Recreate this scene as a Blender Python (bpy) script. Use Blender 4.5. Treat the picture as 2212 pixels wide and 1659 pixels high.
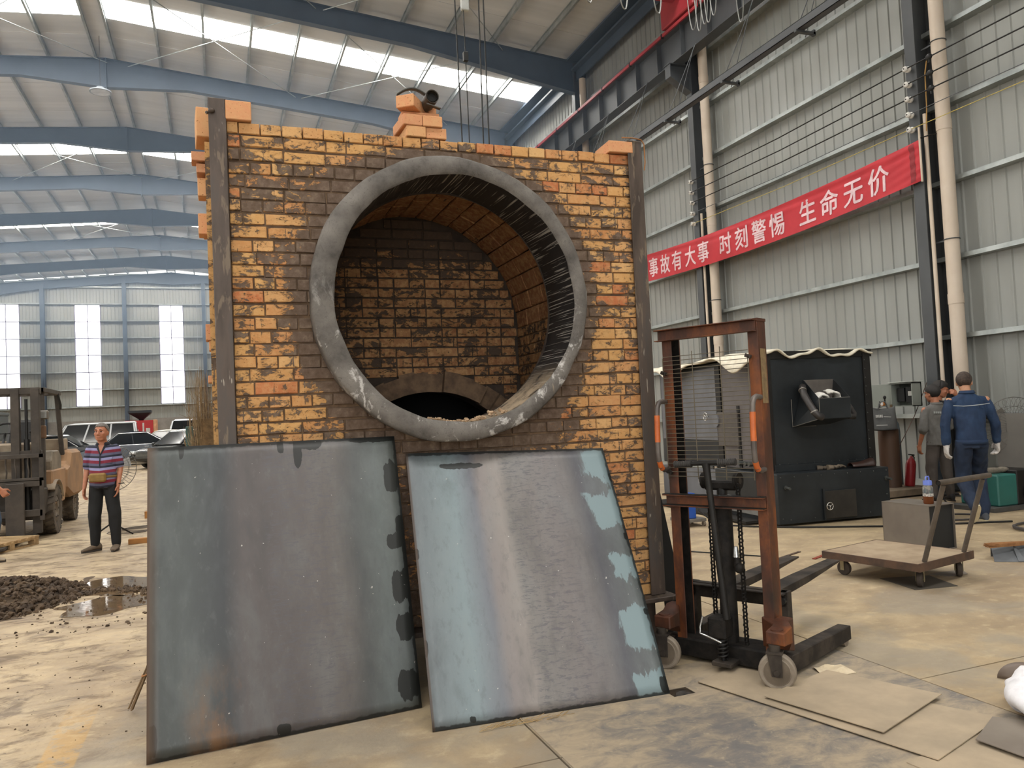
import bpy, bmesh, math, random
from mathutils import Vector, Matrix, Euler
PI = math.pi
sc = bpy.context.scene
COL = sc.collection
for o in list(bpy.data.objects):
    bpy.data.objects.remove(o)
rnd = random.Random(7)

# ------------------------------------------------------------------ camera, sky, big lights, exposure
CAM_H = 1.52
YAW, PITCH, ROLL = 0.3617, 0.0398, -0.0471
FPX = 1680.0
f_ = Vector((math.sin(YAW)*math.cos(PITCH), math.cos(YAW)*math.cos(PITCH), math.sin(PITCH)))
r_ = Vector((math.cos(YAW), -math.sin(YAW), 0))
u_ = r_.cross(f_)
rx = r_*math.cos(ROLL) + u_*math.sin(ROLL)
ux = -r_*math.sin(ROLL) + u_*math.cos(ROLL)
cam = bpy.data.cameras.new('camera')
cam.sensor_width = 36.0
cam.lens = FPX/2212*36.0
cam.clip_end = 400
camo = bpy.data.objects.new('camera', cam)
COL.objects.link(camo)
camo.matrix_world = Matrix(((rx.x, ux.x, -f_.x, 0), (rx.y, ux.y, -f_.y, 0), (rx.z, ux.z, -f_.z, CAM_H), (0, 0, 0, 1)))
sc.camera = camo

world = bpy.data.worlds.new('overcast_sky')
sc.world = world
world.use_nodes = True
world.node_tree.nodes['Background'].inputs[0].default_value = (0.93, 0.97, 1.0, 1)
world.node_tree.nodes['Background'].inputs[1].default_value = 3.0

def area_light(name, loc, rot, sx, sy, power, color=(1, 1, 1)):
    l = bpy.data.lights.new(name, 'AREA')
    l.shape = 'RECTANGLE'; l.size = sx; l.size_y = sy; l.energy = power; l.color = color
    o = bpy.data.objects.new(name, l); COL.objects.link(o)
    o.location = loc; o.rotation_euler = rot
    return o
# daylight through the big doorway behind the camera and through the side windows of the left wall
area_light('doorway_daylight', (-4.0, -14.2, 4.2), (PI/2, 0, 0), 11.0, 8.0, 1150, (1.0, 0.985, 0.96))
area_light('left_window_daylight', (-16.3, 14.0, 5.0), (0, -PI/2, 0), 6.0, 40.0, 3000, (1.0, 0.98, 0.95))
SKYLIGHT_E = 34.0
WINDOW_E = 5.0
sc.view_settings.view_transform = 'Standard'
sc.view_settings.look = 'None'
sc.view_settings.exposure = -0.7
sc.view_settings.gamma = 1.0
sc.view_settings.use_curve_mapping = False
try:
    sc.cycles.use_denoising = True
    sc.cycles.max_bounces = 5
    sc.cycles.diffuse_bounces = 3
    sc.cycles.glossy_bounces = 2
    sc.cycles.transmission_bounces = 4
    sc.cycles.volume_bounces = 0
    sc.cycles.sample_clamp_indirect = 6.0
    sc.cycles.caustics_reflective = False
    sc.cycles.caustics_refractive = False
except Exception:
    pass

# ------------------------------------------------------------------ colour and material helpers
def lin(c):
    return tuple(((v/12.92) if v <= 0.04045 else ((v+0.055)/1.055)**2.4) for v in c)
def hx(h):
    h = h.lstrip('#')
    return lin(tuple(int(h[i:i+2], 16)/255 for i in (0, 2, 4)))
MATS = {}
class NT:
    """small node-tree writer"""
    def __init__(self, name):
        m = bpy.data.materials.new(name); m.use_nodes = True
        self.m = m; self.t = m.node_tree; self.n = self.t.nodes; self.b = self.n['Principled BSDF']
    def new(self, typ, **kw):
        nd = self.n.new(typ)
        for k, v in kw.items():
            setattr(nd, k, v)
        return nd
    def link(self, a, b):
        self.t.links.new(a, b)
    def put(self, sock, v):
        if hasattr(v, 'links') or hasattr(v, 'is_linked'):
            self.link(v, sock)
        else:
            if isinstance(v, tuple) and len(v) == 3 and sock.type == 'RGBA':
                v = v + (1,)
            sock.default_value = v
    def coord(self, kind='Object', scale=(1, 1, 1), rot=(0, 0, 0)):
        if kind == 'World':
            s = self.new('ShaderNodeNewGeometry').outputs['Position']
        else:
            s = self.new('ShaderNodeTexCoord').outputs[kind]
        mp = self.new('ShaderNodeMapping')
        self.link(s, mp.inputs['Vector'])
        mp.inputs['Scale'].default_value = scale; mp.inputs['Rotation'].default_value = rot
        return mp.outputs[0]
    def noise(self, vec, scale=5, detail=4, rough=0.55, dist=0.0, out='Fac'):
        n = self.new('ShaderNodeTexNoise')
        self.link(vec, n.inputs['Vector'])
        n.inputs['Scale'].default_value = scale; n.inputs['Detail'].default_value = detail
        n.inputs['Roughness'].default_value = rough; n.inputs['Distortion'].default_value = dist
        return n.outputs[out]
    def ramp(self, fac, stops, interp='LINEAR'):
        r = self.new('ShaderNodeValToRGB'); r.color_ramp.interpolation = interp
        e = r.color_ramp.elements
        while len(e) < len(stops):
            e.new(0.5)
        for k, (p, c) in enumerate(stops):
            e[k].position = p
            if not isinstance(c, tuple):
                c = (c, c, c)
            e[k].color = c + (1,)
        self.put(r.inputs['Fac'], fac)
        return r.outputs['Color']
    def mix(self, fac, a, b, mode='MIX'):
        m = self.new('ShaderNodeMix', data_type='RGBA', blend_type=mode)
        self.put(m.inputs['Factor'], fac); self.put(m.inputs['A'] if False else m.inputs[6], a); self.put(m.inputs[7], b)
        return m.outputs[2]
    def math(self, op, a, b=0.0, clamp=False):
        m = self.new('ShaderNodeMath', operation=op); m.use_clamp = clamp
        self.put(m.inputs[0], a); self.put(m.inputs[1], b)
        return m.outputs[0]
    def sep(self, vec):
        s = self.new('ShaderNodeSeparateXYZ'); self.link(vec, s.inputs[0]); return s.outputs
    def smooth(self, v, lo, hi):
        m = self.new('ShaderNodeMapRange', interpolation_type='SMOOTHSTEP')
        self.put(m.inputs[0], v); m.inputs[1].default_value = lo; m.inputs[2].default_value = hi
        return m.outputs[0]
    def bump(self, h, strength=0.3, dist=0.01):
        b = self.new('ShaderNodeBump'); self.put(b.inputs['Height'], h)
        b.inputs['Strength'].default_value = strength; b.inputs['Distance'].default_value = dist
        self.link(b.outputs[0], self.b.inputs['Normal'])
    def set(self, color=None, rough=None, metal=None, spec=None):
        if color is not None: self.put(self.b.inputs['Base Color'], color)
        if rough is not None: self.put(self.b.inputs['Roughness'], rough)
        if metal is not None: self.put(self.b.inputs['Metallic'], metal)
        if spec is not None: self.put(self.b.inputs['Specular IOR Level'], spec)
        return self.m

def pmat(name, c, rough=0.6, metal=0.0, c2=None, scale=6.0, amount=0.6, bump=0.0, detail=4, stretch=(1, 1, 1), spec=None, kind='Object'):
    """plain procedural material: two colours mottled by noise"""
    if name in MATS:
        return MATS[name]
    t = NT(name)
    a = hx(c) if isinstance(c, str) else c
    if c2 is None:
        c2 = tuple(v*0.72 for v in a)
    else:
        c2 = hx(c2) if isinstance(c2, str) else c2
    v = t.coord(kind, stretch)
    n = t.noise(v, scale, detail, 0.6)
    f = t.smooth(n, 0.5-0.28/max(amount, .01)*0.5, 0.5+0.28/max(amount, .01)*0.5)
    t.set(t.mix(f, a, c2), rough, metal, spec)
    if bump:
        t.bump(n, bump, 0.01)
    MATS[name] = t.m
    return t.m

def emat(name, c, strength):
    if name in MATS:
        return MATS[name]
    t = NT(name)
    t.set((0.8, 0.8, 0.8), 0.6)
    t.b.inputs['Emission Color'].default_value = tuple(c)+(1,)
    t.b.inputs['Emission Strength'].default_value = strength
    MATS[name] = t.m
    return t.m

# ------------------------------------------------------------------ mesh helpers
class MB:
    def __init__(self):
        self.v = []; self.f = []; self.uv = None
    def add(self, vs, fs):
        b = len(self.v)
        self.v += [tuple(p) for p in vs]
        self.f += [tuple(i+b for i in f) for f in fs]
        return self
    def box(self, c, s, rot=None):
        hx_, hy, hz = s[0]/2, s[1]/2, s[2]/2
        vs = [Vector((x, y, z)) for x in (-hx_, hx_) for y in (-hy, hy) for z in (-hz, hz)]
        if rot is not None:
            M = rot if isinstance(rot, Matrix) else Euler(rot).to_matrix()
            vs = [M @ v for v in vs]
        c = Vector(c)
        return self.add([v+c for v in vs], [(0, 1, 3, 2), (4, 6, 7, 5), (0, 4, 5, 1), (2, 3, 7, 6), (0, 2, 6, 4), (1, 5, 7, 3)])
    def bb(self, lo, hi):
        return self.box([(a+b)/2 for a, b in zip(lo, hi)], [abs(b-a) for a, b in zip(lo, hi)])
    def beam(self, p0, p1, w, h, up=(0, 0, 1)):
        p0 = Vector(p0); p1 = Vector(p1); d = (p1-p0); L = d.length; d.normalize()
        up = Vector(up)
        s = d.cross(up)
        if s.length < 1e-4:
            s = d.cross(Vector((0, 1, 0)))
        s.normalize(); t = s.cross(d)
        vs = []
        for p in (p0, p1):
            for a, b in ((-1, -1), (1, -1), (1, 1), (-1, 1)):
                vs.append(p + s*a*w/2 + t*b*h/2)
        return self.add(vs, [(3, 2, 1, 0), (4, 5, 6, 7), (0, 1, 5, 4), (1, 2, 6, 5), (2, 3, 7, 6), (3, 0, 4, 7)])
    def tube(self, pts, r, seg=8, cap=True, closed=False):
        pts = [Vector(p) for p in pts]; n = len(pts)
        rs = r if isinstance(r, (list, tuple)) else [r]*n
        base = len(self.v); prev = None
        for i, p in enumerate(pts):
            if closed:
                d = pts[(i+1) % n]-pts[i-1]
            else:
                d = pts[min(i+1, n-1)]-pts[max(i-1, 0)]
            if d.length < 1e-9: d = Vector((0, 0, 1))
            d.normalize()
            if prev is None:
                a = d.cross(Vector((0, 0, 1)))
                if a.length < 0.05: a = d.cross(Vector((1, 0, 0)))
            else:
                a = prev - d*prev.dot(d)
                if a.length < 1e-5: a = d.cross(Vector((1, 0, 0)))
            a.normalize(); prev = a; b = d.cross(a)
            for k in range(seg):
                an = 2*PI*k/seg
                self.v.append(tuple(p + (a*math.cos(an)+b*math.sin(an))*rs[i]))
        m = n if closed else n-1
        for i in range(m):
            j = (i+1) % n
            for k in range(seg):
                k2 = (k+1) % seg
                self.f.append((base+i*seg+k, base+i*seg+k2, base+j*seg+k2, base+j*seg+k))
        if cap and not closed:
            self.f.append(tuple(base+k for k in reversed(range(seg))))
            self.f.append(tuple(base+(n-1)*seg+k for k in range(seg)))
        return self
    def cyl(self, p0, p1, r0, r1=None, seg=12):
        return self.tube([p0, p1], [r0, r0 if r1 is None else r1], seg)
    def lathe(self, prof, c=(0, 0, 0), axis='z', seg=20, closed=False, arc=None):
        """prof: (r, h) pairs turned about an axis through c"""
        b = len(self.v); n = len(prof); c = Vector(c)
        for k in range(seg):
            an = 2*PI*k/seg
            ca, sa = math.cos(an), math.sin(an)
            for r, h in prof:
                if axis == 'z': p = Vector((r*ca, r*sa, h))
                elif axis == 'y': p = Vector((r*sa, h, r*ca))
                else: p = Vector((h, r*ca, r*sa))
                self.v.append(tuple(p+c))
        m = n if closed else n-1
        for k in range(seg):
            k2 = (k+1) % seg
            for i in range(m):
                j = (i+1) % n
                self.f.append((b+k*n+i, b+k2*n+i, b+k2*n+j, b+k*n+j))
        return self
    def prism(self, poly, axis, h0, h1):
        """extrude a polygon; axis 'x': poly in (y,z); 'y': (x,z); 'z': (x,y)"""
        n = len(poly)
        def P(a, b, h):
            return {'x': (h, a, b), 'y': (a, h, b), 'z': (a, b, h)}[axis]
        vs = [P(a, b, h0) for a, b in poly]+[P(a, b, h1) for a, b in poly]
        fs = [tuple(range(n)), tuple(n+i for i in reversed(range(n)))]
        fs += [(i, n+i, n+(i+1) % n, (i+1) % n) for i in range(n)]
        return self.add(vs, fs)
    def ell(self, c, r, seg=14, rings=9, rot=None):
        c = Vector(c); b = len(self.v)
        M = Euler(rot).to_matrix() if rot is not None else None
        rr = r if isinstance(r, (tuple, list)) else (r, r, r)
        pts = [Vector((0, 0, -rr[2]))]
        for i in range(1, rings):
            th = -PI/2+PI*i/rings
            for k in range(seg):
                an = 2*PI*k/seg
                pts.append(Vector((rr[0]*math.cos(th)*math.cos(an), rr[1]*math.cos(th)*math.sin(an), rr[2]*math.sin(th))))
        pts.append(Vector((0, 0, rr[2])))
        if M is not None: pts = [M @ p for p in pts]
        self.v += [tuple(p+c) for p in pts]
        top = b+len(pts)-1
        for k in range(seg):
            k2 = (k+1) % seg
            self.f.append((b, b+1+k2, b+1+k))
            self.f.append((top, b+1+(rings-2)*seg+k, b+1+(rings-2)*seg+k2))
            for i in range(rings-2):
                self.f.append((b+1+i*seg+k, b+1+i*seg+k2, b+1+(i+1)*seg+k2, b+1+(i+1)*seg+k))
        return self
    def grid(self, fn, nu, nv):
        b = len(self.v)
        for j in range(nv+1):
            for i in range(nu+1):
                self.v.append(tuple(fn(i/nu, j/nv)))
        for j in range(nv):
            for i in range(nu):
                a = b+j*(nu+1)+i
                self.f.append((a, a+1, a+nu+2, a+nu+1))
        return self
    def loft(self, rings, cap=True, closed_u=True):
        b = len(self.v); m = len(rings[0])
        for r in rings: self.v += [tuple(p) for p in r]
        for i in range(len(rings)-1):
            for k in range(m if closed_u else m-1):
                k2 = (k+1) % m
                self.f.append((b+i*m+k, b+i*m+k2, b+(i+1)*m+k2, b+(i+1)*m+k))
        if cap:
            self.f.append(tuple(b+k for k in reversed(range(m))))
            self.f.append(tuple(b+(len(rings)-1)*m+k for k in range(m)))
        return self
    def xf(self, M, start=0):
        self.v[start:] = [tuple(M @ Vector(p)) for p in self.v[start:]]
        return self
    def mesh(self, name):
        me = bpy.data.meshes.new(name)
        me.from_pydata(self.v, [], self.f)
        bm = bmesh.new(); bm.from_mesh(me)
        bmesh.ops.recalc_face_normals(bm, faces=bm.faces)
        bm.to_mesh(me); bm.free()
        return me
    def build(self, name, mat, parent=None, smooth=None, bev=0.0, solid=0.0, label=None, kind=None):
        me = self.mesh(name)
        if smooth is not None:
            me.polygons.foreach_set('use_smooth', [True]*len(me.polygons))
            if smooth < 180:
                me.set_sharp_from_angle(angle=math.radians(smooth))
        return mkobj(name, me, mat, parent, bev, solid, label, kind)

def mkobj(name, me, mat, parent=None, bev=0.0, solid=0.0, label=None, kind=None):
    if mat is not None and not me.materials:
        me.materials.append(mat)
    o = bpy.data.objects.new(name, me); COL.objects.link(o)
    if parent is not None: o.parent = parent
    if solid:
        s = o.modifiers.new('solid', 'SOLIDIFY'); s.thickness = solid
    if bev:
        b = o.modifiers.new('bevel', 'BEVEL'); b.width = bev; b.segments = 1; b.limit_method = 'ANGLE'; b.angle_limit = 0.6
    if label: o['label'] = label
    if kind: o['kind'] = kind
    return o

def thing(name, label, cat, loc=(0, 0, 0), rotz=0.0, group=None):
    o = bpy.data.objects.new(name, None); COL.objects.link(o)
    o.empty_display_size = 0.1
    o.location = loc; o.rotation_euler = (0, 0, rotz)
    o['label'] = label; o['category'] = cat
    if group: o['group'] = group
    return o
def tag(o, label, cat, group=None):
    o['label'] = label; o['category'] = cat
    if group: o['group'] = group
    return o
def struct(o):
    o['kind'] = 'structure'
    return o
def sempty(name, loc=(0, 0, 0)):
    o = bpy.data.objects.new(name, None); COL.objects.link(o); o.location = loc; o['kind'] = 'structure'
    return o
def dup(root, loc, rotz=0.0, label=None, group=None):
    r = root.copy(); COL.objects.link(r); r.location = loc; r.rotation_euler = (0, 0, rotz)
    if label: r['label'] = label
    if group: r['group'] = group
    for ch in list(root.children):
        c = ch.copy(); COL.objects.link(c); c.parent = r
        for g in list(ch.children):
            d = g.copy(); COL.objects.link(d); d.parent = c
    return r
def arc_pts(c, r, a0, a1, n, plane='xz'):
    out = []
    for i in range(n+1):
        a = a0+(a1-a0)*i/n
        x, y = r*math.cos(a), r*math.sin(a)
        out.append({'xz': (c[0]+x, c[1], c[2]+y), 'xy': (c[0]+x, c[1]+y, c[2]), 'yz': (c[0], c[1]+x, c[2]+y)}[plane])
    return out
# ================================================================== the hall
WX = 10.8            # inner line of the right wall girts
RIDGE_X, RIDGE_Z = -3.05, 13.5
SLOPE = 0.0905
BAY = 6.07
FR = [9.1+BAY*k for k in range(-4, 10)]          # frame lines, -15.2 .. 63.7
BACK_Y = FR[-1]+0.25
LEFT_X = -16.9
def roof_z(x):
    return RIDGE_Z + 0.22 - SLOPE*abs(x-RIDGE_X)

# ---- materials
def floor_material():
    t = NT('dusty_concrete_floor')
    w = t.coord('World')
    X, Y, Z = t.sep(w)
    big = t.noise(w, 0.35, 4, 0.55)
    st = t.coord('World', (0.85, 1.1, 1), (0, 0, 0.35))
    mid = t.noise(st, 2.2, 6, 0.62, 0.4)
    fine = t.noise(st, 9.0, 6, 0.65)
    c = t.mix(t.smooth(big, 0.35, 0.68), hx('#ae9a7b'), hx('#948169'))
    c = t.mix(t.math('MULTIPLY', t.smooth(mid, 0.44, 0.74), 0.5), c, hx('#cab693'))
    c = t.mix(t.math('MULTIPLY', t.smooth(mid, 0.52, 0.30), 0.42), c, hx('#857460'))
    c = t.mix(t.math('MULTIPLY', t.smooth(fine, 0.52, 0.68), 0.35), c, hx('#d3c09c'))
    c = t.mix(t.math('MULTIPLY', t.smooth(fine, 0.46, 0.34), 0.30), c, hx('#7d6f5c'))
    # tracked-in mud, mostly on the left of the hall
    left = t.smooth(X, 1.2, -1.4)
    dirt = t.noise(t.coord('World', (0.9, 1.5, 1), (0, 0, 0.2)), 3.2, 7, 0.7, 0.6)
    c = t.mix(t.math('MULTIPLY', t.smooth(dirt, 0.47, 0.64), t.math('ADD', t.math('MULTIPLY', left, 0.85), 0.08)), c, hx('#66543f'))
    speck = t.noise(w, 34, 3, 0.6)
    c = t.mix(t.math('MULTIPLY', t.smooth(speck, 0.66, 0.72), t.math('ADD', t.math('MULTIPLY', left, 0.8), 0.1)), c, hx('#40342a'))
    # bare grey concrete showing near the camera
    near = t.math('MULTIPLY', t.smooth(Y, 6.0, 4.0), t.smooth(t.noise(w, 1.5, 5, 0.6, 0.3), 0.42, 0.6))
    c = t.mix(t.math('MULTIPLY', near, 0.6), c, hx('#8f877a'))
    # worn yellow line
    yl = t.math('MULTIPLY', t.smooth(t.math('ABSOLUTE', t.math('ADD', X, 0.755)), 0.088, 0.076), t.smooth(t.math('ADD', Y, t.math('MULTIPLY', fine, 1.4)), 6.0, 5.2))
    yl = t.math('MULTIPLY', yl, t.smooth(fine, 0.42, 0.5))
    c = t.mix(t.math('MULTIPLY', yl, 0.42), c, hx('#c29545'))
    t.set(c, t.ramp(fine, [(0.3, 0.5), (0.7, 0.75)]), 0.0, 0.35)
    t.bump(t.math('ADD', fine, t.math('MULTIPLY', dirt, left)), 0.35, 0.015)
    return t.m
M_FLOOR = floor_material()
M_CLAD = pmat('pale_grey_cladding', '#9a9c97', 0.4, 0.0, '#8c8d88', 1.2, 0.5, stretch=(1, 1, 0.2), spec=0.5)
M_CLADB = pmat('warm_grey_cladding', '#9b9c96', 0.5, 0.0, '#8d8e88', 0.8, 0.5, stretch=(1, 1, 0.2))
M_GALV = pmat('galvanised_steel', '#b3b8b6', 0.38, 0.55, '#8f9593', 3.0, 0.6)
M_STEEL = pmat('dark_grey_painted_steel', '#4b4d4f', 0.5, 0.0, '#404244', 1.5, 0.5)
M_STEELB = pmat('blue_grey_painted_steel', '#465260', 0.5, 0.0, '#3d4855', 1.5, 0.5)
M_ROOF = pmat('roof_sheet', '#cfd0cf', 0.4, 0.0, '#bbbdbd', 1.0, 0.5, stretch=(0.15, 2.5, 1))
M_PVC = pmat('cream_pvc', '#cdbfae', 0.5, 0.0, '#bfae9b', 2.0, 0.4)
M_CONC = pmat('rendered_plinth', '#8f8a84', 0.8, 0.0, '#79746e', 1.5, 0.6)
E_SKY = emat('skylight_panel', (1.0, 0.985, 0.95), SKYLIGHT_E)
E_WIN = emat('window_daylight', (0.97, 0.99, 1.0), WINDOW_E)

# ---- floor: slabs with open joints
floor = sempty('floor')
xs = [-17.2, -12.4, -7.6, -2.9, 1.36, 3.478, 7.3, 11.2]
ys = [-15.5, -9.0, -3.0, 3.22, 9.4, 15.5, 21.5, 27.5, 33.5, 39.5, 45.5, 51.5, 57.5, 64.2]
for i in range(len(xs)-1):
    for j in range(len(ys)-1):
        g = 0.005
        MB().bb((xs[i]+g, ys[j]+g, -0.15), (xs[i+1]-g, ys[j+1]-g, 0.0)).build('floor_slab', M_FLOOR, floor)
MB().bb((-17.2, -15.5, -0.3), (11.2, 64.2, -0.152)).build('subfloor', M_CONC, floor)

# ---- cladding
def corrugated(L, H, pitch=0.235, rib=0.045, depth=0.022):
    """sheet lying along +u (length L) and +z (height H); ribs stand towards -n. returns (u, n) profile"""
    prof = []; u = 0.0
    n = max(1, round(L/pitch)); p = L/n
    for k in range(n):
        a = k*p
        prof += [(a+0.002, 0.0), (a+p-rib, 0.0), (a+p-rib*0.72, -depth), (a+p-rib*0.28, -depth), (a+p-0.002, 0.0)]
    return prof
def clad_sheet(name, parent, origin, du, nrm, L, z0, z1, mat):
    """du: unit vector along the wall; nrm: unit vector into the room"""
    pr = corrugated(L, z1-z0)
    o = Vector(origin); du = Vector(du); nrm = Vector(nrm)
    lo = [o+du*u-nrm*n+Vector((0, 0, z0)) for u, n in pr]
    hi = [o+du*u-nrm*n+Vector((0, 0, z1)) for u, n in pr]
    lo2 = [p-nrm*0.05 for p in (lo[0], lo[-1])]; hi2 = [p-nrm*0.05 for p in (hi[0], hi[-1])]
    m = MB(); n = len(pr)
    m.add(lo+hi, [(i, i+1, n+i+1, n+i) for i in range(n-1)])
    m.add(lo2+hi2, [(0, 1, 3, 2)])
    return m.build(name, mat, parent)
wr = sempty('wall_right')
SW = 0.94
y = 2.6
k = 0
while y < BACK_Y:
    clad_sheet('cladding_sheet', wr, (WX+0.14+0.004*(k % 2), y, 0), (0, 1, 0), (-1, 0, 0), SW, 0.0, 12.5, M_CLAD)
    y += SW; k += 1
MB().bb((WX+0.2, -15.5, 0), (WX+0.35, BACK_Y, 12.9)).build('outer_skin', M_CLAD, wr)
for z in (1.19, 2.42, 3.65, 4.86, 6.08, 7.29, 8.52, 9.75, 10.97):
    g = MB().bb((WX-0.04, -15, z-0.035), (WX+0.14, BACK_Y, z+0.035))
    g.build('wall_girt', M_GALV, wr)
MB().bb((WX+0.02, 2.6, 0.0), (WX+0.14, BACK_Y, 0.14)).build('base_angle', M_GALV, wr)

wb = sempty('wall_back')
WINX = [-13.95, -8.79, -3.17, 2.4, 7.9]
x = LEFT_X
edges = []
for wx in WINX:
    edges.append((wx-0.84, wx+0.84))
cur = LEFT_X
segs = []
for a, b in edges:
    segs.append((cur, a, 0.0, 13.4)); segs.append((a, b, 0.0, 3.62)); segs.append((a, b, 11.05, 13.4)); cur = b
segs.append((cur, WX+0.2, 0.0, 13.4))
def back_sheet(a, b, z0, z1):
    n = max(1, round((b-a)/0.94)); s = (b-a)/n
    for q in range(n):
        top = min(z1, roof_z(a+q*s+s/2)-0.02) if z1 > 12 else z1
        clad_sheet('cladding_sheet', wb, (a+q*s, BACK_Y, 0), (1, 0, 0), (0, -1, 0), s, z0, top, M_CLADB)
for s in segs:
    back_sheet(*s)
MB().bb((LEFT_X, BACK_Y-0.14, 0), (WX+0.2, BACK_Y-0.03, 2.55)).build('plinth', M_CONC, wb)
for z in (3.55, 4.8, 6.1, 7.35, 8.6, 9.85, 11.1, 12.35):
    segx = []
    cur = LEFT_X
    if 3.6 < z < 11.0:
        for a, b in edges:
            segx.append((cur, a)); cur = b
    segx.append((cur, WX))
    for a, b in segx:
        MB().bb((a, BACK_Y-0.2, z-0.045), (b, BACK_Y-0.02, z+0.045)).build('wall_girt', M_GALV, wb)
M_MUNT = pmat('violet_grey_frame', '#8d86a6', 0.5, 0.2)
for n, wx in enumerate(WINX):
    w = sempty('window_%d' % (n+1), (wx, BACK_Y, 0))
    for c in range(2):
        for r in range(6):
            z0 = 3.62+r*7.43/6
            MB().bb((-0.82+c*0.83, 0.02, z0+0.03), (-0.82+c*0.83+0.80, 0.035, z0+7.43/6-0.03)).build('window_pane', E_WIN, w)
    fr = MB()
    for c in (-0.83, 0.0, 0.83): fr.bb((c-0.025, -0.03, 3.6), (c+0.025, 0.06, 11.07))
    for r in range(7): fr.bb((-0.84, -0.03, 3.6+r*7.45/6-0.025), (0.84, 0.06, 3.6+r*7.45/6+0.025))
    fr.build('window_frame', M_MUNT, w)
# left wall and front wall (behind the camera), plain cladding with a tall doorway
wl = sempty('wall_left')
y = -15.0
while y < BACK_Y:
    MB().bb((LEFT_X-0.1, y, 0), (LEFT_X, y+5.9, 12.6)).build('cladding_sheet', M_CLAD, wl)
    y += 6.0
wf = sempty('wall_front')
for a, b, z0, z1 in ((LEFT_X, -9.7, 0, 13), (1.7, WX+0.2, 0, 13), (-9.7, 1.7, 8.4, 13.4)):
    MB().bb((a, -15.4, z0), (b, -15.25, z1)).build('cladding_sheet', M_CLAD, wf)

# ---- columns, rafters, purlins, roof sheets
def h_column(y):
    m = MB()
    m.bb((10.5, y-0.1, 0), (10.52, y+0.1, 12.0)); m.bb((10.52, y-0.008, 0), (10.88, y+0.008, 12.3)); m.bb((10.88, y-0.1, 0), (10.9, y+0.1, 12.3))
    m.bb((10.42, y-0.105, 0), (10.93, y+0.105, 0.025))
    return struct(m.build('steel_column', M_STEEL))
for y in FR[3:]:
    h_column(y)
def back_column(x):
    m = MB(); t = roof_z(x)-0.5; y = BACK_Y-0.62
    m.bb((x-0.13, y, 0), (x+0.13, y+0.02, t)); m.bb((x-0.008, y, 0), (x+0.008, y+0.4, t)); m.bb((x-0.13, y+0.4, 0), (x+0.13, y+0.42, t))
    return struct(m.build('gable_column', M_STEELB))
for x in (-11.6, -6.3, -0.85, 4.6):
    back_column(x)
def rafter(y):
    side = []
    def depth(d):      # d = distance from the ridge
        if d < 2.4: return 0.92-(0.92-0.56)*d/2.4
        if d < 8.5: return 0.56
        return 0.56+0.42*(d-8.5)/(13.85-8.5)
    m = MB()
    for sgn, dmax in ((1, 13.65), (-1, 13.65)):
        ds = [0, 2.4, 8.5, dmax]
        for a, b in zip(ds, ds[1:]):
            xa, xb = RIDGE_X+sgn*a, RIDGE_X+sgn*b
            za, zb = RIDGE_Z-SLOPE*a, RIDGE_Z-SLOPE*b
            pa, pb = depth(a), depth(b)
            # web
            m.prism([(xa, za-pa), (xb, zb-pb), (xb, zb), (xa, za)], 'y', y-0.006, y+0.006)
            m.prism([(xa, za-pa-0.014), (xb, zb-pb-0.014), (xb, zb-pb), (xa, za-pa)], 'y', y-0.11, y+0.11)
            m.prism([(xa, za), (xb, zb), (xb, zb+0.014), (xa, za+0.014)], 'y', y-0.11, y+0.11)
    m.bb((RIDGE_X-0.015, y-0.11, RIDGE_Z-0.98), (RIDGE_X+0.015, y+0.11, RIDGE_Z+0.02))
    return struct(m.build('roof_beam', M_STEELB if y > 20 else M_STEELB))
for y in FR:
    rafter(y)
ceil = sempty('ceiling')
PUR = [RIDGE_X+0.28+1.335*k for k in range(11)]+[RIDGE_X-0.28-1.335*k for k in range(11)]
for x in PUR:
    z = roof_z(x)
    m = MB()
    m.bb((x-0.035, -15.2, z-0.03), (x+0.035, BACK_Y, z-0.01)); m.bb((x-0.008, -15.2, z-0.19), (x+0.008, BACK_Y, z-0.03)); m.bb((x-0.03, -15.2, z-0.2), (x+0.035, BACK_Y, z-0.185))
    m.build('purlin', M_GALV, ceil)
for k in range(len(FR)-1):
    for q in range(5):
        y0 = FR[k]+q*BAY/5; y1 = y0+BAY/5
        light = (q == 2 and k % 2 == 0)
        for sgn in (1, -1):
            xa, xb = RIDGE_X, RIDGE_X+sgn*14.0
            dz = 0.012*(q % 2)
            poly = [(xa, roof_z(xa)+dz), (xb, roof_z(xb)+dz), (xb, roof_z(xb)+dz+0.03), (xa, roof_z(xa)+dz+0.03)]
            MB().prism(poly, 'y', y0, y1+0.02).build('skylight_panel' if light else 'roof_sheet', E_SKY if light else M_ROOF, ceil)
# ridge liner seen between the two ridge purlins and the eaves beam along the right wall
MB().bb((RIDGE_X-0.26, -15.2, RIDGE_Z+0.14), (RIDGE_X+0.26, BACK_Y, RIDGE_Z+0.16)).build('ridge_liner', M_ROOF, ceil)
ev = MB(); ev.bb((10.45, -15, 12.0), (10.8, BACK_Y, 12.06)); ev.bb((10.62, -15, 11.7), (10.66, BACK_Y, 12.0)); ev.bb((10.3, -15, 12.28), (10.95, BACK_Y, 12.34))
struct(ev.build('eaves_beam', M_STEELB))
# roof bracing rods
def rods(y0, y1, xa, xb):
    for a, b in ((xa, xb), (xb, xa)):
        m = MB(); m.tube([(a, y0, roof_z(a)-0.36), (b, y1, roof_z(b)-0.36)], 0.014, 6)
        struct(m.build('bracing_beam_rod', M_GALV))
for k in (6, 5, 8, 10):
    for xa in (-2.4, 3.0, -8.2):
        rods(FR[k]+0.1, FR[k+1]-0.1, xa, xa+5.2)

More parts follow.
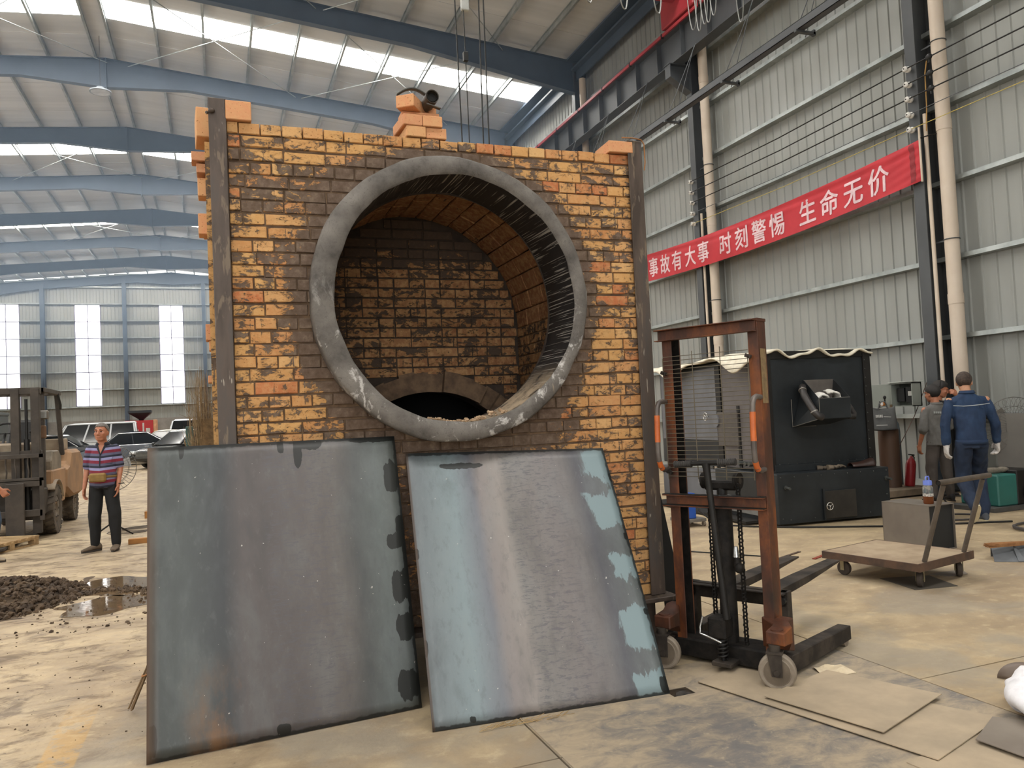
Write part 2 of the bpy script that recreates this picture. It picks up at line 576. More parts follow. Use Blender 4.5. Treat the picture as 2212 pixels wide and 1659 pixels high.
# ---- drain pipes on the columns
for n, (y, lab) in enumerate(((9.1, 'cream drainpipe with a black strap on the column at the right end of the banner'),
                              (15.17, 'cream drainpipe on the column crossed by the middle of the red banner'),
                              (21.24, 'short cream drainpipe seen high up behind the crane rail beside the brick top'),)):
    t = thing('drain_pipe', lab, 'pipe', (10.62, y-0.42, 0))
    MB().cyl((0, 0, 0), (0, 0, 11.6), 0.105, seg=18).build('pipe', M_PVC, t, 40)
    for z in (2.9, 5.6, 8.9):
        MB().cyl((0, 0, z), (0, 0, z+0.16), 0.112, seg=18).build('coupling', M_PVC, t, 40)
    for z in (3.9, 7.0, 10.0):
        s = MB().tube(arc_pts((0, 0, z), 0.112, 0, 2*PI, 16, 'xy')[:-1], 0.009, 6, closed=True)
        s.bb((-0.012, 0.1, z-0.012), (0.012, 0.31, z+0.012))
        s.build('strap', M_STEEL, t)
    if n < 2:
        MB().cyl((-0.08, 0.26, 0), (-0.08, 0.26, 5.95), 0.03, seg=10).build('thin_pipe', M_PVC, t, 40)

# ---- smoke haze under the roof of the far bays
hz = NT('welding_haze')
hz.n.remove(hz.b)
vs = hz.new('ShaderNodeVolumeScatter'); vs.inputs['Color'].default_value = (0.55, 0.74, 1.0, 1); vs.inputs['Density'].default_value = 0.0095
vs.inputs['Anisotropy'].default_value = 0.0
hz.link(vs.outputs[0], hz.n['Material Output'].inputs['Volume'])
HAZE = True
if HAZE:
    ho = MB().bb((-16.8, 14.0, 5.2), (10.75, 63.0, 12.4)).build('haze', hz.m)
    ho['kind'] = 'structure'
# ================================================================== the brick furnace
FY = 4.42                      # face of the brickwork
FC = (1.318, 2.212)            # centre of the round mouth (x, z)
def brick_material(name, mud_bias=0.0, ring=True, tones=None):
    t = NT(name)
    w = t.coord('World')
    X, Y, Z = t.sep(w)
    oi = t.new('ShaderNodeObjectInfo')
    tones = tones or [(0.0, hx('#b98857')), (0.25, hx('#c3965f')), (0.5, hx('#b57e50')), (0.7, hx('#caa06c')), (0.84, hx('#b06a45')), (1.0, hx('#bf9160'))]
    rndv = oi.outputs['Random']
    base = t.ramp(rndv, tones)
    g = t.noise(w, 28, 5, 0.7)
    base = t.mix(t.math('MULTIPLY', t.smooth(g, 0.4, 0.65), 0.35), base, hx('#c8a473'))
    pit = t.noise(w, 95, 2, 0.5)
    base = t.mix(t.smooth(pit, 0.66, 0.72), base, hx('#7c5330'))
    # smeared clay: long trowel strokes, each brick smeared a little differently, finger-wide vertical runs
    m1 = t.noise(t.coord('World', (0.8, 1, 1.3)), 11.0, 7, 0.70, 0.7)
    off = t.new('ShaderNodeCombineXYZ'); t.link(t.math('MULTIPLY', rndv, 41.0), off.inputs[0]); t.link(t.math('MULTIPLY', rndv, 17.0), off.inputs[2])
    va = t.new('ShaderNodeVectorMath', operation='ADD'); t.link(t.coord('World', (0.8, 1, 1.5)), va.inputs[0]); t.link(off.outputs[0], va.inputs[1])
    m2 = t.noise(va.outputs[0], 16.0, 6, 0.70, 0.9)
    mm = t.math('ADD', t.math('MULTIPLY', m1, 0.5), t.math('MULTIPLY', m2, 0.5))
    mm = t.math('ADD', mm, t.math('MULTIPLY', t.math('SUBTRACT', t.math('FRACT', t.math('MULTIPLY', rndv, 7.31)), 0.5), 0.07))
    if ring:
        dx = t.math('SUBTRACT', X, FC[0]); dz = t.math('SUBTRACT', Z, FC[1])
        d = t.math('SQRT', t.math('ADD', t.math('MULTIPLY', dx, dx), t.math('MULTIPLY', dz, dz)))
        dw = t.math('ADD', d, t.math('MULTIPLY', t.math('SUBTRACT', m1, 0.5), 0.5))
        mm = t.math('ADD', mm, t.math('MULTIPLY', t.smooth(dw, 0.99, 0.85), 0.22))
        mm = t.math('ADD', mm, t.math('MULTIPLY', t.smooth(Z, 3.05, 2.95), t.math('MULTIPLY', t.smooth(Z, 2.62, 2.85), t.math('MULTIPLY', t.smooth(X, 1.9, 1.2), 0.06))))
        low = t.math('MULTIPLY', t.smooth(Z, 1.85, 1.6), t.math('MULTIPLY', t.smooth(X, 0.45, 0.75), t.smooth(X, 2.2, 1.9)))
        mm = t.math('ADD', mm, t.math('MULTIPLY', low, 0.06))
        mm = t.math('SUBTRACT', mm, t.math('MULTIPLY', t.smooth(Z, 3.10, 3.13), 0.05))
    if not ring and mud_bias > -.05:  # inner wall, top and left: real clay mixed with painted-in shade
        mm = t.math('ADD', mm, t.math('MULTIPLY', t.smooth(Z, 2.5, 2.85), 0.14))
        mm = t.math('ADD', mm, t.math('MULTIPLY', t.smooth(X, 1.0, 0.75), 0.06))
    # thin vertical dribbles of slip
    dr = t.noise(t.coord('World', (34, 1, 2.6)), 1.6, 3, 0.5, 0.15)
    mm = t.math('ADD', mm, t.math('MULTIPLY', t.smooth(dr, 0.64, 0.69), 0.07))
    mm = t.math('ADD', mm, mud_bias)
    mk = t.smooth(mm, 0.518, 0.542)
    mn = t.noise(w, 22, 5, 0.65)
    mud = t.ramp(mn, [(0.3, hx('#4a3d33')), (0.55, hx('#62544a' if ring else '#3f352e')), (0.75, hx('#7d6e5e' if ring else '#4d4138'))])
    wash = t.smooth(mm, 0.455, 0.525)
    c = t.mix(t.math('MULTIPLY', wash, 0.4), base, hx('#8a6840'))
    c = t.mix(t.math('MULTIPLY', mk, 0.95), c, mud)
    t.set(c, 0.85, 0.0, 0.2)
    t.bump(t.math('ADD', t.math('MULTIPLY', mk, 1.3), t.math('ADD', t.math('MULTIPLY', mn, 0.9), t.math('MULTIPLY', g, 0.3))), 0.6, 0.006)
    return t.m
M_BRICK = brick_material('clay_smeared_firebrick')
M_BRICKI = brick_material('inner_firebrick', 0.005, False, [(0.0, hx('#80593c')), (0.5, hx('#8c6747')), (1.0, hx('#784f35'))])  # inner and vault bricks: chamber shade put into their lowered tones
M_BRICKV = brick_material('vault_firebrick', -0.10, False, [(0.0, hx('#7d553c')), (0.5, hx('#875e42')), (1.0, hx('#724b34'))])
M_BRICKN = brick_material('clean_firebrick', -0.16, False, [(0.0, hx('#c99a6a')), (0.5, hx('#c99068')), (1.0, hx('#bd8362'))])
M_MORTAR = pmat('clay_mortar', '#4f3d2e', 0.9, 0.0, '#6e5842', 14, 0.7, bump=0.5, kind='World')
def angle_mat():
    t = NT('brown_primed_angle'); w = t.coord('World', (1, 1, .22))
    n = t.noise(w, 6, 5, .6); s1 = t.noise(t.coord('World', (5, 5, .9)), 5, 4, .6, .4); sc1 = t.noise(t.coord('World', (9, 9, 1.4), (0, .25, 0)), 4.5, 2, .5)
    c = t.ramp(n, [(.35, hx('#40362f')), (.5, hx('#544840')), (.62, hx('#4b4541')), (.75, hx('#5d4a3a'))])
    c = t.mix(t.math('MULTIPLY', t.smooth(s1, .58, .64), .6), c, hx('#7a6b59'))
    c = t.mix(t.math('MULTIPLY', t.smooth(sc1, .70, .73), .8), c, hx('#a39b8d'))
    t.set(c, .5, .1, .35); t.bump(s1, .2, .003)
    return t.m
M_ANGLE = angle_mat()
M_RINGB = None

def unit_brick(seed):
    r = random.Random(seed)
    c = 0.03
    m = MB()
    j = lambda a: r.uniform(-a, a)
    # front face (y=0) slightly smaller than the body, so the edges are chamfered
    outer = [(-0.5+j(.008), 0.07, -0.5+j(.02)), (0.5+j(.008), 0.07, -0.5+j(.02)), (0.5+j(.008), 0.07, 0.5+j(.02)), (-0.5+j(.008), 0.07, 0.5+j(.02))]
    cx, cz = 0.018, 0.055
    fr = [(-0.5+cx*r.uniform(.6, 2), j(.012), -0.5+cz*r.uniform(.6, 1.8)), (0.5-cx*r.uniform(.6, 2), j(.012), -0.5+cz*r.uniform(.6, 1.8)),
          (0.5-cx*r.uniform(.6, 2), j(.012), 0.5-cz*r.uniform(.6, 1.8)), (-0.5+cx*r.uniform(.6, 2), j(.012), 0.5-cz*r.uniform(.6, 1.8))]
    mid = [(0.5*(fr[0][0]+fr[1][0])+j(.1), -0.02+j(.012), 0.5*(fr[0][2]+fr[1][2])), (0.5*(fr[3][0]+fr[2][0])+j(.1), -0.02+j(.012), 0.5*(fr[3][2]+fr[2][2]))]
    back = [(x, 1.0, z) for x, _, z in outer]
    m.add(fr+outer+back+mid, [(0, 12, 13, 3), (12, 1, 2, 13), (0, 4, 5, 1), (0, 1, 12), (3, 13, 2), (1, 5, 6, 2), (2, 6, 7, 3), (3, 7, 4, 0),
                              (4, 8, 9, 5), (5, 9, 10, 6), (6, 10, 11, 7), (7, 11, 8, 4)])
    return m.mesh('brick')
UB = [unit_brick(100+i) for i in range(8)]
def put_brick(parent, mat, c, size, rot=None, name='brick', k=None):
    """c: centre of the front face; size (w, depth, h)"""
    me = UB[rnd.randrange(8) if k is None else k]
    key = (me.name, mat.name)
    if key not in _bm:
        m2 = me.copy(); m2.materials.clear(); m2.materials.append(mat); _bm[key] = m2
    o = bpy.data.objects.new(name, _bm[key]); COL.objects.link(o)
    o.parent = parent
    o.location = c; o.scale = size
    if rot: o.rotation_euler = rot
    return o
_bm = {}
furn = thing('brick_furnace', 'big square firebrick furnace front with a round grey mouth, smeared with brown clay', 'furnace')
front = bpy.data.objects.new('front_wall', None); COL.objects.link(front); front.parent = furn
def slab_with_hole(x0, x1, z0, z1, y0, y1, r, n=64):
    """wall slab with a round hole"""
    m = MB()
    def border(a):
        dx, dz = math.cos(a), math.sin(a)
        ts = []
        if dx > 1e-9: ts.append((x1-FC[0])/dx)
        if dx < -1e-9: ts.append((x0-FC[0])/dx)
        if dz > 1e-9: ts.append((z1-FC[1])/dz)
        if dz < -1e-9: ts.append((z0-FC[1])/dz)
        t = min(ts); return (FC[0]+dx*t, FC[1]+dz*t)
    angs = sorted(set([2*PI*i/n for i in range(n)]+[math.atan2(z-FC[1], x-FC[0]) % (2*PI) for x in (x0, x1) for z in (z0, z1)]))
    k = len(angs)
    inn = [(FC[0]+r*math.cos(a), FC[1]+r*math.sin(a)) for a in angs]; out = [border(a) for a in angs]
    vs = [(x, y0, z) for x, z in inn]+[(x, y0, z) for x, z in out]+[(x, y1, z) for x, z in inn]+[(x, y1, z) for x, z in out]
    fs = []
    for i in range(k):
        j = (i+1) % k
        fs += [(i, k+i, k+j, j), (2*k+i, 2*k+j, 3*k+j, 3*k+i), (i, j, 2*k+j, 2*k+i), (k+i, 3*k+i, 3*k+j, k+j)]
    return m.add(vs, fs)
FX0, FX1, FZ0, FZ1 = 0.03, 2.60, 0.33, 3.125
slab_with_hole(FX0, FX1, FZ0, FZ1, FY+0.010, FY+0.24, 0.755).build('mortar_bed', M_MORTAR, front)
COURSE = 0.0715
HIDDEN = MB()
rb = random.Random(21)
row = 0
z = FZ0
while z < 3.15:
    h = COURSE-rb.uniform(0.0065, 0.0105)
    zc = z+COURSE/2
    topcourse = z+COURSE > 3.12
    header = row % 3 == 0 or topcourse
    dmin = 0.0 if abs(zc-FC[1]) < COURSE/2 else abs(zc-FC[1])-COURSE/2
    hole = math.sqrt(max(0, 0.765**2-dmin**2)) if dmin < 0.765 else 0
    spans = [(FX0+0.055, FC[0]-hole), (FC[0]+hole, FX1-0.03)] if hole > 0.03 else [(FX0+0.055, FX1-0.03)]
    for si, (a, b) in enumerate(spans):
        x = a if si == 0 else b
        first = True
        while (b-x if si == 0 else x-a) > 0.03:
            w = 0.114 if header else rb.choice((0.23, 0.23, 0.23, 0.114, 0.23))
            if first: w = rb.uniform(0.05, 0.2) if not header else rb.choice((0.114, 0.06))
            first = False
            rest = (b-x) if si == 0 else (x-a)
            if rest < w+0.035: w = rest
            gap = rb.uniform(0.004, 0.009)
            cx = x+w/2 if si == 0 else x-w/2
            cz = zc+rb.uniform(-0.0025, 0.0025)+0.004*math.sin(cx*2.1+row)
            sz = (w-gap, 0.09, h+rb.uniform(-0.003, 0.003))
            pr = FY+rb.uniform(-0.004, 0.005)
            # bricks that stand behind the two leaning steel sheets are one joined piece
            if cz < 1.22 and cx < 2.12:
                HIDDEN.bb((cx-sz[0]/2, pr, cz-sz[2]/2), (cx+sz[0]/2, pr+0.05, cz+sz[2]/2))
            elif cz < 1.4 and cx < 0.86 and cz < 1.33:
                HIDDEN.bb((cx-sz[0]/2, pr, cz-sz[2]/2), (cx+sz[0]/2, pr+0.05, cz+sz[2]/2))
            else:
                put_brick(front, M_BRICK, (cx, pr, cz), sz, (0, rb.uniform(-0.006, 0.006), 0))
            x += w if si == 0 else -w
    z += COURSE; row += 1
HIDDEN.build('brick_courses_behind_sheets', M_BRICK, front, kind='stuff')
TOPZ = z
# the steel corner angles
ang = MB(); ang.bb((-0.005, FY-0.03, 0.33), (0.085, FY-0.018, 3.30)); ang.bb((-0.005, FY-0.018, 0.33), (0.006, FY+0.09, 3.30))
ang.build('corner_angle', M_ANGLE, furn, bev=0.003)
ang = MB(); ang.bb((2.545, FY-0.03, 0.33), (2.648, FY-0.018, 3.275)); ang.bb((2.637, FY-0.018, 0.33), (2.648, FY+0.09, 3.275))
ang.build('corner_angle', M_ANGLE, furn, bev=0.003)
pl = MB(); pl.bb((-0.06, FY-0.10, 0.300), (2.70, FY+1.5, 0.328)); pl.build('base_plate', M_ANGLE, furn, bev=0.004)
for x in (0.25, 1.3, 2.52):
    for y in (FY-0.04, FY+1.3):
        MB().bb((x-0.04, y, 0), (x+0.04, y+0.012, 0.3)).bb((x-0.004, y+0.012, 0), (x+0.004, y+0.09, 0.3)).build('leg', M_ANGLE, furn)
MB().ell((0.012, FY-0.04, 3.225), (0.018, 0.014, 0.014), 8, 6).ell((-0.012, FY-0.03, 3.215), 0.009, 8, 6).build('weld_lump', M_ANGLE, furn, 60)
# body behind the front: side walls, back, top, so that the chamber is dark
body = bpy.data.objects.new('chamber', None); COL.objects.link(body); body.parent = furn
MB().bb((FX0, FY+0.24, 0.33), (0.50, 6.15, 3.0)).build('side_wall', M_BRICK, body)
MB().bb((2.20, FY+0.24, 0.33), (2.60, 6.15, 3.0)).build('side_wall', M_BRICK, body)
BKY = 5.46
VR, VC = 0.81, 2.17
# vault shell
sh = MB()
pts = [(FC[0]+VR*1.07*math.cos(a), VC+VR*1.07*math.sin(a)) for a in [PI*i/24 for i in range(25)]]
poly = pts+[(0.5, VC), (0.5, 3.08), (2.2, 3.08), (2.2, VC)]
for i in range(24):
    (xa, za), (xb, zb) = pts[i], pts[i+1]
    sh.add([(xa, FY+0.24, za), (xb, FY+0.24, zb), (xb, BKY, zb), (xa, BKY, za)], [(0, 1, 2, 3)])
sh.build('vault_mortar', M_MORTAR, body, solid=-0.03)
MB().bb((0.03, FY+0.24, 3.05), (2.6, 6.15, 3.10)).build('top_slab', M_MORTAR, body)
MB().bb((0.5, FY+0.24, 0.75), (2.2, 6.15, 0.85)).build('hearth', M_MORTAR, body)
rv = random.Random(5)
nb = 21
vault = bpy.data.objects.new('vault', None); COL.objects.link(vault); vault.parent = furn
for i in range(nb):
    a = PI*(i+0.5)/nb
    y = FY+0.26
    off = rv.choice((0, 0.115))
    y -= 0
    first = True
    while y < BKY-0.02:
        L = 0.23 if not (first and off) else 0.115
        first = False
        L = min(L, BKY-y)
        r = VR+rv.uniform(-0.003, 0.003)
        o = put_brick(vault, M_BRICKV, (FC[0]+r*math.cos(a), y+L/2, VC+r*math.sin(a)), (L-0.004, 0.08, PI*VR/nb-0.004))
        # front face normal (-y of the unit brick) must look at the axis: local -Y -> inward
        inward = Vector((-math.cos(a), 0, -math.sin(a)))
        ex = Vector((0, 1, 0)); ey = -inward; ez = ex.cross(ey)
        o.rotation_euler = Matrix((ex, ey, ez)).transposed().to_euler()
        y += L
# right inner side wall, below the springing
rs = bpy.data.objects.new('inner_side_wall', None); COL.objects.link(rs); rs.parent = furn
MB().bb((FC[0]+VR+0.006, FY+0.24, 0.85), (2.21, BKY, VC)).build('mortar_bed', M_MORTAR, rs)
for r_i in range(18):
    zc = VC-COURSE*(r_i+0.5)
    y = FY+0.25+(0.115 if r_i % 2 else 0.0)
    while y < BKY-0.03:
        L = min(0.23, BKY-y)
        o = put_brick(rs, M_BRICKI, (FC[0]+VR+rv.uniform(-.004, .002), y+L/2, zc), (L-0.008, 0.05, COURSE-0.008), (0, 0, -PI/2))
        y += L
# back wall of the chamber with a low arched opening
M_MORTARD = pmat('dark_joint_clay', '#2b231d', 0.95, 0.0, '#40342a', 14, 0.7, kind='World')
bk = bpy.data.objects.new('chamber_back_wall', None); COL.objects.link(bk); bk.parent = furn
OC, OR = (1.42, 0.98), 0.745
def arch_slab(y0, y1, r):
    m = MB()
    n = 24
    angs = [PI*i/n for i in range(n+1)]
    inn = [(OC[0]+r*math.cos(a), OC[1]+r*math.sin(a)) for a in angs]
    out = []
    for a in angs:
        dx, dz = math.cos(a), math.sin(a); ts = []
        if dx > 1e-9: ts.append((2.25-OC[0])/dx)
        if dx < -1e-9: ts.append((0.45-OC[0])/dx)
        if dz > 1e-9: ts.append((3.06-OC[1])/dz)
        t = min(ts); out.append((OC[0]+dx*t, OC[1]+dz*t))
    # add the two upper corners by fan
    k = n+1
    vs = [(x, y0, z) for x, z in inn]+[(x, y0, z) for x, z in out]+[(x, y1, z) for x, z in inn]
    fs = [(i, i+1, k+i+1, k+i) for i in range(n)]+[(i, 2*k+i, 2*k+i+1, i+1) for i in range(n)]
    m.add(vs, fs)
    m.add([(0.45, y0, OC[1]), (0.45, y0, 3.06), (1.0, y0, 3.06), (2.25, y0, 3.06), (2.25, y0, OC[1])], [])
    m.bb((0.45, y0+0.002, 2.3), (2.25, y0+0.05, 3.06))
    return m
arch_slab(BKY+0.010, BKY+0.22, OR).build('mortar_bed', M_MORTARD, bk)
arch_slab(BKY-0.004, BKY+0.1, OR).v
pm = MB(); n = 24
for i in range(n):
    a, b = PI*i/n, PI*(i+1)/n
    q = []
    for r in (OR-0.01, OR+0.13+0.012*math.sin(i*2.1)):
        q += [(OC[0]+r*math.cos(a), BKY-0.006, OC[1]+r*math.sin(a)), (OC[0]+r*math.cos(b), BKY-0.006, OC[1]+r*math.sin(b))]
    pm.add(q, [(0, 1, 3, 2)])
pm.build('clay_arch_band', M_MORTAR, bk, solid=0.05)
r_i = 0
zc = 1.50
while zc < 3.0:
    x = FC[0]-VR-0.0+(0.0 if r_i % 2 else -0.115)
    while x < FC[0]+VR:
        w = rv.choice((0.23, 0.114, 0.114, 0.23))
        x0, x1 = x, x+w
        x += w
        cx = (x0+x1)/2
        if (cx-OC[0])**2+(zc-OC[1])**2 < (OR+0.13)**2: continue
        lim = VR if zc < VC else math.sqrt(max(0, VR**2-(zc+0.03-VC)**2))
        x0 = max(x0, FC[0]-lim); x1 = min(x1, FC[0]+lim)
        if x1-x0 < 0.04: continue
        put_brick(bk, M_BRICKI, ((x0+x1)/2, BKY+rv.uniform(-.004, .003), zc), (x1-x0-rv.uniform(.006, .012), 0.05, COURSE-0.01), (0, rv.uniform(-.008, .008), 0))
    zc += COURSE; r_i += 1
MB().bb((0.5, 6.1, 0.8), (2.2, 6.15, 3.1)).build('rear_lining', emat('rear_dark', (0, 0, 0), 0) if False else pmat('rear_near_black', '#0d0c0b', 0.95), bk)  # near-black panel closing the chamber behind the low arch
# ---- the cast ring of the mouth
def ring_material():
    t = NT('cast_refractory_ring')
    w = t.coord('World')
    n1 = t.noise(w, 5, 6, 0.65); n2 = t.noise(w, 40, 5, 0.7)
    c = t.ramp(n1, [(0.34, hx('#4b4743')), (0.5, hx('#66615c')), (0.66, hx('#7b7670'))])
    c = t.mix(t.math('MULTIPLY', t.smooth(n2, 0.5, 0.7), 0.35), c, hx('#5a544e'))
    X, Y, Z = t.sep(w)
    # splashes of white and tan slurry
    s = t.noise(t.coord('World', (1.6, 1, 0.6), (0, 0.3, 0)), 6.5, 5, 0.6, 0.8)
    right = t.smooth(X, 1.3, 2.1)
    c = t.mix(t.math('MULTIPLY', t.smooth(s, 0.60, 0.66), t.math('MULTIPLY', right, 0.7)), c, hx('#a4937c'))
    s2 = t.noise(t.coord('World', (1.2, 1, 0.7), (0, -0.4, 0)), 8.0, 6, 0.7, 0.6)
    lowl = t.smooth(Z, 2.5, 1.7)
    c = t.mix(t.math('MULTIPLY', t.smooth(s2, 0.55, 0.63), t.math('MULTIPLY', lowl, 0.7)), c, hx('#c9c5c0'))
    cr = t.noise(t.coord('World', (1, 1, 1)), 16, 2, 0.5, 1.5)
    c = t.mix(t.math('MULTIPLY', t.smooth(t.math('ABSOLUTE', t.math('SUBTRACT', cr, 0.5)), 0.008, 0.0), 0.6), c, hx('#3c3732'))
    t.set(c, 0.75, 0.0, 0.3)
    t.bump(t.math('ADD', n2, t.math('MULTIPLY', s2, 0.5)), 0.4, 0.006)
    return t.m
def liner_material():
    t = NT('dripped_black_liner')
    g = t.coord('World')
    X, Y, Z = t.sep(g)
    ang = t.math('ARCTAN2', t.math('SUBTRACT', Z, FC[1]), t.math('SUBTRACT', X, FC[0]))
    cmb = t.new('ShaderNodeCombineXYZ')
    t.link(t.math('MULTIPLY', ang, 24.0), cmb.inputs[0]); t.link(t.math('MULTIPLY', Y, 0.55), cmb.inputs[1])
    d = t.noise(cmb.outputs[0], 3.2, 3, 0.5, 0.4)
    big = t.noise(g, 3.0, 3, 0.5)
    f = t.math('MULTIPLY', t.smooth(d, 0.57, 0.62), t.smooth(big, 0.36, 0.46))
    c = t.mix(f, hx('#1e1e1f'), hx('#8c8780'))
    low = t.smooth(Z, 1.85, 1.6)
    dust = t.noise(g, 12, 5, 0.65)
    c = t.mix(t.math('MULTIPLY', low, t.smooth(dust, 0.3, 0.55)), c, hx('#a8957d'))
    t.set(c, 0.45, 0.0, 0.5)
    t.bump(t.math('ADD', f, t.math('MULTIPLY', dust, 0.3)), 0.5, 0.006)
    return t.m
M_RING = ring_material(); M_LINER = liner_material()
rr_ = random.Random(3)
def wob(a, s): return 0.004*math.sin(3*a+s)+0.003*math.sin(7*a+2*s)+0.002*math.sin(17*a+s)
rm = MB(); N = 120
prof = [('o', 0.822, FY+0.05), ('o', 0.825, FY-0.065), ('o', 0.829, FY-0.07), ('o', 0.829, FY-0.135), ('o', 0.815, FY-0.148), ('i', 0.735, FY-0.148), ('i', 0.722, FY-0.135)]
for k in range(N):
    a = 2*PI*k/N
    for kind, r, y in prof:
        q = r+wob(a, 1.0 if kind == 'o' else 2.0)+rr_.uniform(-.0012, .0012)
        cx = FC[0]-0.012 if kind == 'o' else FC[0]+0.01
        rm.v.append((cx+q*math.cos(a), y+rr_.uniform(-.002, .002), FC[1]+q*math.sin(a)))
m_ = len(prof)
for k in range(N):
    k2 = (k+1) % N
    for i in range(m_-1):
        rm.f.append((k*m_+i, k2*m_+i, k2*m_+i+1, k*m_+i+1))
rm.build('mouth_ring', M_RING, furn, 50)
lm = MB(); prof = [(0.724, FY-0.137), (0.722, FY-0.02), (0.724, FY+0.10), (0.728, FY+0.262)]
for k in range(N):
    a = 2*PI*k/N
    for r, y in prof:
        q = r+wob(a, 2.0)
        lm.v.append((FC[0]+0.01+q*math.cos(a), y, FC[1]+q*math.sin(a)))
for k in range(N):
    k2 = (k+1) % N
    for i in range(3):
        lm.f.append((k*4+i, k2*4+i, k2*4+i+1, k*4+i+1))
lm.build('mouth_liner', M_LINER, furn, 60, solid=-0.0)
# annular face joining the liner to the vault
am = MB()
for k in range(N):
    a = 2*PI*k/N
    for r in (0.72, 0.86):
        am.v.append((FC[0]+0.01+r*math.cos(a), FY+0.262, FC[1]+r*math.sin(a)))
for k in range(N):
    k2 = (k+1) % N
    am.f.append((k*2, k2*2, k2*2+1, k*2+1))
am.build('throat_edge', M_MORTARD, furn)
# crumbs lying inside the mouth
cm = MB(); rc = random.Random(9)
for i in range(70):
    a = -PI/2+rc.uniform(-0.28, 0.42); y = FY-0.12+rc.uniform(0, 0.3); s = rc.uniform(.004, .013)
    r = 0.716-s*0.4
    cm.box((FC[0]+0.01+r*math.cos(a), y, FC[1]+r*math.sin(a)), (s*2.2, s*1.4, s), (rc.uniform(-1, 1), rc.uniform(-.4, .4), rc.uniform(0, 3)))
o = cm.build('mortar_crumbs', pmat('tan_crumbs', '#b3987a', 0.9, 0, '#8d7358', 20, .8))
o['kind'] = 'stuff'; tag(o, 'crumbs of dry mortar lying in the bottom of the round furnace mouth', 'crumbs')

# ---- loose bricks on top and at the sides
def loose_brick(label, loc, size, rot, group='loose bricks on the furnace top', mat=None):
    m = MB().box((0, 0, size[2]/2), size)
    o = m.build('loose_brick', mat or M_BRICKN, bev=0.004)
    o.location = loc; o.rotation_euler = rot
    tag(o, label, 'brick', group)
    return o
T = TOPZ
loose_brick('loose brick on edge on the top left corner of the furnace beside the steel angle', (0.145, FY+0.07, T), (0.14, 0.20, 0.105), (0, 0, 0.0))
loose_brick('brick standing behind the top of the left steel angle, poking out to the left', (-0.02, FY+0.22, T-0.06), (0.11, 0.23, 0.165), (0, 0, 0.05))
loose_brick('clay-smudged brick on edge on the top right corner of the furnace', (2.50, FY+0.08, T), (0.17, 0.22, 0.075), (0, 0, -0.05))
# pile at the middle of the wall top
px_, py_ = 1.215, FY+0.11
b0 = T
loose_brick('lowest left brick of the pile on the furnace top', (px_-0.075, py_, b0), (0.118, 0.23, 0.065), (0, 0, 0.02))
loose_brick('lowest right brick of the pile on the furnace top', (px_+0.055, py_+0.01, b0), (0.125, 0.23, 0.065), (0, 0, -0.03))
loose_brick('pink brick of the second layer in the pile on the furnace top', (px_-0.098, py_-0.005, b0+0.066), (0.118, 0.23, 0.065), (0, 0.0, 0.06))
loose_brick('tan brick of the second layer in the pile, right beside the pink one', (px_+0.030, py_-0.005, b0+0.066), (0.118, 0.23, 0.065), (0, 0, -0.01))
loose_brick('long brick lying crosswise in the third layer of the brick pile', (px_-0.018, py_+0.03, b0+0.132), (0.232, 0.114, 0.052), (0, 0, -0.02))
loose_brick('topmost tilted brick of the pile, under the dark strap', (px_-0.07, py_+0.0, b0+0.186), (0.114, 0.20, 0.075), (0.0, 0.0, -0.62))
loose_brick('brick end showing behind the respirator tube on the brick pile', (px_+0.062, py_+0.07, b0+0.185), (0.05, 0.114, 0.065), (0, 0, 0.1))
# respirator-like tube with strap
M_RUB = pmat('dusty_grey_rubber', '#5d5750', 0.6, 0, '#3d3833', 8, .7)
t = thing('rubber_tube', 'dusty grey rubber tube end with a dark strap on top of the brick pile', 'tube', (px_+0.035, py_-0.06, b0+0.235))
MB().lathe([(0.036, -0.05), (0.040, -0.055), (0.040, 0.10), (0.034, 0.10), (0.034, -0.04), (0.03, -0.05)], (0, 0, 0.018), 'y', 20).build('tube', M_RUB, t, 40)
MB().lathe([(0.0, -0.02), (0.034, -0.02)], (0, 0, 0.018), 'y', 20).build('tube_lining', pmat('tube_black', '#1d1b19', .7), t)
MB().grid(lambda u, v: (-0.2+0.2*u, 0.02+0.03*(v-.5), 0.036+0.055*math.sin(PI*min(1, u*0.9+.05))-0.005), 14, 2).build('strap', pmat('olive_black_strap', '#33312b', .6), t, 60, solid=0.008)
MB().grid(lambda u, v: (-0.035+0.085*u, -0.06+0.03*v, -0.03-0.022*u+0.008*math.sin(v*3)), 6, 3).build('flap', M_RUB, t, 60, solid=0.006)
# bricks stuck out of the left flank
for q, (zz, w, hh, dx) in enumerate(((3.02, 0.10, 0.05, 0.00), (2.96, 0.075, 0.05, .01), (2.86, 0.072, 0.10, .0), (2.66, 0.075, 0.115, 0), (2.62, 0.05, 0.04, 0), (2.06, 0.055, 0.09, 0), (1.99, 0.04, 0.06, 0), (1.80, 0.05, 0.04, .0))):
    MB().box((-w/2+0.03, FY+0.16+0.02*q, zz), (w+0.06, 0.11, hh)).build('projecting_brick', M_BRICKN, furn, bev=0.003)
MB().bb((-0.03, FY+0.1, 0.33), (0.03, 6.1, 3.1)).build('flank_wall', M_BRICK, furn)
# bent wire over the right corner
M_WIRE = pmat('rusty_wire', '#a5703f', .6, .3)
w = MB().tube([(2.50, FY-0.036, 3.285), (2.58, FY-0.04, 3.287), (2.64, FY-0.04, 3.28), (2.66, FY-0.04, 3.255), (2.662, FY-0.04, 3.13), (2.655, FY-0.036, 3.08)], 0.004, 6)
tag(w.build('bent_wire', M_WIRE, smooth=60), 'thin bent wire hooked over the top of the right furnace angle', 'wire')
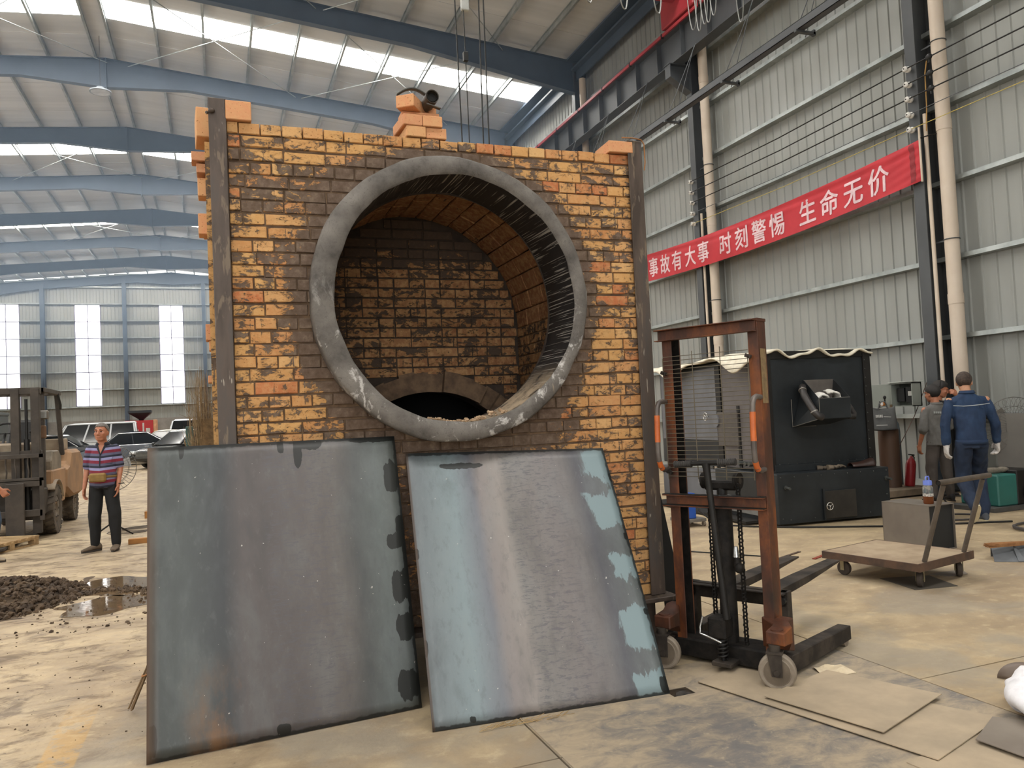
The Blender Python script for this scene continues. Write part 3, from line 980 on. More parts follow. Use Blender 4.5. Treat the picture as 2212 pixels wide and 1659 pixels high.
# ================================================================== leaning steel sheets
def sheet_mat(name, bands, patch, specks, rust=False, seed=0.0, blots=()):
    t = NT(name)
    uv = t.new('ShaderNodeUVMap').outputs[0]
    U, V, _ = t.sep(uv)
    mp = t.new('ShaderNodeMapping'); t.link(uv, mp.inputs[0]); mp.inputs['Location'].default_value = (seed, seed*2, 0); mp.inputs['Scale'].default_value = (1.0, 0.5, 1)
    q = mp.outputs[0]
    dis = t.noise(q, 3.0, 3, 0.5)
    wav = t.math('ADD', U, t.math('MULTIPLY', t.math('SUBTRACT', dis, 0.5), 0.10))
    c = t.ramp(wav, [(p, hx(h)) for p, h in bands])
    cloud = t.noise(q, 5.5, 5, 0.62, 0.3)
    c = t.mix(t.math('MULTIPLY', t.smooth(cloud, 0.45, 0.7), 0.20), c, hx('#83898a'))
    c = t.mix(t.math('MULTIPLY', t.smooth(cloud, 0.5, 0.3), 0.28), c, hx('#333433'))
    fin = t.noise(q, 34, 5, 0.7)
    c = t.mix(t.math('MULTIPLY', t.smooth(fin, 0.5, 0.68), 0.22), c, hx('#45454a'))
    c = t.mix(t.math('MULTIPLY', t.smooth(fin, 0.45, 0.3), 0.07), c, hx('#a0a09e'))
    # scale crackle in the middle band, horizontal
    mp2 = t.new('ShaderNodeMapping'); t.link(uv, mp2.inputs[0]); mp2.inputs['Scale'].default_value = (1.0, 5.0, 1)
    ck = t.noise(mp2.outputs[0], 20, 6, 0.75, 0.9)
    bandm = t.math('MULTIPLY', t.smooth(U, specks[0], specks[0]+0.04), t.smooth(U, specks[1], specks[1]-0.2))
    c = t.mix(t.math('MULTIPLY', bandm, t.math('MULTIPLY', t.smooth(ck, 0.50, 0.60), 0.7)), c, hx('#57555a'))
    # ragged light patches near the right edge
    if patch:
        pn = t.noise(q, 4.2, 7, 0.68, 0.3)
        stp = t.noise(t.math('ADD', V, 0.0) if False else uv, 2.4, 2, 0.5)
        mask = t.math('MULTIPLY', t.smooth(t.math('ADD', U, t.math('MULTIPLY', t.math('SUBTRACT', pn, .5), 0.35)), 0.84, 0.86), t.smooth(t.math('ADD', pn, t.math('MULTIPLY', t.math('SINE', t.math('ADD', t.math('MULTIPLY', V, 27.0), 1.2)), 0.12)), 0.45, 0.475))
        c = t.mix(t.math('MULTIPLY', mask, 0.9), c, hx('#7f9195'))
    # oily dark drips: listed blots (u, v, half width, half height), their lower edges ragged
    dn = t.noise(t.coord('UV', (30, 5, 1)), 1.0, 3, 0.55, 0.3)
    dn2 = t.noise(t.coord('UV', (1, 1, 1)), 26, 3, 0.5, 0.3)
    best = None
    for bu, bv, ru, rv in blots:
        a_ = t.math('DIVIDE', t.math('SUBTRACT', U, bu), ru)
        vv_ = t.math('ADD', t.math('SUBTRACT', V, bv), t.math('MULTIPLY', t.math('SUBTRACT', dn, 0.5), rv*1.3))
        b_ = t.math('DIVIDE', vv_, rv)
        d_ = t.math('ADD', t.math('POWER', t.math('ABSOLUTE', a_), 3.0), t.math('POWER', t.math('ABSOLUTE', b_), 3.0))
        best = d_ if best is None else t.math('MINIMUM', best, d_)
    best = t.math('ADD', best, t.math('MULTIPLY', t.math('SUBTRACT', dn2, 0.5), 1.6))
    c = t.mix(t.math('MULTIPLY', t.smooth(best, 1.08, 0.92), 0.92), c, hx('#20211f'))
    edge = t.math('MINIMUM', t.math('SUBTRACT', 1.0, U), t.math('MINIMUM', V, t.math('SUBTRACT', 1.0, V)))
    edge = t.math('ADD', edge, t.math('MULTIPLY', t.math('SUBTRACT', dn2, 0.5), 0.02))
    c = t.mix(t.math('MULTIPLY', t.smooth(edge, 0.014, 0.008), 0.85), c, hx('#232423'))
    c = t.mix(t.math('MULTIPLY', t.smooth(U, 0.012, 0.006), 0.8), c, hx('#4a3b31'))
    sp = t.noise(t.coord('UV', (1, 1, 1)), 60, 2, 0.5)
    c = t.mix(t.smooth(sp, 0.74, 0.77), c, hx('#b9b4ad'))
    if rust:
        rn = t.noise(q, 4.0, 6, 0.65)
        rm_ = t.math('MULTIPLY', t.smooth(V, 0.34, 0.1), t.math('MULTIPLY', t.smooth(U, 0.08, 0.22), t.smooth(U, 0.42, 0.3)))
        c = t.mix(t.math('MULTIPLY', rm_, t.math('MULTIPLY', t.smooth(rn, 0.46, 0.66), 0.7)), c, hx('#7d5a3a'))
        c = t.mix(t.math('MULTIPLY', t.smooth(U, 0.05, 0.0), 0.6), c, hx('#5e4a3a'))
    t.set(c, t.ramp(cloud, [(0.3, 0.36), (0.7, 0.52)]), 0.15, 0.5)
    t.bump(t.math('ADD', ck, cloud), 0.06, 0.004)
    return t.m
MS1 = sheet_mat('mill_scale_dark', [(0.0, '#3c3f3d'), (0.14, '#484c4b'), (0.27, '#3b3d3f'), (0.34, '#544e4d'), (0.48, '#575150'), (0.62, '#5f5957'), (0.72, '#615c59'), (0.80, '#545656'), (0.9, '#5b6160'), (1.0, '#545856')], False, (0.42, 0.85), True, 1.7, [(.97, .84, .035, .055), (.955, .60, .035, .028), (.985, .655, .02, .04), (.965, .435, .04, .06), (.965, .29, .038, .045), (.955, .085, .045, .05), (.58, .965, .018, .055), (.63, .985, .05, .02), (.51, .985, .014, .025), (.125, .985, .01, .03), (.015, .06, .018, .05), (.465, .02, .025, .02), (.995, .5, .012, .2), (.90, .992, .1, .012)])
MS2 = sheet_mat('mill_scale_light', [(0.0, '#606568'), (0.08, '#6d7679'), (0.2, '#7a878b'), (0.29, '#6b6d74'), (0.33, '#7e7775'), (0.42, '#89827d'), (0.47, '#77736f'), (0.66, '#726c6a'), (0.76, '#6c6867'), (0.83, '#535358'), (0.90, '#5b5d5f'), (1.0, '#626767')], True, (0.42, 0.82), False, 4.1, [(.985, .03, .02, .03), (.995, .86, .008, .02), (.25, .94, .10, .012), (.99, .60, .01, .015), (.99, .30, .012, .012), (.0, .60, .016, .02), (.0, .27, .014, .03), (.16, .018, .012, .01)])
def leaning_sheet(name, label, bl, br, tr, tl, mat, bow, th=0.008):
    bl, br, tr, tl = map(Vector, (bl, br, tr, tl))
    nu, nv = 24, 24
    rr = random.Random(name)
    ed = [rr.uniform(-0.004, 0.004) for _ in range(nv+1)]
    nrm = (br-bl).cross(tl-bl).normalized()
    def fn(u, v):
        p = (bl*(1-u)+br*u)*(1-v)+(tl*(1-u)+tr*u)*v
        return p+nrm*(bow*math.sin(PI*v)*(0.4+0.6*u))
    m = MB().grid(fn, nu, nv)
    me = bpy.data.meshes.new(name); me.from_pydata(m.v, [], m.f)
    uvl = me.uv_layers.new(name='UVMap')
    for lp in me.loops:
        i = lp.vertex_index
        uvl.data[lp.index].uv = ((i % (nu+1))/nu, (i//(nu+1))/nv)
    me.polygons.foreach_set('use_smooth', [True]*len(me.polygons))
    o = mkobj(name, me, mat, None, 0, 0)
    s = o.modifiers.new('solid', 'SOLIDIFY'); s.thickness = th; s.offset = -1
    return tag(o, label, 'steel sheet')
leaning_sheet('steel_sheet', 'large dark rust-edged steel sheet leaning on the lower left of the furnace', (-0.357, 3.995, 0.004), (0.955, 4.088, 0.004), (0.925, 4.368, 1.432), (-0.345, 4.368, 1.439), MS1, 0.004)
leaning_sheet('steel_sheet', 'paler steel sheet with bluish and pink bands, leaning right of the dark sheet', (0.924, 3.75, 0.004), (2.196, 3.652, 0.004), (2.238, 4.368, 1.287), (0.987, 4.368, 1.329), MS2, 0.012)

# ---- flat plates on the floor
M_PLATEF = NT('trodden_floor_plate')
def _fp():
    t = M_PLATEF
    w = t.coord('World')
    a = t.noise(t.coord('World', (1, 1.5, 1), (0, 0, .5)), 6.0, 8, 0.72, 0.6); b = t.noise(w, 1.2, 3, 0.5); f = t.noise(w, 26, 4, .6)
    c = t.mix(t.smooth(t.math('ADD', t.math('MULTIPLY', a, .6), t.math('MULTIPLY', b, .4)), 0.36, 0.60), hx('#6f6b68'), hx('#a8977f'))
    c = t.mix(t.math('MULTIPLY', t.smooth(a, 0.38, 0.26), 0.6), c, hx('#504d4b'))
    c = t.mix(t.math('MULTIPLY', t.smooth(f, .6, .72), .35), c, hx('#c1b092'))
    t.set(c, 0.6, 0.0, 0.4); t.bump(a, .15, .006)
    return t.m
_fp()
M_PLATED = pmat('dust_covered_steel', '#b3a086', 0.65, 0.0, '#998a75', 3.0, 0.6, bump=0.05, kind='World', detail=6)
M_PLATEG = pmat('grey_steel_plate', '#8b8175', 0.5, 0.1, '#74695f', 2.5, 0.6, kind='World')
M_PLATEK = pmat('dark_steel_offcut', '#5a544c', 0.5, 0.1, '#4a453f', 2.5, 0.6, kind='World')
def plate(name, label, poly, z, th, mat, cat='steel plate', curl=0.0):
    m = MB().prism([(p[0], p[1]) for p in poly], 'z', z, z+th)
    return tag(m.build(name, mat), label, cat)
plate('floor_plate', 'big trodden grey steel plate with dust smears laid in front of the furnace', [(1.372, 0.6), (3.468, 0.6), (3.468, 4.02), (1.372, 4.02)], 0.0005, 0.003, M_PLATEF.m)
plate('steel_plate', 'large dusty tan plate under the front wheel of the pallet lift', [(2.41, 3.712), (2.766, 3.83), (3.345, 2.656), (2.737, 2.468)], 0.012, 0.004, M_PLATED)
plate('steel_plate', 'smaller dusty plate lying on the larger tan plate', [(2.558, 3.339), (3.105, 3.497), (3.331, 2.957), (2.732, 2.745)], 0.026, 0.004, M_PLATED)
plate('steel_plate', 'dusty plate half under the large tan plate near the bottom right corner', [(2.62, 2.52), (3.30, 2.64), (3.75, 2.0), (2.70, 1.9)], 0.004, 0.004, M_PLATED)
plate('steel_plate', 'grey triangular offcut lying on the plates by the white sack', [(3.02, 2.523), (3.30, 2.66), (3.66, 2.25), (3.05, 2.24)], 0.022, 0.004, M_PLATEG)
plate('steel_offcut', 'dark square offcut on the floor under the flat cart', [(5.156, 5.116), (5.066, 4.672), (5.431, 4.60), (5.56, 4.98)], 0.001, 0.004, M_PLATEK)
plate('steel_offcut', 'thin pale offcut on the floor between cart and steel box', [(5.60, 5.02), (5.98, 5.02), (5.86, 4.86), (5.66, 4.87)], 0.001, 0.003, M_PLATEG)
M_PAPER = pmat('crumpled_paper', '#d9c9ad', .9, 0, '#c6b495', 8, .5)
m = MB().grid(lambda u, v: (3.07+0.19*u+0.03*v, 3.46+0.15*v-0.02*u, 0.006+0.010*(math.sin(9*u+3*v)+1)*(math.cos(7*v-4*u)+1)/2), 9, 7)
tag(m.build('paper_scrap', M_PAPER, None, None, solid=0.0015), 'torn scrap of cream paper on the floor by the lift leg', 'paper')
# rolled sheet and white sack at the right edge
t = thing('curled_sheet', 'brown-grey curled steel sheet on the floor behind the white sack', 'steel sheet', (3.90, 2.98, 0))
MB().grid(lambda u, v: (0.02+0.45*u*0.55-0.095*math.cos(PI*0.9*v), -0.45*u*0.95+0.06*math.cos(PI*.9*v), 0.005+0.085*math.sin(PI*0.9*v)), 8, 14).build('shell', pmat('brown_steel', '#76685d', .5, .1, '#63564d', 3, .5), t, 60, solid=0.004)
def sack_fn(u, v):
    a = 2*PI*u; r = math.sin(PI*min(max(v, 0.0), 1.0))**0.6
    zz = 0.075+0.075*(-math.cos(PI*v))
    n = 0.012*math.sin(5*a+4*v)+0.008*math.sin(11*a-3*v)
    return (0.30*r*math.cos(a)+n, 0.17*r*math.sin(a)+n, max(0.004, zz*(0.9+0.1*math.cos(a*2))+n*0.8))
t = thing('sack', 'bulging white woven sack on the floor at the right edge', 'sack', (3.60, 2.61, 0.03), 0.5)
MB().grid(sack_fn, 36, 18).build('cloth', pmat('white_woven', '#eeecee', .8, 0, '#dcd9dc', 30, .4, bump=.2), t, 80)
MB().tube([(-0.24, -0.10, 0.05), (-0.26, -0.13, 0.03), (-0.25, -0.15, 0.02), (-0.27, -0.16, 0.008)], 0.005, 5).build('tie_string', pmat('white_string', '#f2f2f2', .8), t)
# dark bit of oily waste at the corner of the pale sheet
m = MB().grid(lambda u, v: (2.19+0.13*u, 3.60+0.10*v, 0.004+0.012*math.sin(PI*u)*math.sin(PI*v)), 8, 6)
tag(m.build('oil_stain', pmat('black_oil', '#1c1814', .35, 0, '#3b3127', 14, .6)), 'small black oily patch on the floor at the right foot of the pale sheet', 'stain')
# straw along the foot of the pale sheet
m = MB(); q = random.Random(31)
for i in range(60):
    x = 1.30+q.uniform(-.18, .28); yv = 3.70-(x-1.0)*0.075+q.uniform(-.05, .0); a = q.uniform(-.5, .5); L = q.uniform(.02, .07)
    m.beam((x, yv, 0.004+q.uniform(0, .008)), (x+L*math.cos(a), yv+L*math.sin(a)*.4, 0.006+q.uniform(0, .02)), 0.0018, 0.0018)
o = m.build('straw_litter', pmat('straw', '#b79a6d', .8, 0, '#8d744e', 9, .6)); o['kind'] = 'stuff'
tag(o, 'wisps of straw on the floor along the foot of the pale steel sheet', 'straw')
# ================================================================== straddle lift
def rust_orange(name, c='#78431f', d='#2a1c15', s=4.0):
    t = NT(name)
    w = t.coord('Object', (1, 1, 0.5))
    n = t.noise(w, s, 6, 0.65); n2 = t.noise(w, s*6, 4, .6)
    col = t.ramp(n, [(0.3, hx(d)), (0.47, hx('#4e2c1c')), (0.6, hx(c)), (0.75, hx('#5c3520'))])
    col = t.mix(t.math('MULTIPLY', t.smooth(n2, .55, .7), .4), col, hx('#4a3a30'))
    t.set(col, 0.55, 0.0, 0.4); t.bump(n2, .15, .003)
    return t.m
M_OR = rust_orange('worn_orange_paint'); M_ORD = rust_orange('grimy_orange_paint', '#4a2b1c', '#1c1512', 3.0)
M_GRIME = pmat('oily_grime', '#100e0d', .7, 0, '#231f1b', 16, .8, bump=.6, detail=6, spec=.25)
M_BLK = pmat('worn_black_metal', '#23211f', .5, .1, '#181716', 6, .6, spec=.35)
M_DUSTK = pmat('dusty_dark_metal', '#433b33', .75, 0, '#231e1a', 6, .8, spec=.3)
M_HAND = pmat('bare_handle_steel', '#6a625c', .45, .3, '#4b4440', 6, .7)
M_ORB = pmat('bright_orange_paint', '#c9682c', .45, 0, '#a9542a', 12, .5)
M_WHEEL = pmat('grey_nylon_wheel', '#8e8374', .7, 0, '#75695b', 8, .6)
M_WHUB = pmat('dusty_wheel_hub', '#6b5f50', .8, 0, '#564b3e', 8, .6)
M_WIRE2 = pmat('guard_wire', '#6a6151', .6, .2)
M_CHROME = pmat('bright_steel', '#c9c9c6', .25, .8)
lift = thing('pallet_lift', 'rusty orange hand pallet lift with wire guard and two grey caster wheels', 'pallet lift', (2.575, 3.75, 0), math.atan2(-.888, .46))
def channel(m, p0, p1, web, fl, open_dir, th=0.008, up=(0, 0, 1)):
    pass
def lift_post(u0, u1, web_at):
    m = MB()
    m.bb((web_at-0.004, .17, .05), (web_at+0.004, .27, 2.0)); m.bb((u0, .166, .05), (u1, .174, 2.0)); m.bb((u0, .266, .05), (u1, .274, 2.0))
    return m.build('mast_post', M_OR, lift, bev=.002)
lift_post(-.35, -.286, -.346); lift_post(.208, .268, .264)
MB().bb((-.342, .175, .06), (-.339, .2655, 1.97)).bb((-.340, .262, .06), (-.288, .2655, 1.97)).build('grime_shade_liner', M_GRIME, lift)  # dark liners: track grime plus the post's enclosed shade put into colour
MB().bb((.2575, .175, .06), (.260, .2655, 1.97)).build('grime_shade_liner', M_GRIME, lift)
MB().bb((.175, .165, 1.985), (.272, .275, 2.002)).bb((-.352, .165, 1.985), (-.28, .275, 1.995)).build('post_cap', M_ORD, lift)
MB().bb((.2695, .185, 1.52), (.2705, .255, 1.83)).build('rating_plate', pmat('tan_label', '#8a7350', .6, 0, '#6d5a3f', 30, .6), lift)
def cross(z0, z1, mat, n):
    m = MB(); m.bb((-.37, .155, z0), (.262, .163, z1)); m.bb((-.375, .115, z1-.006), (.265, .163, z1)); m.bb((-.375, .115, z0), (.265, .163, z0+.006))
    m.build(n, mat, lift, bev=.0015)
cross(1.925, 1.995, M_OR, 'top_channel'); cross(.925, .995, M_OR, 'middle_channel')
MB().bb((-.375, .117, .9955), (.265, .163, 1.0)).bb((-.375, .117, .9265+.0055), (.265, .155, .936)).build('grime_layer', M_GRIME, lift)
m = MB()
for i in range(29):
    z = 1.105+i*0.0258
    m.tube([(-.335+.002*math.sin(i*2.), .145, z), (-.05, .143, z+.001*math.sin(i)), (.215, .145, z+.002*math.cos(i))], .0021, 5, cap=False)
for k, (u, z0, z1) in enumerate(((-.335, 1.09, 1.82), (-.135, 1.09, 1.85), (.045, 1.09, 1.86), (.214, 1.09, 1.80))):
    m.tube([(u, .14, z0), (u, .14, z1)], .0028, 5)
m.build('guard_mesh', M_WIRE2, lift, 60)
for u, z in ((-.335, 1.73), (.215, 1.79), (-.33, 1.13)):
    MB().box((u, .145, z), (.035, .02, .02), (0, .4, 0)).cyl((u, .16, z), (u, .12, z), .008).build('guard_clip', M_DUSTK, lift, 40)
def handle(u):
    path = [(u, .17, 1.555), (u, .12, 1.56), (u, .085, 1.55), (u, .065, 1.52), (u, .058, 1.46), (u, .052, 1.36), (u, .05, 1.26), (u, .055, 1.21), (u, .075, 1.165), (u, .11, 1.145), (u, .17, 1.15)]
    h = MB().tube(path, .0155, 12).build('grab_handle', M_HAND, lift, 60)
    MB().tube([(u, .0585, 1.475), (u, .0545, 1.40), (u, .0515, 1.315)], .0168, 12).build('orange_sleeve', M_ORB, h, 60)
    MB().tube([(u, .058, 1.20), (u, .072, 1.17), (u, .09, 1.153)], .0163, 12).build('orange_patch', M_ORB, h, 60)
handle(-.345); handle(.262)
t1 = MB().tube([(-.035, .05, 1.19), (-.032, .05, 1.165), (-.02, .055, 1.0), (-.002, .06, .75), (.028, .075, .31)], [.025, .0215, .0175, .019, .02], 12).build('tiller_arm', M_BLK, lift, 60)
MB().cyl((-.14, .05, 1.188), (.07, .05, 1.198), .014, seg=12).build('tiller_bar', M_BLK, t1, 60)
for a, b in ((-.235, -.125), (.045, .150)):
    m = MB()
    for k in range(9):
        x0 = a+(b-a)*k/9; z = 1.183+(x0+.24)*.045
        m.cyl((x0, .05, z), (x0+(b-a)/9*.78, .05, z+.001), .0195 if k not in (0, 8) else .021, seg=12)
    m.cyl((a, .05, 1.183+(a+.24)*.045), (b, .05, 1.183+(b+.24)*.045), .017, seg=12)
    m.build('rubber_grip', pmat('black_rubber', '#3d3a37', .7, 0, '#2b2927', 10, .5), t1, 50)
cy = MB().cyl((-.04, .24, .1), (-.04, .24, .93), .05, seg=18).build('lift_cylinder', M_GRIME, lift, 40)
MB().cyl((-.04, .24, .93), (-.04, .24, 1.06), .03, seg=14).build('piston_rod', M_BLK, cy, 40)
MB().bb((-.15, .21, 1.02), (.06, .27, 1.075)).build('yoke', M_GRIME, lift, bev=.012)
for u in (-.145, .065):
    s = MB().lathe([(.0, -.012), (.05, -.012), (.05, -.008), (.044, 0), (.05, .008), (.05, .012), (0, .012)], (u, .235, 1.075), 'x', 18).build('chain_sprocket', M_GRIME, lift, 40)
    MB().lathe([(0, -.016), (.018, -.016), (.018, .016), (0, .016)], (u, .235, 1.075), 'x', 12).build('sprocket_pin', M_DUSTK, s, 40)
def chain(u, v, z0, z1, nm='lift_chain'):
    m = MB(); n = int((z1-z0)/.0205)
    for k in range(n):
        z = z0+(k+.5)*(z1-z0)/n
        w = .009 if k % 2 else .0065
        for s in (-1, 1):
            # side plates with a waist so that daylight shows between rollers
            m.box((u+s*.0085, v, z), (.003, .016, .023)); 
        m.cyl((u-.010, v, z+.010), (u+.010, v, z+.010), .0055, seg=6)
        m.box((u-.0125 if k % 2 else u+.0125, v, z), (.003, .012, .014))
    m.build(nm, M_GRIME, lift)
chain(-.105, .20, .27, 1.06); chain(.08, .20, .14, 1.06)
# pump at the foot
p = MB().bb((-.09, .06, .19), (.02, .17, .31)).build('pump_block', M_GRIME, lift, bev=.01)
sp = MB(); pts = []
for k in range(73):
    a = k/12*2*PI; pts.append((-.02+.026*math.cos(a), .10+.026*math.sin(a), .075+.13*k/72))
sp.tube(pts, .006, 6).build('return_spring', M_BLK, p, 60)
MB().cyl((-.02, .10, .05), (-.02, .10, .20), .012).build('spring_rod', M_BLK, p, 40)
MB().bb((-.07, .05, .04), (.05, .17, .065)).build('pump_foot', M_DUSTK, p, bev=.004)
m = MB().tube([(-.115, .06, .31), (-.13, .05, .25), (-.125, .04, .215), (-.06, .03, .205), (.01, .03, .185)], .006, 8)
m.build('release_lever', M_CHROME, lift, 60)
MB().tube([(.05, .2, .63), (.06, .18, .60), (.07, .16, .59)], .02, 8).ell((.08, .16, .585), (.028, .028, .03), 10, 8).build('relief_valve', M_GRIME, lift, 60)
MB().cyl((.045, .2, .64), (.045, .2, .70), .02, .012, 10).build('filler_cap', M_CHROME, lift, 40)
MB().bb((-.37, .16, .025), (.29, .36, .135)).build('base_beam', M_GRIME, lift, bev=.01)
m = MB()
for a, b in ((.30, .35), (-.40, -.43)):
    m2 = MB().loft([[(a-.045, .20, .025), (a+.045, .20, .025), (a+.045, .20, .125), (a-.045, .20, .125)], [(b-.04, .99, .03), (b+.04, .99, .03), (b+.04, .99, .115), (b-.04, .99, .115)]])
    lg = m2.build('straddle_leg', M_DUSTK, lift, bev=.004)
    MB().cyl((b-.03, .93, .04), (b+.03, .93, .04), .04, seg=14).build('load_roller', M_WHEEL, lg, 40)
def caster(u, v, post_u):
    # arm from the post forward to the swivel
    q0, q1 = (post_u-.03, post_u+.125) if post_u > 0 else (post_u-.06, post_u+.03)
    br = MB().loft([[(q0, .24, .14), (q1, .24, .14), (q1, .24, .325), (q0, .24, .325)], [(q0, .17, .16), (q1, .17, .16), (q1, .17, .325), (q0, .17, .325)],
                    [(u-.055, v+.10, .225), (u+.05, v+.10, .225), (u+.05, v+.10, .315), (u-.055, v+.10, .315)], [(u-.055, v-.005, .232), (u+.05, v-.005, .232), (u+.05, v-.005, .302), (u-.055, v-.005, .302)]]).build('caster_arm', M_OR if post_u > 0 else M_ORD, lift, bev=.006)
    MB().lathe([(0, .0), (.034, .0), (.034, .008), (.018, .008), (0, .004)], (u-.005, v+.035, .302), 'z', 16).build('swivel_cap', M_ORD, br, 40)
    ax = Vector((-.30, .954, 0)).normalized(); sd = Vector((ax.y, -ax.x, 0))
    wc = Vector((u, v, .098))
    f = MB().cyl((u-.01, v, .19), (u-.01, v, .235), .03, seg=12)
    for s in (-1, 1):
        a = wc+ax*s*.034
        q = [a+sd*-.045+Vector((0, 0, .10)), a+sd*.03+Vector((0, 0, .10)), a+sd*.028+Vector((0, 0, -.022)), a+sd*-.024+Vector((0, 0, -.022))]
        f.loft([[p-ax*.003 for p in q], [p+ax*.003 for p in q]])
    f.box(wc+Vector((0, 0, .10))+sd*-.008, (.085, .085, .008), Matrix((sd, ax, Vector((0, 0, 1)))).transposed())
    f.build('caster_fork', M_DUSTK, lift, 40)
    prof = [(.012, -.024), (.07, -.024), (.073, -.021), (.088, -.024), (.096, -.018), (.098, 0), (.096, .018), (.088, .024), (.073, .021), (.07, .024), (.012, .024)]
    w = MB().lathe(prof, (0, 0, 0), 'y', 32, closed=True)
    M = Matrix((sd, ax, Vector((0, 0, 1)))).transposed().to_4x4(); M.translation = wc
    w.xf(M)
    wo = w.build('caster_wheel', M_WHEEL, lift, 40)
    h = MB().lathe([(.0, -.027), (.068, -.025), (.068, .025), (0, .027)], (0, 0, 0), 'y', 28).xf(M)
    h.build('wheel_hub', M_WHUB, wo, 40)
    MB().lathe([(0, -.048), (.016, -.048), (.016, .048), (0, .048)], (0, 0, 0), 'y', 8).xf(M).build('axle_bolt', M_DUSTK, wo, 40)
caster(.345, -.005, .22); caster(-.325, -.035, -.36)
MB().bb((.29, .12, .0), (.34, .24, .26)).build('leg_gusset', M_ORD, lift, bev=.004) if False else None
# carriage and forks
cg = MB().bb((-.39, .40, .33), (.24, .45, .42)).bb((-.40, .40, .03), (-.34, .46, .42)).bb((.20, .40, .06), (.25, .46, .42)).bb((-.39, .36, .405), (.24, .45, .415))
cg.build('carriage', M_DUSTK, lift, bev=.003)
for u in (-.19, .10):
    fk = MB().loft([[(u-.055, .45, .345), (u+.055, .45, .345), (u+.055, .45, .40), (u-.055, .45, .40)], [(u-.055, .95, .36), (u+.055, .95, .36), (u+.055, .95, .405), (u-.055, .95, .405)], [(u-.045, 1.56, .39), (u+.045, 1.56, .39), (u+.045, 1.56, .402), (u-.045, 1.56, .402)]])
    fk.build('fork', M_DUSTK, lift, bev=.002)
for u in (-.37, .225):
    MB().cyl((u, .37, .37), (u, .41, .37), .022, seg=12).build('guide_roller', M_BLK, lift, 40)
MB().bb((-.07, .215, .12), (.0, .27, .5)).build('ram_sleeve', M_GRIME, lift, bev=.01)

# black sheet edge leaning in the gap between furnace and lift
m = MB().loft([[(2.72, 4.50, 0.0), (2.95, 4.60, 0.0), (2.95, 4.61, 0.0), (2.72, 4.51, 0.0)], [(2.665, 4.55, 1.25), (2.69, 4.56, 1.27), (2.69, 4.57, 1.27), (2.665, 4.56, 1.25)]])
tag(m.build('black_board', pmat('matt_black', '#0b0b0b', .8)), 'tall narrow black board standing between the furnace and the pallet lift', 'board')

# ================================================================== boiler behind
E1 = Vector((.99419, -.10765, 0)); N1 = Vector((.10765, .99419, 0))
boil = thing('boiler', 'big dark steel boiler casing with a hopper box, doors and white blanket on top', 'boiler', (6.33, 7.78, 0), math.atan2(-.10765, .99419))
M_BOIL = pmat('blackened_sheet_steel', '#2f3336', .42, .25, '#212426', 1.6, .7, detail=6, spec=.4)
M_BOILG = pmat('grey_sheet_steel', '#6e7075', .5, .2, '#5b5c60', 1.8, .6)
M_BOLT = pmat('bolt_steel', '#50524f', .5, .4)
low = MB().bb((0, 0, .03), (1.61, 1.5, .64)).build('ash_box', M_BOIL, boil, bev=.006)
m = MB()
for i in range(9):
    for z in (.60,):
        m.ell((.05+i*.19, -.004, z), (.009, .006, .009), 6, 5)
for i, (e, z) in enumerate(((.05, .1), (.16, .08), (.5, .08), (1.3, .09), (1.56, .3), (1.56, .12))):
    m.ell((e, -.004, z), (.009, .006, .009), 6, 5)
m.build('rivets', M_BOLT, low, 60, kind='stuff')
d = MB().bb((.64, -.025, .06), (1.09, -.002, .40)).build('ash_door', pmat('scratched_door', '#35322e', .5, .2, '#262422', 5, .7), boil, bev=.004)
def hand_wheel(name, parent, c, r, axis='y', mat=None):
    m = MB().tube(arc_pts(c, r, 0, 2*PI, 20, 'xz' if axis == 'y' else 'yz')[:-1], r*.13, 8, closed=True)
    for k in range(3):
        a = k*2*PI/3+.5
        e = (c[0]+r*math.cos(a), c[1], c[2]+r*math.sin(a)) if axis == 'y' else (c[0], c[1]+r*math.cos(a), c[2]+r*math.sin(a))
        m.tube([c, e], r*.09, 6)
    m.ell(c, r*.25, 8, 6)
    back = (c[0], c[1]+r*1.0, c[2]) if axis == 'y' else (c[0]+r*1.0, c[1], c[2])
    m.tube([c, back], r*.16, 8)
    return m.build(name, mat or M_CHROME, parent, 60)
hand_wheel('hand_wheel', d, (.66, -.085, .22), .045)
MB().bb((.615, -.03, .05), (.64, -.002, .43)).build('door_hinge', M_BOIL, d)
for e, z in ((.11, .475), (1.56, .50)):
    MB().cyl((e, .0, z), (e, -.10, z-.005), .016, seg=10).cyl((e, -.005, z), (e, -.02, z), .028, seg=10).build('stub_pipe', M_BOLT, boil, 40)
up = MB().bb((.16, .30, .64), (1.64, 3.45, 2.12)).build('casing', M_BOIL, boil, bev=.004)
fr = MB().bb((1.555, .27, .66), (1.66, .30, 2.12)).bb((.14, .285, 2.07), (1.70, .30, 2.17)).bb((.14, .28, .66), (.19, .30, 2.12))
fr.build('front_frame', M_BLK, boil, bev=.003)
MB().bb((.16, .26, .64), (1.60, .30, .73)).build('bottom_flange', M_BOIL, boil, bev=.003)
m = MB()
for i in range(12): m.ell((1.57, .266, .76+i*.115), (.008, .006, .008), 6, 5)
for i in range(11): m.ell((.25+i*.125, .297, .735), (.008, .006, .008), 6, 5)
m.build('rivets', M_BOLT, boil, 60, kind='stuff')
MB().bb((1.66, .4, 1.38), (1.71, .46, 1.46)).build('side_latch', M_BLK, boil)
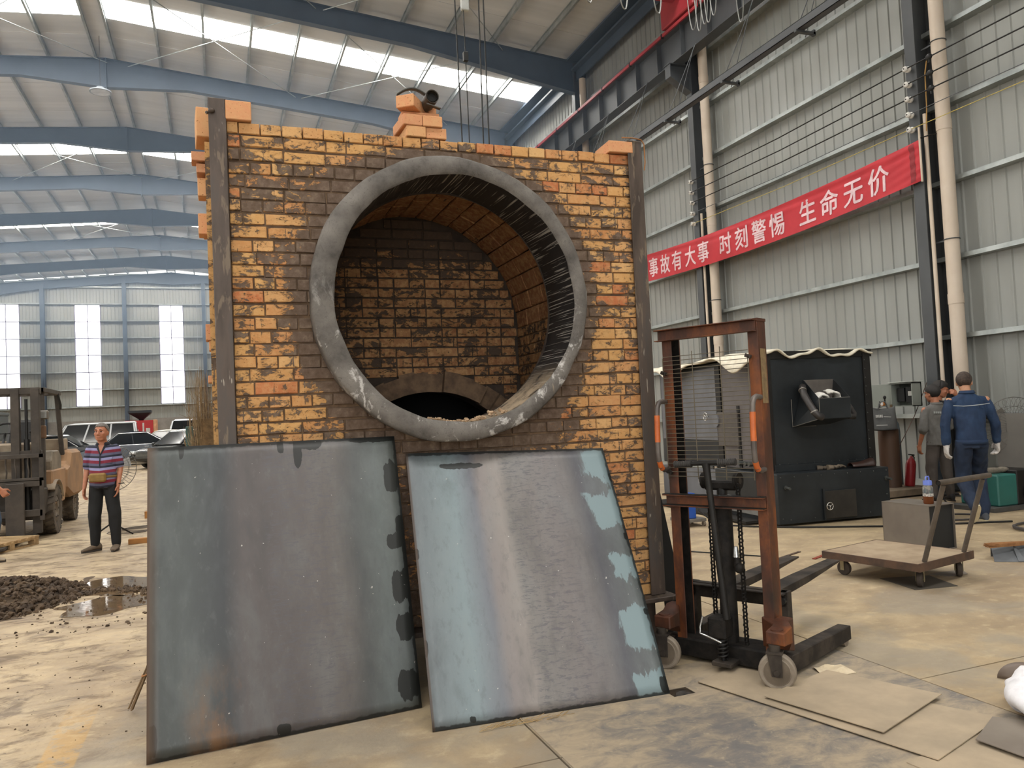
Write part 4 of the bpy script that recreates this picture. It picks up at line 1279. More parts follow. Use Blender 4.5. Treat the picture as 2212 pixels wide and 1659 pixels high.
# left flank: panels and doors
fl = MB()
fl.bb((.145, .34, .66), (.16, 1.45, 2.08)); fl.build('flank_panel', pmat('purple_grey_steel', '#65605f', .5, .2, '#55504f', 2, .6), boil, bev=.002)
MB().bb((.145, 1.62, 1.02), (.16, 3.4, 2.06)).build('flank_panel', M_BOILG, boil, bev=.002)
MB().bb((.13, 1.47, .66), (.16, 1.60, 2.08)).build('flank_post', M_BLK, boil)
MB().bb((.13, 1.0, .66), (.16, 1.06, 1.5)).build('flank_post', M_BLK, boil)
MB().bb((.11, 1.02, .95), (.14, 1.55, 1.42)).build('flank_door', pmat('door_brown_grey', '#57514d', .5, .2), boil, bev=.003)
hand_wheel('hand_wheel', boil, (.06, 1.80, 1.365), .055, 'x')
hand_wheel('hand_wheel', boil, (.02, 1.98, .42), .045, 'x')
MB().cyl((.09, 1.58, 1.30), (.16, 1.58, 1.30), .09, seg=18).build('inspection_cap', M_BOILG, boil, 40)
# lower body on the left flank
MB().bb((.06, 1.5, .12), (.16, 3.3, .60)).build('lower_flank', M_BOILG, boil, bev=.004)
MB().bb((-.03, .12, .10), (.0, 1.4, .30)).bb((-.02, .16, .42), (.0, .40, .62)).build('side_flange', pmat('bare_plate', '#84827e', .5, .3), boil)
m = MB().bb((-.25, .35, .02), (.06, 3.2, .05)); m.build('skid_plate', M_BLK, boil)
for z, y in ((.93, .7), (.93, .8), (.93, .95)):
    MB().cyl((.05, y, z-.2), (.16, y, z-.2), .03, seg=10).build('drain_stub', M_BOLT, boil, 40)
# hopper box on the front
hop = bpy.data.objects.new('feed_hopper', None); COL.objects.link(hop); hop.parent = boil
def quad_sheet(pts, th=.006): return MB().add(pts, [(0, 1, 2, 3)])
F0, F1 = .55, .99      # front plate e range
yF, yB = -.15, .29
q = MB().bb((F0, yF-.004, 1.30), (F1, yF+.004, 1.545)); q.build('hopper_front', M_BOIL, hop)
MB().add([(.655, .285, 1.79), (1.09, .285, 1.79), (1.09, .285, 1.34), (.655, .285, 1.34)], [(0, 1, 2, 3)]).build('hopper_back', pmat('warm_grey_plate', '#6b645e', .5, .2), hop, solid=.006)
MB().add([(F0, yF, 1.545), (.655, .285, 1.79), (.46, .285, 1.20), (F0, yF, 1.30)], [(0, 1, 2, 3)]).build('hopper_side', M_BOIL, hop, solid=.006)
MB().add([(F1, yF, 1.545), (1.09, .285, 1.79), (1.02, .285, 1.26), (F1, yF, 1.30)], [(0, 1, 2, 3)]).build('hopper_side', M_BOIL, hop, solid=.006)
MB().add([(F0, yF, 1.30), (F1, yF, 1.30), (1.02, .285, 1.22), (.46, .285, 1.20)], [(0, 1, 2, 3)]).build('hopper_floor', M_BOIL, hop, solid=.006)
MB().tube([(F0, yF, 1.30), (F0, yF, 1.545), (F1, yF, 1.545), (F1, yF, 1.30)], .004, 6).tube([(F0, yF, 1.30), (.46, .285, 1.20), (.46, .285, 1.55)], .004, 6).tube([(.46, .285, 1.20), (.80, .285, 1.20)], .004, 6).build('weld_edge', pmat('bright_weld', '#8d8880', .45, .4), hop)
def wool(name, cx, cz, r, a0, a1, w):
    m = MB(); n = 14
    def fn(u, v):
        a = a0+(a1-a0)*u; rr = r+.018*(1 if v > .5 else -1)*(1 if .25 < v < .75 else .6)
        return (cx+rr*math.cos(a), .02+w*(v-.5)+.01*math.sin(5*a), cz+rr*math.sin(a))
    m.grid(fn, n, 6); o = m.build(name, pmat('ceramic_wool', '#e2dfd8', .9, 0, '#c9c4ba', 18, .6), None, 80, solid=.022)
    return o
for o, lab in ((wool('wool_strip', .70, 1.50, .11, .5, 2.7, .12), 'flat white wool strip lying left in the boiler hopper'), (wool('wool_strip', .84, 1.52, .12, .15, 1.9, .16), 'tall curled white wool strip with a tan inside in the boiler hopper')):
    o.matrix_world = boil.matrix_world if False else Matrix.Translation((6.33, 7.78, 0)) @ Matrix.Rotation(math.atan2(-.10765, .99419), 4, 'Z')
    tag(o, lab, 'insulation')
M_PIPEK = pmat('welded_pipe', '#3f3b39', .45, .3, '#2e2b2a', 6, .6)
m = MB().tube([(.60, .24, 1.70), (.54, .15, 1.70), (.49, .08, 1.66), (.47, .02, 1.59), (.485, -.06, 1.47), (.50, -.12, 1.38), (.525, -.16, 1.33), (.575, -.15, 1.315)], .044, 16).build('bent_pipe', M_PIPEK, boil, 60)
for c, dd in (((.487, .075, 1.655), (-.3, -.5, -.6)), ((.50, -.115, 1.385), (.1, -.3, -.6))):
    d_ = Vector(dd).normalized()*.006
    MB().cyl(Vector(c)-d_, Vector(c)+d_, .049, seg=16).build('weld_seam', pmat('bright_weld', '#8d8880'), m, 60)
MB().tube([(1.12, .27, 1.60), (1.13, .15, 1.52), (1.14, .06, 1.42), (1.13, -.02, 1.34), (1.08, -.08, 1.30), (.99, -.10, 1.31)], .036, 14).build('bent_pipe', M_PIPEK, boil, 60)
# blanket on top
rn = random.Random(17)
ph = [rn.uniform(0, 6) for _ in range(8)]
def blanket(u, v):
    e = -.02+1.70*u; y = .26+3.35*v
    drop = 0
    if v < .05: drop = (.05-v)/.05*(.05+.035*math.sin(e*9+ph[0])+.02*math.sin(e*21+ph[1]))
    if u < .06: drop += (.06-u)/.06*(.10+.09*math.sin(y*3.1+ph[2])+.05*math.sin(y*7+ph[3]))
    return (e-(.02 if u == 0 else 0), y-(.03 if v == 0 else 0), 2.185+.014*math.sin(e*11+y*2+ph[4])+.010*math.sin(y*9+e*3+ph[5])-drop)
MBk = MB().grid(blanket, 48, 50)
bl = MBk.build('blanket', pmat('cream_wool_blanket', '#ddd6c4', .9, 0, '#c8bfa9', 12, .5, bump=.25), None, 80, solid=.022)
bl.matrix_world = Matrix.Translation((6.33, 7.78, 0)) @ Matrix.Rotation(math.atan2(-.10765, .99419), 4, 'Z')
tag(bl, 'cream wool blanket draped over the top of the dark boiler, its edge ragged', 'blanket')
BM = Matrix.Translation((6.33, 7.78, 0)) @ Matrix.Rotation(math.atan2(-.10765, .99419), 4, 'Z')
# things lying on the ash box
def glove_lump(name, label, c, mat, sc_=1.0, seed=1):
    r = random.Random(seed); m = MB()
    m.ell((0, 0, .03), (.085*sc_, .055*sc_, .03), 14, 8, (0.1, .1, .2))
    for k in range(4):
        y = -.04+.027*k
        m.tube([(.05, y, .03), (.11, y*1.1, .045+.01*r.random()), (.15, y*1.2, .03), (.165, y*1.25, .015)], [.016, .015, .013, .009], 8)
    m.tube([(.0, .05, .03), (.04, .085, .035), (.08, .09, .02)], [.018, .015, .01], 8)
    m.tube([(-.05, 0, .03), (-.10, .01, .03), (-.14, .015, .028)], [.035, .042, .046], 10)
    m.xf(Matrix.Scale(sc_, 4))
    o = m.build(name, mat, None, 60); o.matrix_world = BM @ Matrix.Translation(c) @ Matrix.Rotation(r.uniform(-.4, .4), 4, 'Z')
    return tag(o, label, 'gloves')
M_GLV = pmat('dirty_canvas', '#7d6f5d', .9, 0, '#584d40', 14, .8)
glove_lump('work_glove', 'dirty tan work glove lying on the boiler ash box', (.95, .16, .645), M_GLV, .8, 3)
glove_lump('work_glove', 'second dirty work glove, lying partly under the first on the ash box', (.84, .20, .642), pmat('dirtier_canvas', '#5d5245', .9, 0, '#3e372f', 14, .8), .75, 8)
t = thing('welding_mask', 'dark brown curved welding mask lying at the right end of the ash box', 'mask', BM @ Vector((1.33, .16, .645)), -.2)
MB().grid(lambda u, v: (-.15+.30*u, .10*math.cos(PI*v)*(.7+.3*u), .012+.09*math.sin(PI*v)*(.55+.6*u*u)), 12, 14).build('shell', pmat('brown_fibre', '#3a231b', .45, 0, '#2a1a15', 6, .5), t, 70, solid=.005)
MB().tube([(.15, -.06, .05), (.18, 0, .12), (.15, .06, .05)], .006, 6).build('head_band', M_BLK, t, 60)

# blue machine and pieces behind the lift
t = thing('welder_cart', 'blue welding set on small casters seen through the lift frame', 'machine', (5.55, 8.55, 0))
MB().bb((-.05, -.06, .10), (.08, .22, .42)).build('case', pmat('blue_panel', '#2757a8', .4, 0, '#2148a0', 4, .3), t, bev=.01)
MB().bb((-.12, -.1, .06), (.20, .25, .10)).build('trolley', pmat('grey_trolley', '#77726a', .6), t, bev=.004)
for x, y_ in ((-.08, -.06), (.17, -.08), (.17, .2)):
    MB().cyl((x-.015, y_, .03), (x+.015, y_, .03), .03, seg=12).build('caster', M_WHEEL, t, 40)
m = MB().tube([(5.63, 8.45, .22), (5.70, 8.30, .10), (5.85, 8.15, .03), (6.1, 8.0, .012), (6.5, 7.6, .012), (7.4, 7.0, .012), (8.6, 6.5, .012)], .011, 6)
tag(m.build('power_cable', pmat('black_cable', '#1d1c1b', .6), None, 60), 'black cable running along the floor in front of the boiler', 'cable')
t = thing('red_box', 'small red box standing far behind the lift beside the boiler flank', 'box', (6.35, 11.2, 0))
MB().bb((-.1, -.1, .55), (.22, .2, .80)).build('box', pmat('red_lacquer', '#8e2420', .45, 0, '#7a1f1c', 4, .4), t, bev=.006)
MB().bb((-.08, -.08, 0), (.2, .18, .55)).build('stand', M_BLK, t, bev=.004)

# ================================================================== flat cart
A2 = Vector((.2, -.98, 0)).normalized(); B2 = Vector((.98, .2, 0)).normalized()
cart = thing('flat_cart', 'rusty flat platform cart with a leaning pipe push handle', 'cart', (5.37, 5.13, 0), math.atan2(-.98, .2))
M_DECK = pmat('rusty_deck', '#a8957b', .75, 0, '#8b7760', 3.5, .7, bump=.1, detail=6)
M_RUSTB = pmat('brown_rust', '#5b4434', .75, 0, '#40322a', 7, .7)
M_TUBE = pmat('scuffed_brown_tube', '#5f5449', .5, .1, '#463e36', 9, .7)
MB().bb((-.43, -.39, .196), (.43, .39, .206)).build('deck', M_DECK, cart)
m = MB().bb((-.435, -.40, .145), (.435, -.39, .208)).bb((-.435, .39, .145), (.435, .40, .208)).bb((.43, -.40, .145), (.44, .40, .212)).bb((-.44, -.40, .145), (-.43, .40, .208))
m.build('rim', M_RUSTB, cart, bev=.002)
for i, (x, y_, sw) in enumerate(((-.31, -.28, 0), (-.31, .28, .2), (.36, -.27, 1.2), (.36, .30, .9))):
    ax = Vector((math.sin(sw), math.cos(sw), 0)); sd = Vector((ax.y, -ax.x, 0))
    M = Matrix((sd, ax, Vector((0, 0, 1)))).transposed().to_4x4(); M.translation = Vector((x, y_, .062))
    w = MB().lathe([(0, -.022), (.045, -.022), (.058, -.017), (.062, 0), (.058, .017), (.045, .022), (0, .022)], (0, 0, 0), 'y', 24).xf(M).build('caster_wheel', pmat('brown_rubber', '#4a4038', .8, 0, '#3a322c', 8, .5), cart, 40)
    f = MB()
    for s in (-1, 1): f.box((0, s*.03, .035), (.035, .004, .10))
    f.box((0, 0, .083), (.06, .066, .005)); f.cyl((0, -.034, 0), (0, .034, 0), .008, seg=8); f.xf(M)
    f.build('caster_fork', pmat('zinc_fork', '#9a8f72', .45, .5), cart, 40)
L0, L1 = (.41, -.28, .21), (.41, .30, .21); T0, T1 = (.60, -.28, .82), (.60, .30, .82)
hd = MB().tube([L0, T0], .019, 12).build('handle_post', M_TUBE, cart, 60)
MB().tube([L1, T1], .019, 12).build('handle_post', M_TUBE, cart, 60)
hb = MB().tube([(.605, -.36, .845), (.605, .40, .845)], .022, 12, cap=False)
hb.build('handle_bar', M_TUBE, cart, 60)
MB().lathe([(0, -.355), (.017, -.355)], (.605, 0, .845), 'y', 12).build('bar_bore', pmat('bore_black', '#191715', .9), cart)
# ---- open steel box with the water bottle
t = thing('steel_box', 'open grey sheet-steel box on the floor beyond the flat cart', 'box', (6.45, 5.72, 0), 0.03)
M_BOXS = pmat('bare_sheet_steel', '#7a7268', .48, .25, '#6a625a', 2.2, .6)
MB().bb((-.012, 0, .006), (-.004, .56, .44)).build('side_sheet', M_BOXS, t)
MB().bb((.33, 0, .006), (.338, .56, .44)).build('side_sheet', M_BOXS, t)
MB().bb((-.012, -.002, .436), (.338, .56, .444)).build('top_sheet', M_BOXS, t)
MB().bb((-.012, .552, .006), (.338, .56, .44)).build('back_sheet', M_BOXS, t)
MB().bb((-.012, 0, .0), (.338, .56, .006)).build('bottom_sheet', M_BOXS, t)
MB().bb((.0, .02, .006), (.33, .03, .436)).build('box_shade_sheet', pmat('box_shade', '#26282a', .5, .2), t)  # dark sheet across the opening stands for the shade inside the box
t = thing('water_bottle', 'clear tea bottle with blue handled lid standing on the steel box', 'bottle', (6.58, 5.84, .444), .3)
g = NT('clear_plastic'); g.set((.82, .86, .88), .12); g.b.inputs['Transmission Weight'].default_value = .85; g.b.inputs['IOR'].default_value = 1.2
MB().lathe([(.0475, .088), (.0485, .13), (.047, .165), (.036, .18), (.036, .19)], (0, 0, 0), 'z', 24).build('flask', g.m, t, 40)
MB().lathe([(0, .0), (.044, .0), (.048, .01), (.0475, .088), (0, .088)], (0, 0, 0), 'z', 24).build('tea', pmat('amber_tea', '#6a3614', .12, 0, '#5a2c10', 3, .3), t, 40)
MB().lathe([(.0485, .075), (.0485, .105)], (0, 0, 0), 'z', 24).build('label', pmat('white_label', '#d8d4cc', .6, 0, '#55504b', 60, .9), t, 40)
MB().lathe([(0, .185), (.041, .185), (.042, .215), (.038, .23), (0, .232)], (0, 0, 0), 'z', 24).build('lid', pmat('blue_plastic', '#6f84d6', .4, 0, '#6579c9', 3, .3), t, 40)
MB().tube([(-.036, 0, .222), (-.037, 0, .25), (-.028, 0, .268), (.028, 0, .268), (.037, 0, .25), (.036, 0, .222)], .007, 8).build('carry_loop', MATS['blue_plastic'], t, 60)
MB().ell((-.02, -.03, .12), (.018, .006, .012), 10, 6).build('green_mark', pmat('green_print', '#3e7a4a', .6), t, 60)

# ---- dustpan, brush, hoses at the right edge
t = thing('dustpan', 'grey folded metal dustpan on the floor at the right edge', 'dustpan', (6.60, 4.98, 0), -.62)
MB().add([(-.17, 0, .004), (.20, 0, .004), (.22, .26, .11), (-.12, .26, .11), (-.17, 0, .004)], [(0, 1, 2, 3)]).build('pan', pmat('grey_painted_pan', '#6a6d70', .5, .1), t, solid=.003)
MB().add([(-.12, .26, .11), (.22, .26, .11), (.22, .27, .0), (-.12, .27, .0)], [(0, 1, 2, 3)]).add([(.2, 0, .004), (.22, .26, .11), (.24, .26, .0)], [(0, 1, 2)]).add([(.02, .0, .006), (.05, .26, .145), (.08, .0, .006)], [(0, 1, 2)]).build('pan_back', MATS['grey_painted_pan'], t, solid=.003)
t = thing('straw_brush', 'tan straw brush resting on the back of the grey dustpan', 'brush', (6.66, 5.12, .13), -.25)
m = MB(); q = random.Random(4)
for i in range(160):
    y0, z0 = q.uniform(-.02, .02), q.uniform(-.015, .02)
    m.beam((-.14+q.uniform(-.05, .03), y0*1.8, z0), (.32, y0, z0*.8), .004, .004)
m.build('bristles', pmat('tan_bristle', '#a5774b', .8, 0, '#8a5f3a', 20, .6), t, kind='stuff')
MB().cyl((.2, 0, .0), (.42, 0, .02), .022, seg=10).build('binding', pmat('tan_cord', '#92683f', .8), t, 50)
pts = []
for k in range(40):
    a = k/39*2*PI*1.55+2.4; r = .40+.03*math.sin(a*2)
    pts.append((8.52+r*1.1*math.cos(a), 6.02+r*.72*math.sin(a), .014+.013*(k/39)+.02*max(0, math.sin(a*.5))))
tag(MB().tube(pts, .014, 8).build('air_hose', pmat('dark_hose', '#4b4644', .6), None, 60), 'dark rubber hose lying in loops on the floor at the right edge', 'hose')
pts = [(8.1+.3*math.cos(a)+.35, 7.1+.22*math.sin(a), .012) for a in [i*2*PI/24 for i in range(24)]]
tag(MB().tube(pts, .012, 8, closed=True).build('cable_coil', pmat('dark_hose', '#4b4644'), None, 60), 'flat ring of dark cable on the floor behind the air hose', 'cable')
# ---- pipe stand with bag, cylinder, extinguisher, boxes, cabinet, teal welder, fan
t = thing('pipe_stand', 'upright rusty brown steel pipe standing by the wall', 'pipe', (9.80, 9.36, .12))
MB().lathe([(.15, 0), (.15, .90), (.14, .90), (.14, 0)], (0, 0, 0), 'z', 26, closed=True).build('pipe', pmat('rusty_brown_pipe', '#5f4636', .55, .1, '#4b382c', 2.5, .6, stretch=(1, 1, .2)), t, 40)
MB().bb((-.5, -.42, -.10), (.45, .12, .0)).build('low_bench', pmat('bench_top', '#8a7a66', .7, 0, '#6f6252', 4, .6), t, bev=.006)
MB().bb((-.46, -.38, -.12), (.42, .10, -.10)).build('bench_frame', M_BLK, t)
bag = thing('tote_bag', 'dark grey tote bag with white print hanging on the brown pipe stand', 'bag', (9.62, 9.26, 1.0), -.55)
def bagf(s):
    return lambda u, v: ((-.19+.38*u)*(1-.06*v), s*(.075*(1-v)**.7*(1-(2*u-1)**4)+.012*math.sin(7*u+3*v)), .02+.33*v+(.03*(2*u-1)**2 if v > .9 else 0))
MBA = MB().grid(bagf(-1), 16, 12)
MB().grid(bagf(-1), 16, 12).build('front_panel', pmat('charcoal_cloth', '#616160', .85, 0, '#525251', 10, .4), bag, 70, solid=.004)
MB().grid(bagf(1), 16, 12).build('back_panel', MATS['charcoal_cloth'], bag, 70, solid=.004)
MB().grid(lambda u, v: ((-.19+.38*u), (-.078+.156*v)*(1-(2*u-1)**4), .02-.015*math.sin(PI*v)*(1-(2*u-1)**2)), 16, 6).build('base_panel', pmat('charcoal_cloth_dark', '#2f2f2e', .85), bag, 70, solid=.004)
for s in (-1, 1):
    MB().tube([(-.07, s*.012, .34), (-.05, s*.014, .42), (-.02, s*.01, .455), (.03, s*.01, .455), (.05, s*.014, .42), (.07, s*.012, .34)], .009, 6).build('strap', MATS['charcoal_cloth'], bag, 60)
M_PRW = pmat('white_print', '#cfcdc8', .7)
m = MB()
for k, (x, w, h) in enumerate(((-.125, .012, .045), (-.108, .018, .04), (-.085, .012, .046), (-.062, .02, .042), (-.038, .012, .046))):
    m.box((x, -.082, .235), (w, .002, h)); m.box((x+.004, -.082, .225+.012*(k % 2)), (.022, .002, .006))
for k in range(9): m.box((-.01+.012*k, -.083+.002*k*.3, .225-.001*k), (.008, .002, .012))
m.bb((-.13, -.092, .088), (.03, -.09, .093)); m.bb((-.13, -.092, .098), (.03, -.09, .102))
m.build('print', M_PRW, bag)
t = thing('gas_cylinder', 'gas cylinder neck with brass valve showing behind the grey bag', 'cylinder', (10.15, 9.60, 0))
MB().lathe([(0, 0), (.11, 0), (.11, .95), (.10, 1.08), (.045, 1.19), (.035, 1.24), (0, 1.24)], (0, 0, 0), 'z', 20).build('body', pmat('grey_blue_tank', '#5a6468', .5), t, 40)
MB().cyl((0, 0, 1.24), (0, 0, 1.30), .03, seg=12).box((0, 0, 1.33), (.05, .07, .06)).cyl((0, 0, 1.35), (0, 0, 1.40), .022, seg=10).build('valve', pmat('old_brass', '#7d6a52', .45, .5), t, 40)
rg = MB().cyl((0, .03, 1.335), (0, .22, 1.335), .016, seg=10).bb((-.035, .08, 1.325), (.035, .24, 1.35)).build('regulator', pmat('nickel', '#b5b3ae', .35, .7), t, 40)
MB().lathe([(0, -.02), (.04, -.02), (.04, .02), (0, .02)], (-.03, .13, 1.42), 'x', 18).build('gauge', pmat('orange_gauge', '#c77a35', .5), rg, 40)
MB().lathe([(0, -.026), (.03, -.026)], (-.03, .13, 1.42), 'x', 16).build('gauge_face', pmat('gauge_white', '#d8d5cf', .4), rg, 40)
MB().cyl((0, .23, 1.34), (0, .23, 1.46), .008, seg=8).ell((-.01, .11, 1.52), (.025, .025, .03), 10, 8).cyl((-.01, .11, 1.44), (-.01, .11, 1.52), .012, seg=8).build('regulator_knob', M_BLK, rg, 60)
t = thing('fire_extinguisher', 'red fire extinguisher leaning behind the brown pipe stand', 'extinguisher', (10.04, 9.24, .12), 0)
m = MB().lathe([(0, 0), (.07, 0), (.075, .02), (.075, .34), (.06, .40), (.025, .44), (.02, .47), (0, .47)], (0, 0, 0), 'z', 18); m.xf(Matrix.Rotation(.16, 4, 'Y')); m.build('tank', pmat('signal_red', '#a3262b', .35, 0, '#8f2026', 3, .3), t, 40)
m = MB().box((0, 0, .49), (.10, .03, .02)).tube([(.02, 0, .48), (.08, .02, .46), (.11, .04, .36), (.12, .04, .2)], .01, 6); m.xf(Matrix.Rotation(.16, 4, 'Y')); m.build('valve_hose', M_BLK, t, 50)
tag(MB().box((0, 0, .14), (.42, .30, .28)).build('carton', pmat('red_printed_card', '#9a3328', .6, 0, '#8a2c22', 4, .4), bev=.004), 'red carton at the bottom of the box stack by the brown pipe', 'carton', 'cartons on the low bench').location = (9.28, 9.86, .45)
tag(MB().box((0, 0, .05), (.40, .28, .10)).build('carton', pmat('white_card', '#c9c0b6', .7, 0, '#b0563c', 5, .5), bev=.004), 'white carton with orange print in the middle of the box stack', 'carton', 'cartons on the low bench').location = (9.28, 9.86, .732)
tag(MB().box((0, 0, .06), (.30, .24, .12)).build('carton', pmat('brown_card', '#6d4a38', .8, 0, '#5d3f30', 5, .4), bev=.004), 'open brown carton topmost of the box stack by the wall', 'carton', 'cartons on the low bench').location = (9.32, 9.88, .834)
t = thing('tool_bench', 'low dark bench carrying the cartons behind the boiler', 'bench', (9.25, 9.86, 0))
MB().bb((-.4, -.25, .40), (.35, .3, .45)).build('top', M_BLK, t, bev=.004)
for x in (-.36, .31):
    for y_ in (-.2, .26): MB().bb((x-.02, y_-.02, 0), (x+.02, y_+.02, .40)).build('leg', M_BLK, t)
t = thing('power_cabinet', 'grey electrical cabinet with its door swung open on the wall column', 'cabinet', (10.40, 9.62, 1.36))
M_CAB = pmat('cabinet_grey', '#8d9189', .5, 0, '#7f837c', 2, .4)
b_ = MB().bb((-.02, -.40, 0), (.0, .02, .38)).bb((-.20, -.40, 0), (-.0, -.385, .38)).bb((-.20, .005, 0), (0, .02, .38)).bb((-.20, -.40, .365), (0, .02, .38)).bb((-.20, -.40, 0), (0, .02, .015))
b_.build('case', M_CAB, t)
MB().bb((-.22, -.43, .385), (.02, .05, .40)).build('canopy', pmat('cabinet_top', '#b5b9b2', .5), t, bev=.003)
MB().box((-.20, .26, .19), (.015, .50, .37), (0, 0, .18)).build('door', M_CAB, t, bev=.003)
MB().bb((-.12, -.36, .06), (-.02, -.20, .32)).build('breaker', pmat('breaker_black', '#1c1d1e', .5), t, bev=.004)
MB().bb((-.125, -.33, .17), (-.12, -.25, .24)).build('breaker_label', M_PRW, t)
MB().bb((-.12, -.17, .08), (-.02, -.03, .30)).build('breaker', MATS['breaker_black'], t, bev=.004)
t = thing('teal_welder', 'teal welding machine on the floor at the right edge by the fan', 'machine', (9.55, 7.35, 0))
MB().bb((-.30, -.2, .06), (.05, .35, .46)).build('case', pmat('teal_paint', '#2c6a62', .45, 0, '#255a53', 3, .4), t, bev=.015)
MB().bb((.05, -.2, .06), (.45, .35, .50)).build('dark_end', M_BLK, t, bev=.01)
MB().bb((-.45, -.25, .0), (.5, .4, .06)).build('skid', pmat('grey_skid', '#4c4a47', .6), t, bev=.004)
MB().ell((-.05, .05, .49), (.13, .09, .045), 14, 8).ell((.06, .0, .50), (.09, .07, .04), 12, 7).build('rag', pmat('greasy_rag', '#81786a', .9, 0, '#5d564b', 12, .8), t, 70)
m = MB()
for k in range(3):
    m.tube(arc_pts((.28, -.22, .20), .07+.03*k, 0, 2*PI, 18, 'xz')[:-1], .012, 6, closed=True)
m.build('cable_loop', pmat('grey_cable', '#6e6a64', .6), t, 60)
def fan(name, label, loc, rotz, R, hz):
    t = thing(name, label, 'fan', loc, rotz)
    m = MB()
    for k in range(40):
        a = k*2*PI/40
        p = []
        for r, y_ in ((.08, -.10), (R*.5, -.115), (R*.85, -.08), (R, 0), (R*.85, .08), (R*.5, .11), (.08, .11)):
            p.append((r*math.cos(a), y_, hz+r*math.sin(a)))
        m.tube(p, .0022, 4, cap=False)
    m.build('guard_wires', pmat('guard_grey', '#6b6762', .5, .3), t, kind='stuff')
    m = MB()
    for r, y_ in ((R, 0), (R*.7, -.1), (R*.42, -.113), (.08, -.10), (R*.7, .1)):
        m.tube(arc_pts((0, y_, hz), r, 0, 2*PI, 36, 'xz')[:-1], .005 if r == R else .003, 5, closed=True)
    m.build('guard_rings', MATS['guard_grey'], t, 60)
    for k in range(3):
        a = k*2*PI/3+.4
        q = [Vector((.05*math.cos(a), -.02, .05*math.sin(a))), Vector((R*.8*math.cos(a-.35), -.05, R*.8*math.sin(a-.35))), Vector((R*.85*math.cos(a+.15), .03, R*.85*math.sin(a+.15))), Vector((.05*math.cos(a+.7), .02, .05*math.sin(a+.7)))]
        MB().add([v+Vector((0, 0, hz)) for v in q], [(0, 1, 2, 3)]).build('blade', pmat('fan_blade', '#84817c', .4, .4), t, solid=.003)
    MB().lathe([(0, -.09), (.07, -.08), (.085, 0), (.085, .14), (.05, .20), (0, .20)], (0, 0, hz), 'y', 18).build('motor', M_BLK, t, 40)
    MB().cyl((0, .06, hz-.08), (0, .06, .02), .02, seg=10).build('pole', M_BLK, t, 40)
    m = MB()
    for k in range(3):
        a = k*2*PI/3+.5
        m.tube([(0, .06, .22), (.32*math.cos(a), .06+.32*math.sin(a), .012)], .012, 8)
    m.build('tripod', M_BLK, t, 60)
    return t
fan('floor_fan', 'large wire-guard floor fan at the right edge behind the man in denim', (10.45, 7.75, 0), -.5, .42, 1.02)
fan('floor_fan', 'wire-guard floor fan standing behind the man in the striped shirt', (-1.50, 12.75, 0), .15, .34, 1.02)
MB_ = tag(MB().bb((10.25, 6.2, .02), (10.29, 7.9, 1.22)).build('backing_board', pmat('dull_board', '#75716a', .7, 0, '#67635d', 2, .4)), 'big dull grey board standing against the right wall behind the fan', 'board')
m = MB(); q = random.Random(12)
for k in range(4):
    pts = [(9.95+.25*q.random(), 9.0-.1*k, .02+.01*k)]
    for i in range(7): pts.append((pts[-1][0]+q.uniform(-.25, .12), pts[-1][1]-q.uniform(.05, .25), .016+.008*k))
    m.tube(pts, .011, 6)
tag(m.build('cable_tangle', MATS['black_cable'], None, 60), 'tangle of black cables on the floor between the workers and the wall', 'cable')
m = MB().tube([(10.66, 9.25, 1.9), (10.3, 9.3, 1.2), (9.98, 9.35, .72), (9.95, 9.3, .3)], .006, 5)
tag(m.build('hanging_wire', pmat('brown_wire', '#5a4238', .6), None, 60), 'thin brown wire slanting down from the wall to the pipe stand', 'wire')

# thin bars and scraps lying on the floor behind the lift
for q_, (lab, p0, p1, w_, m_) in enumerate((('long thin dark flat bar on the floor behind the left lift post', (4.55, 7.1), (5.05, 6.35), .035, M_BLK),
        ('short rusty strip lying on the floor seen between the lift posts', (5.05, 6.25), (5.45, 6.42), .03, M_RUSTB),
        ('small reddish strip lying on the floor just left of the right lift post', (5.30, 6.05), (5.62, 6.20), .035, pmat('red_oxide', '#8a3a26', .7)))):
    d_ = Vector((p1[0]-p0[0], p1[1]-p0[1], 0)); n_ = Vector((-d_.y, d_.x, 0)).normalized()*w_/2
    poly = [(p0[0]+n_.x, p0[1]+n_.y), (p0[0]-n_.x, p0[1]-n_.y), (p1[0]-n_.x, p1[1]-n_.y), (p1[0]+n_.x, p1[1]+n_.y)]
    tag(MB().prism(poly, 'z', .001, .008).build('flat_bar', m_), lab, 'flat bar', 'scrap bars on the floor')
# ================================================================== people
from mathutils import noise as mnoise
def remeshed(m, voxel, smooth_n=4, fold=0.0, fscale=9.0, fseed=0.0, zstretch=0.6):
    me = bpy.data.meshes.new('tmp'); me.from_pydata(m.v, [], m.f)
    o = bpy.data.objects.new('tmp', me); COL.objects.link(o)
    r = o.modifiers.new('r', 'REMESH'); r.mode = 'VOXEL'; r.voxel_size = voxel
    if smooth_n:
        s = o.modifiers.new('s', 'SMOOTH'); s.factor = 0.5; s.iterations = smooth_n
    dg = bpy.context.evaluated_depsgraph_get()
    out = bpy.data.meshes.new_from_object(o.evaluated_get(dg))
    bpy.data.objects.remove(o); bpy.data.meshes.remove(me)
    if fold:
        nr = [v.normal.copy() for v in out.vertices]
        for v, n in zip(out.vertices, nr):
            p = v.co
            q = Vector((p.x*fscale+fseed, p.y*fscale, p.z*fscale*zstretch))
            w = mnoise.noise(q)+0.5*mnoise.noise(q*2.3)
            v.co = p+n*w*fold
    out.polygons.foreach_set('use_smooth', [True]*len(out.polygons))
    return out
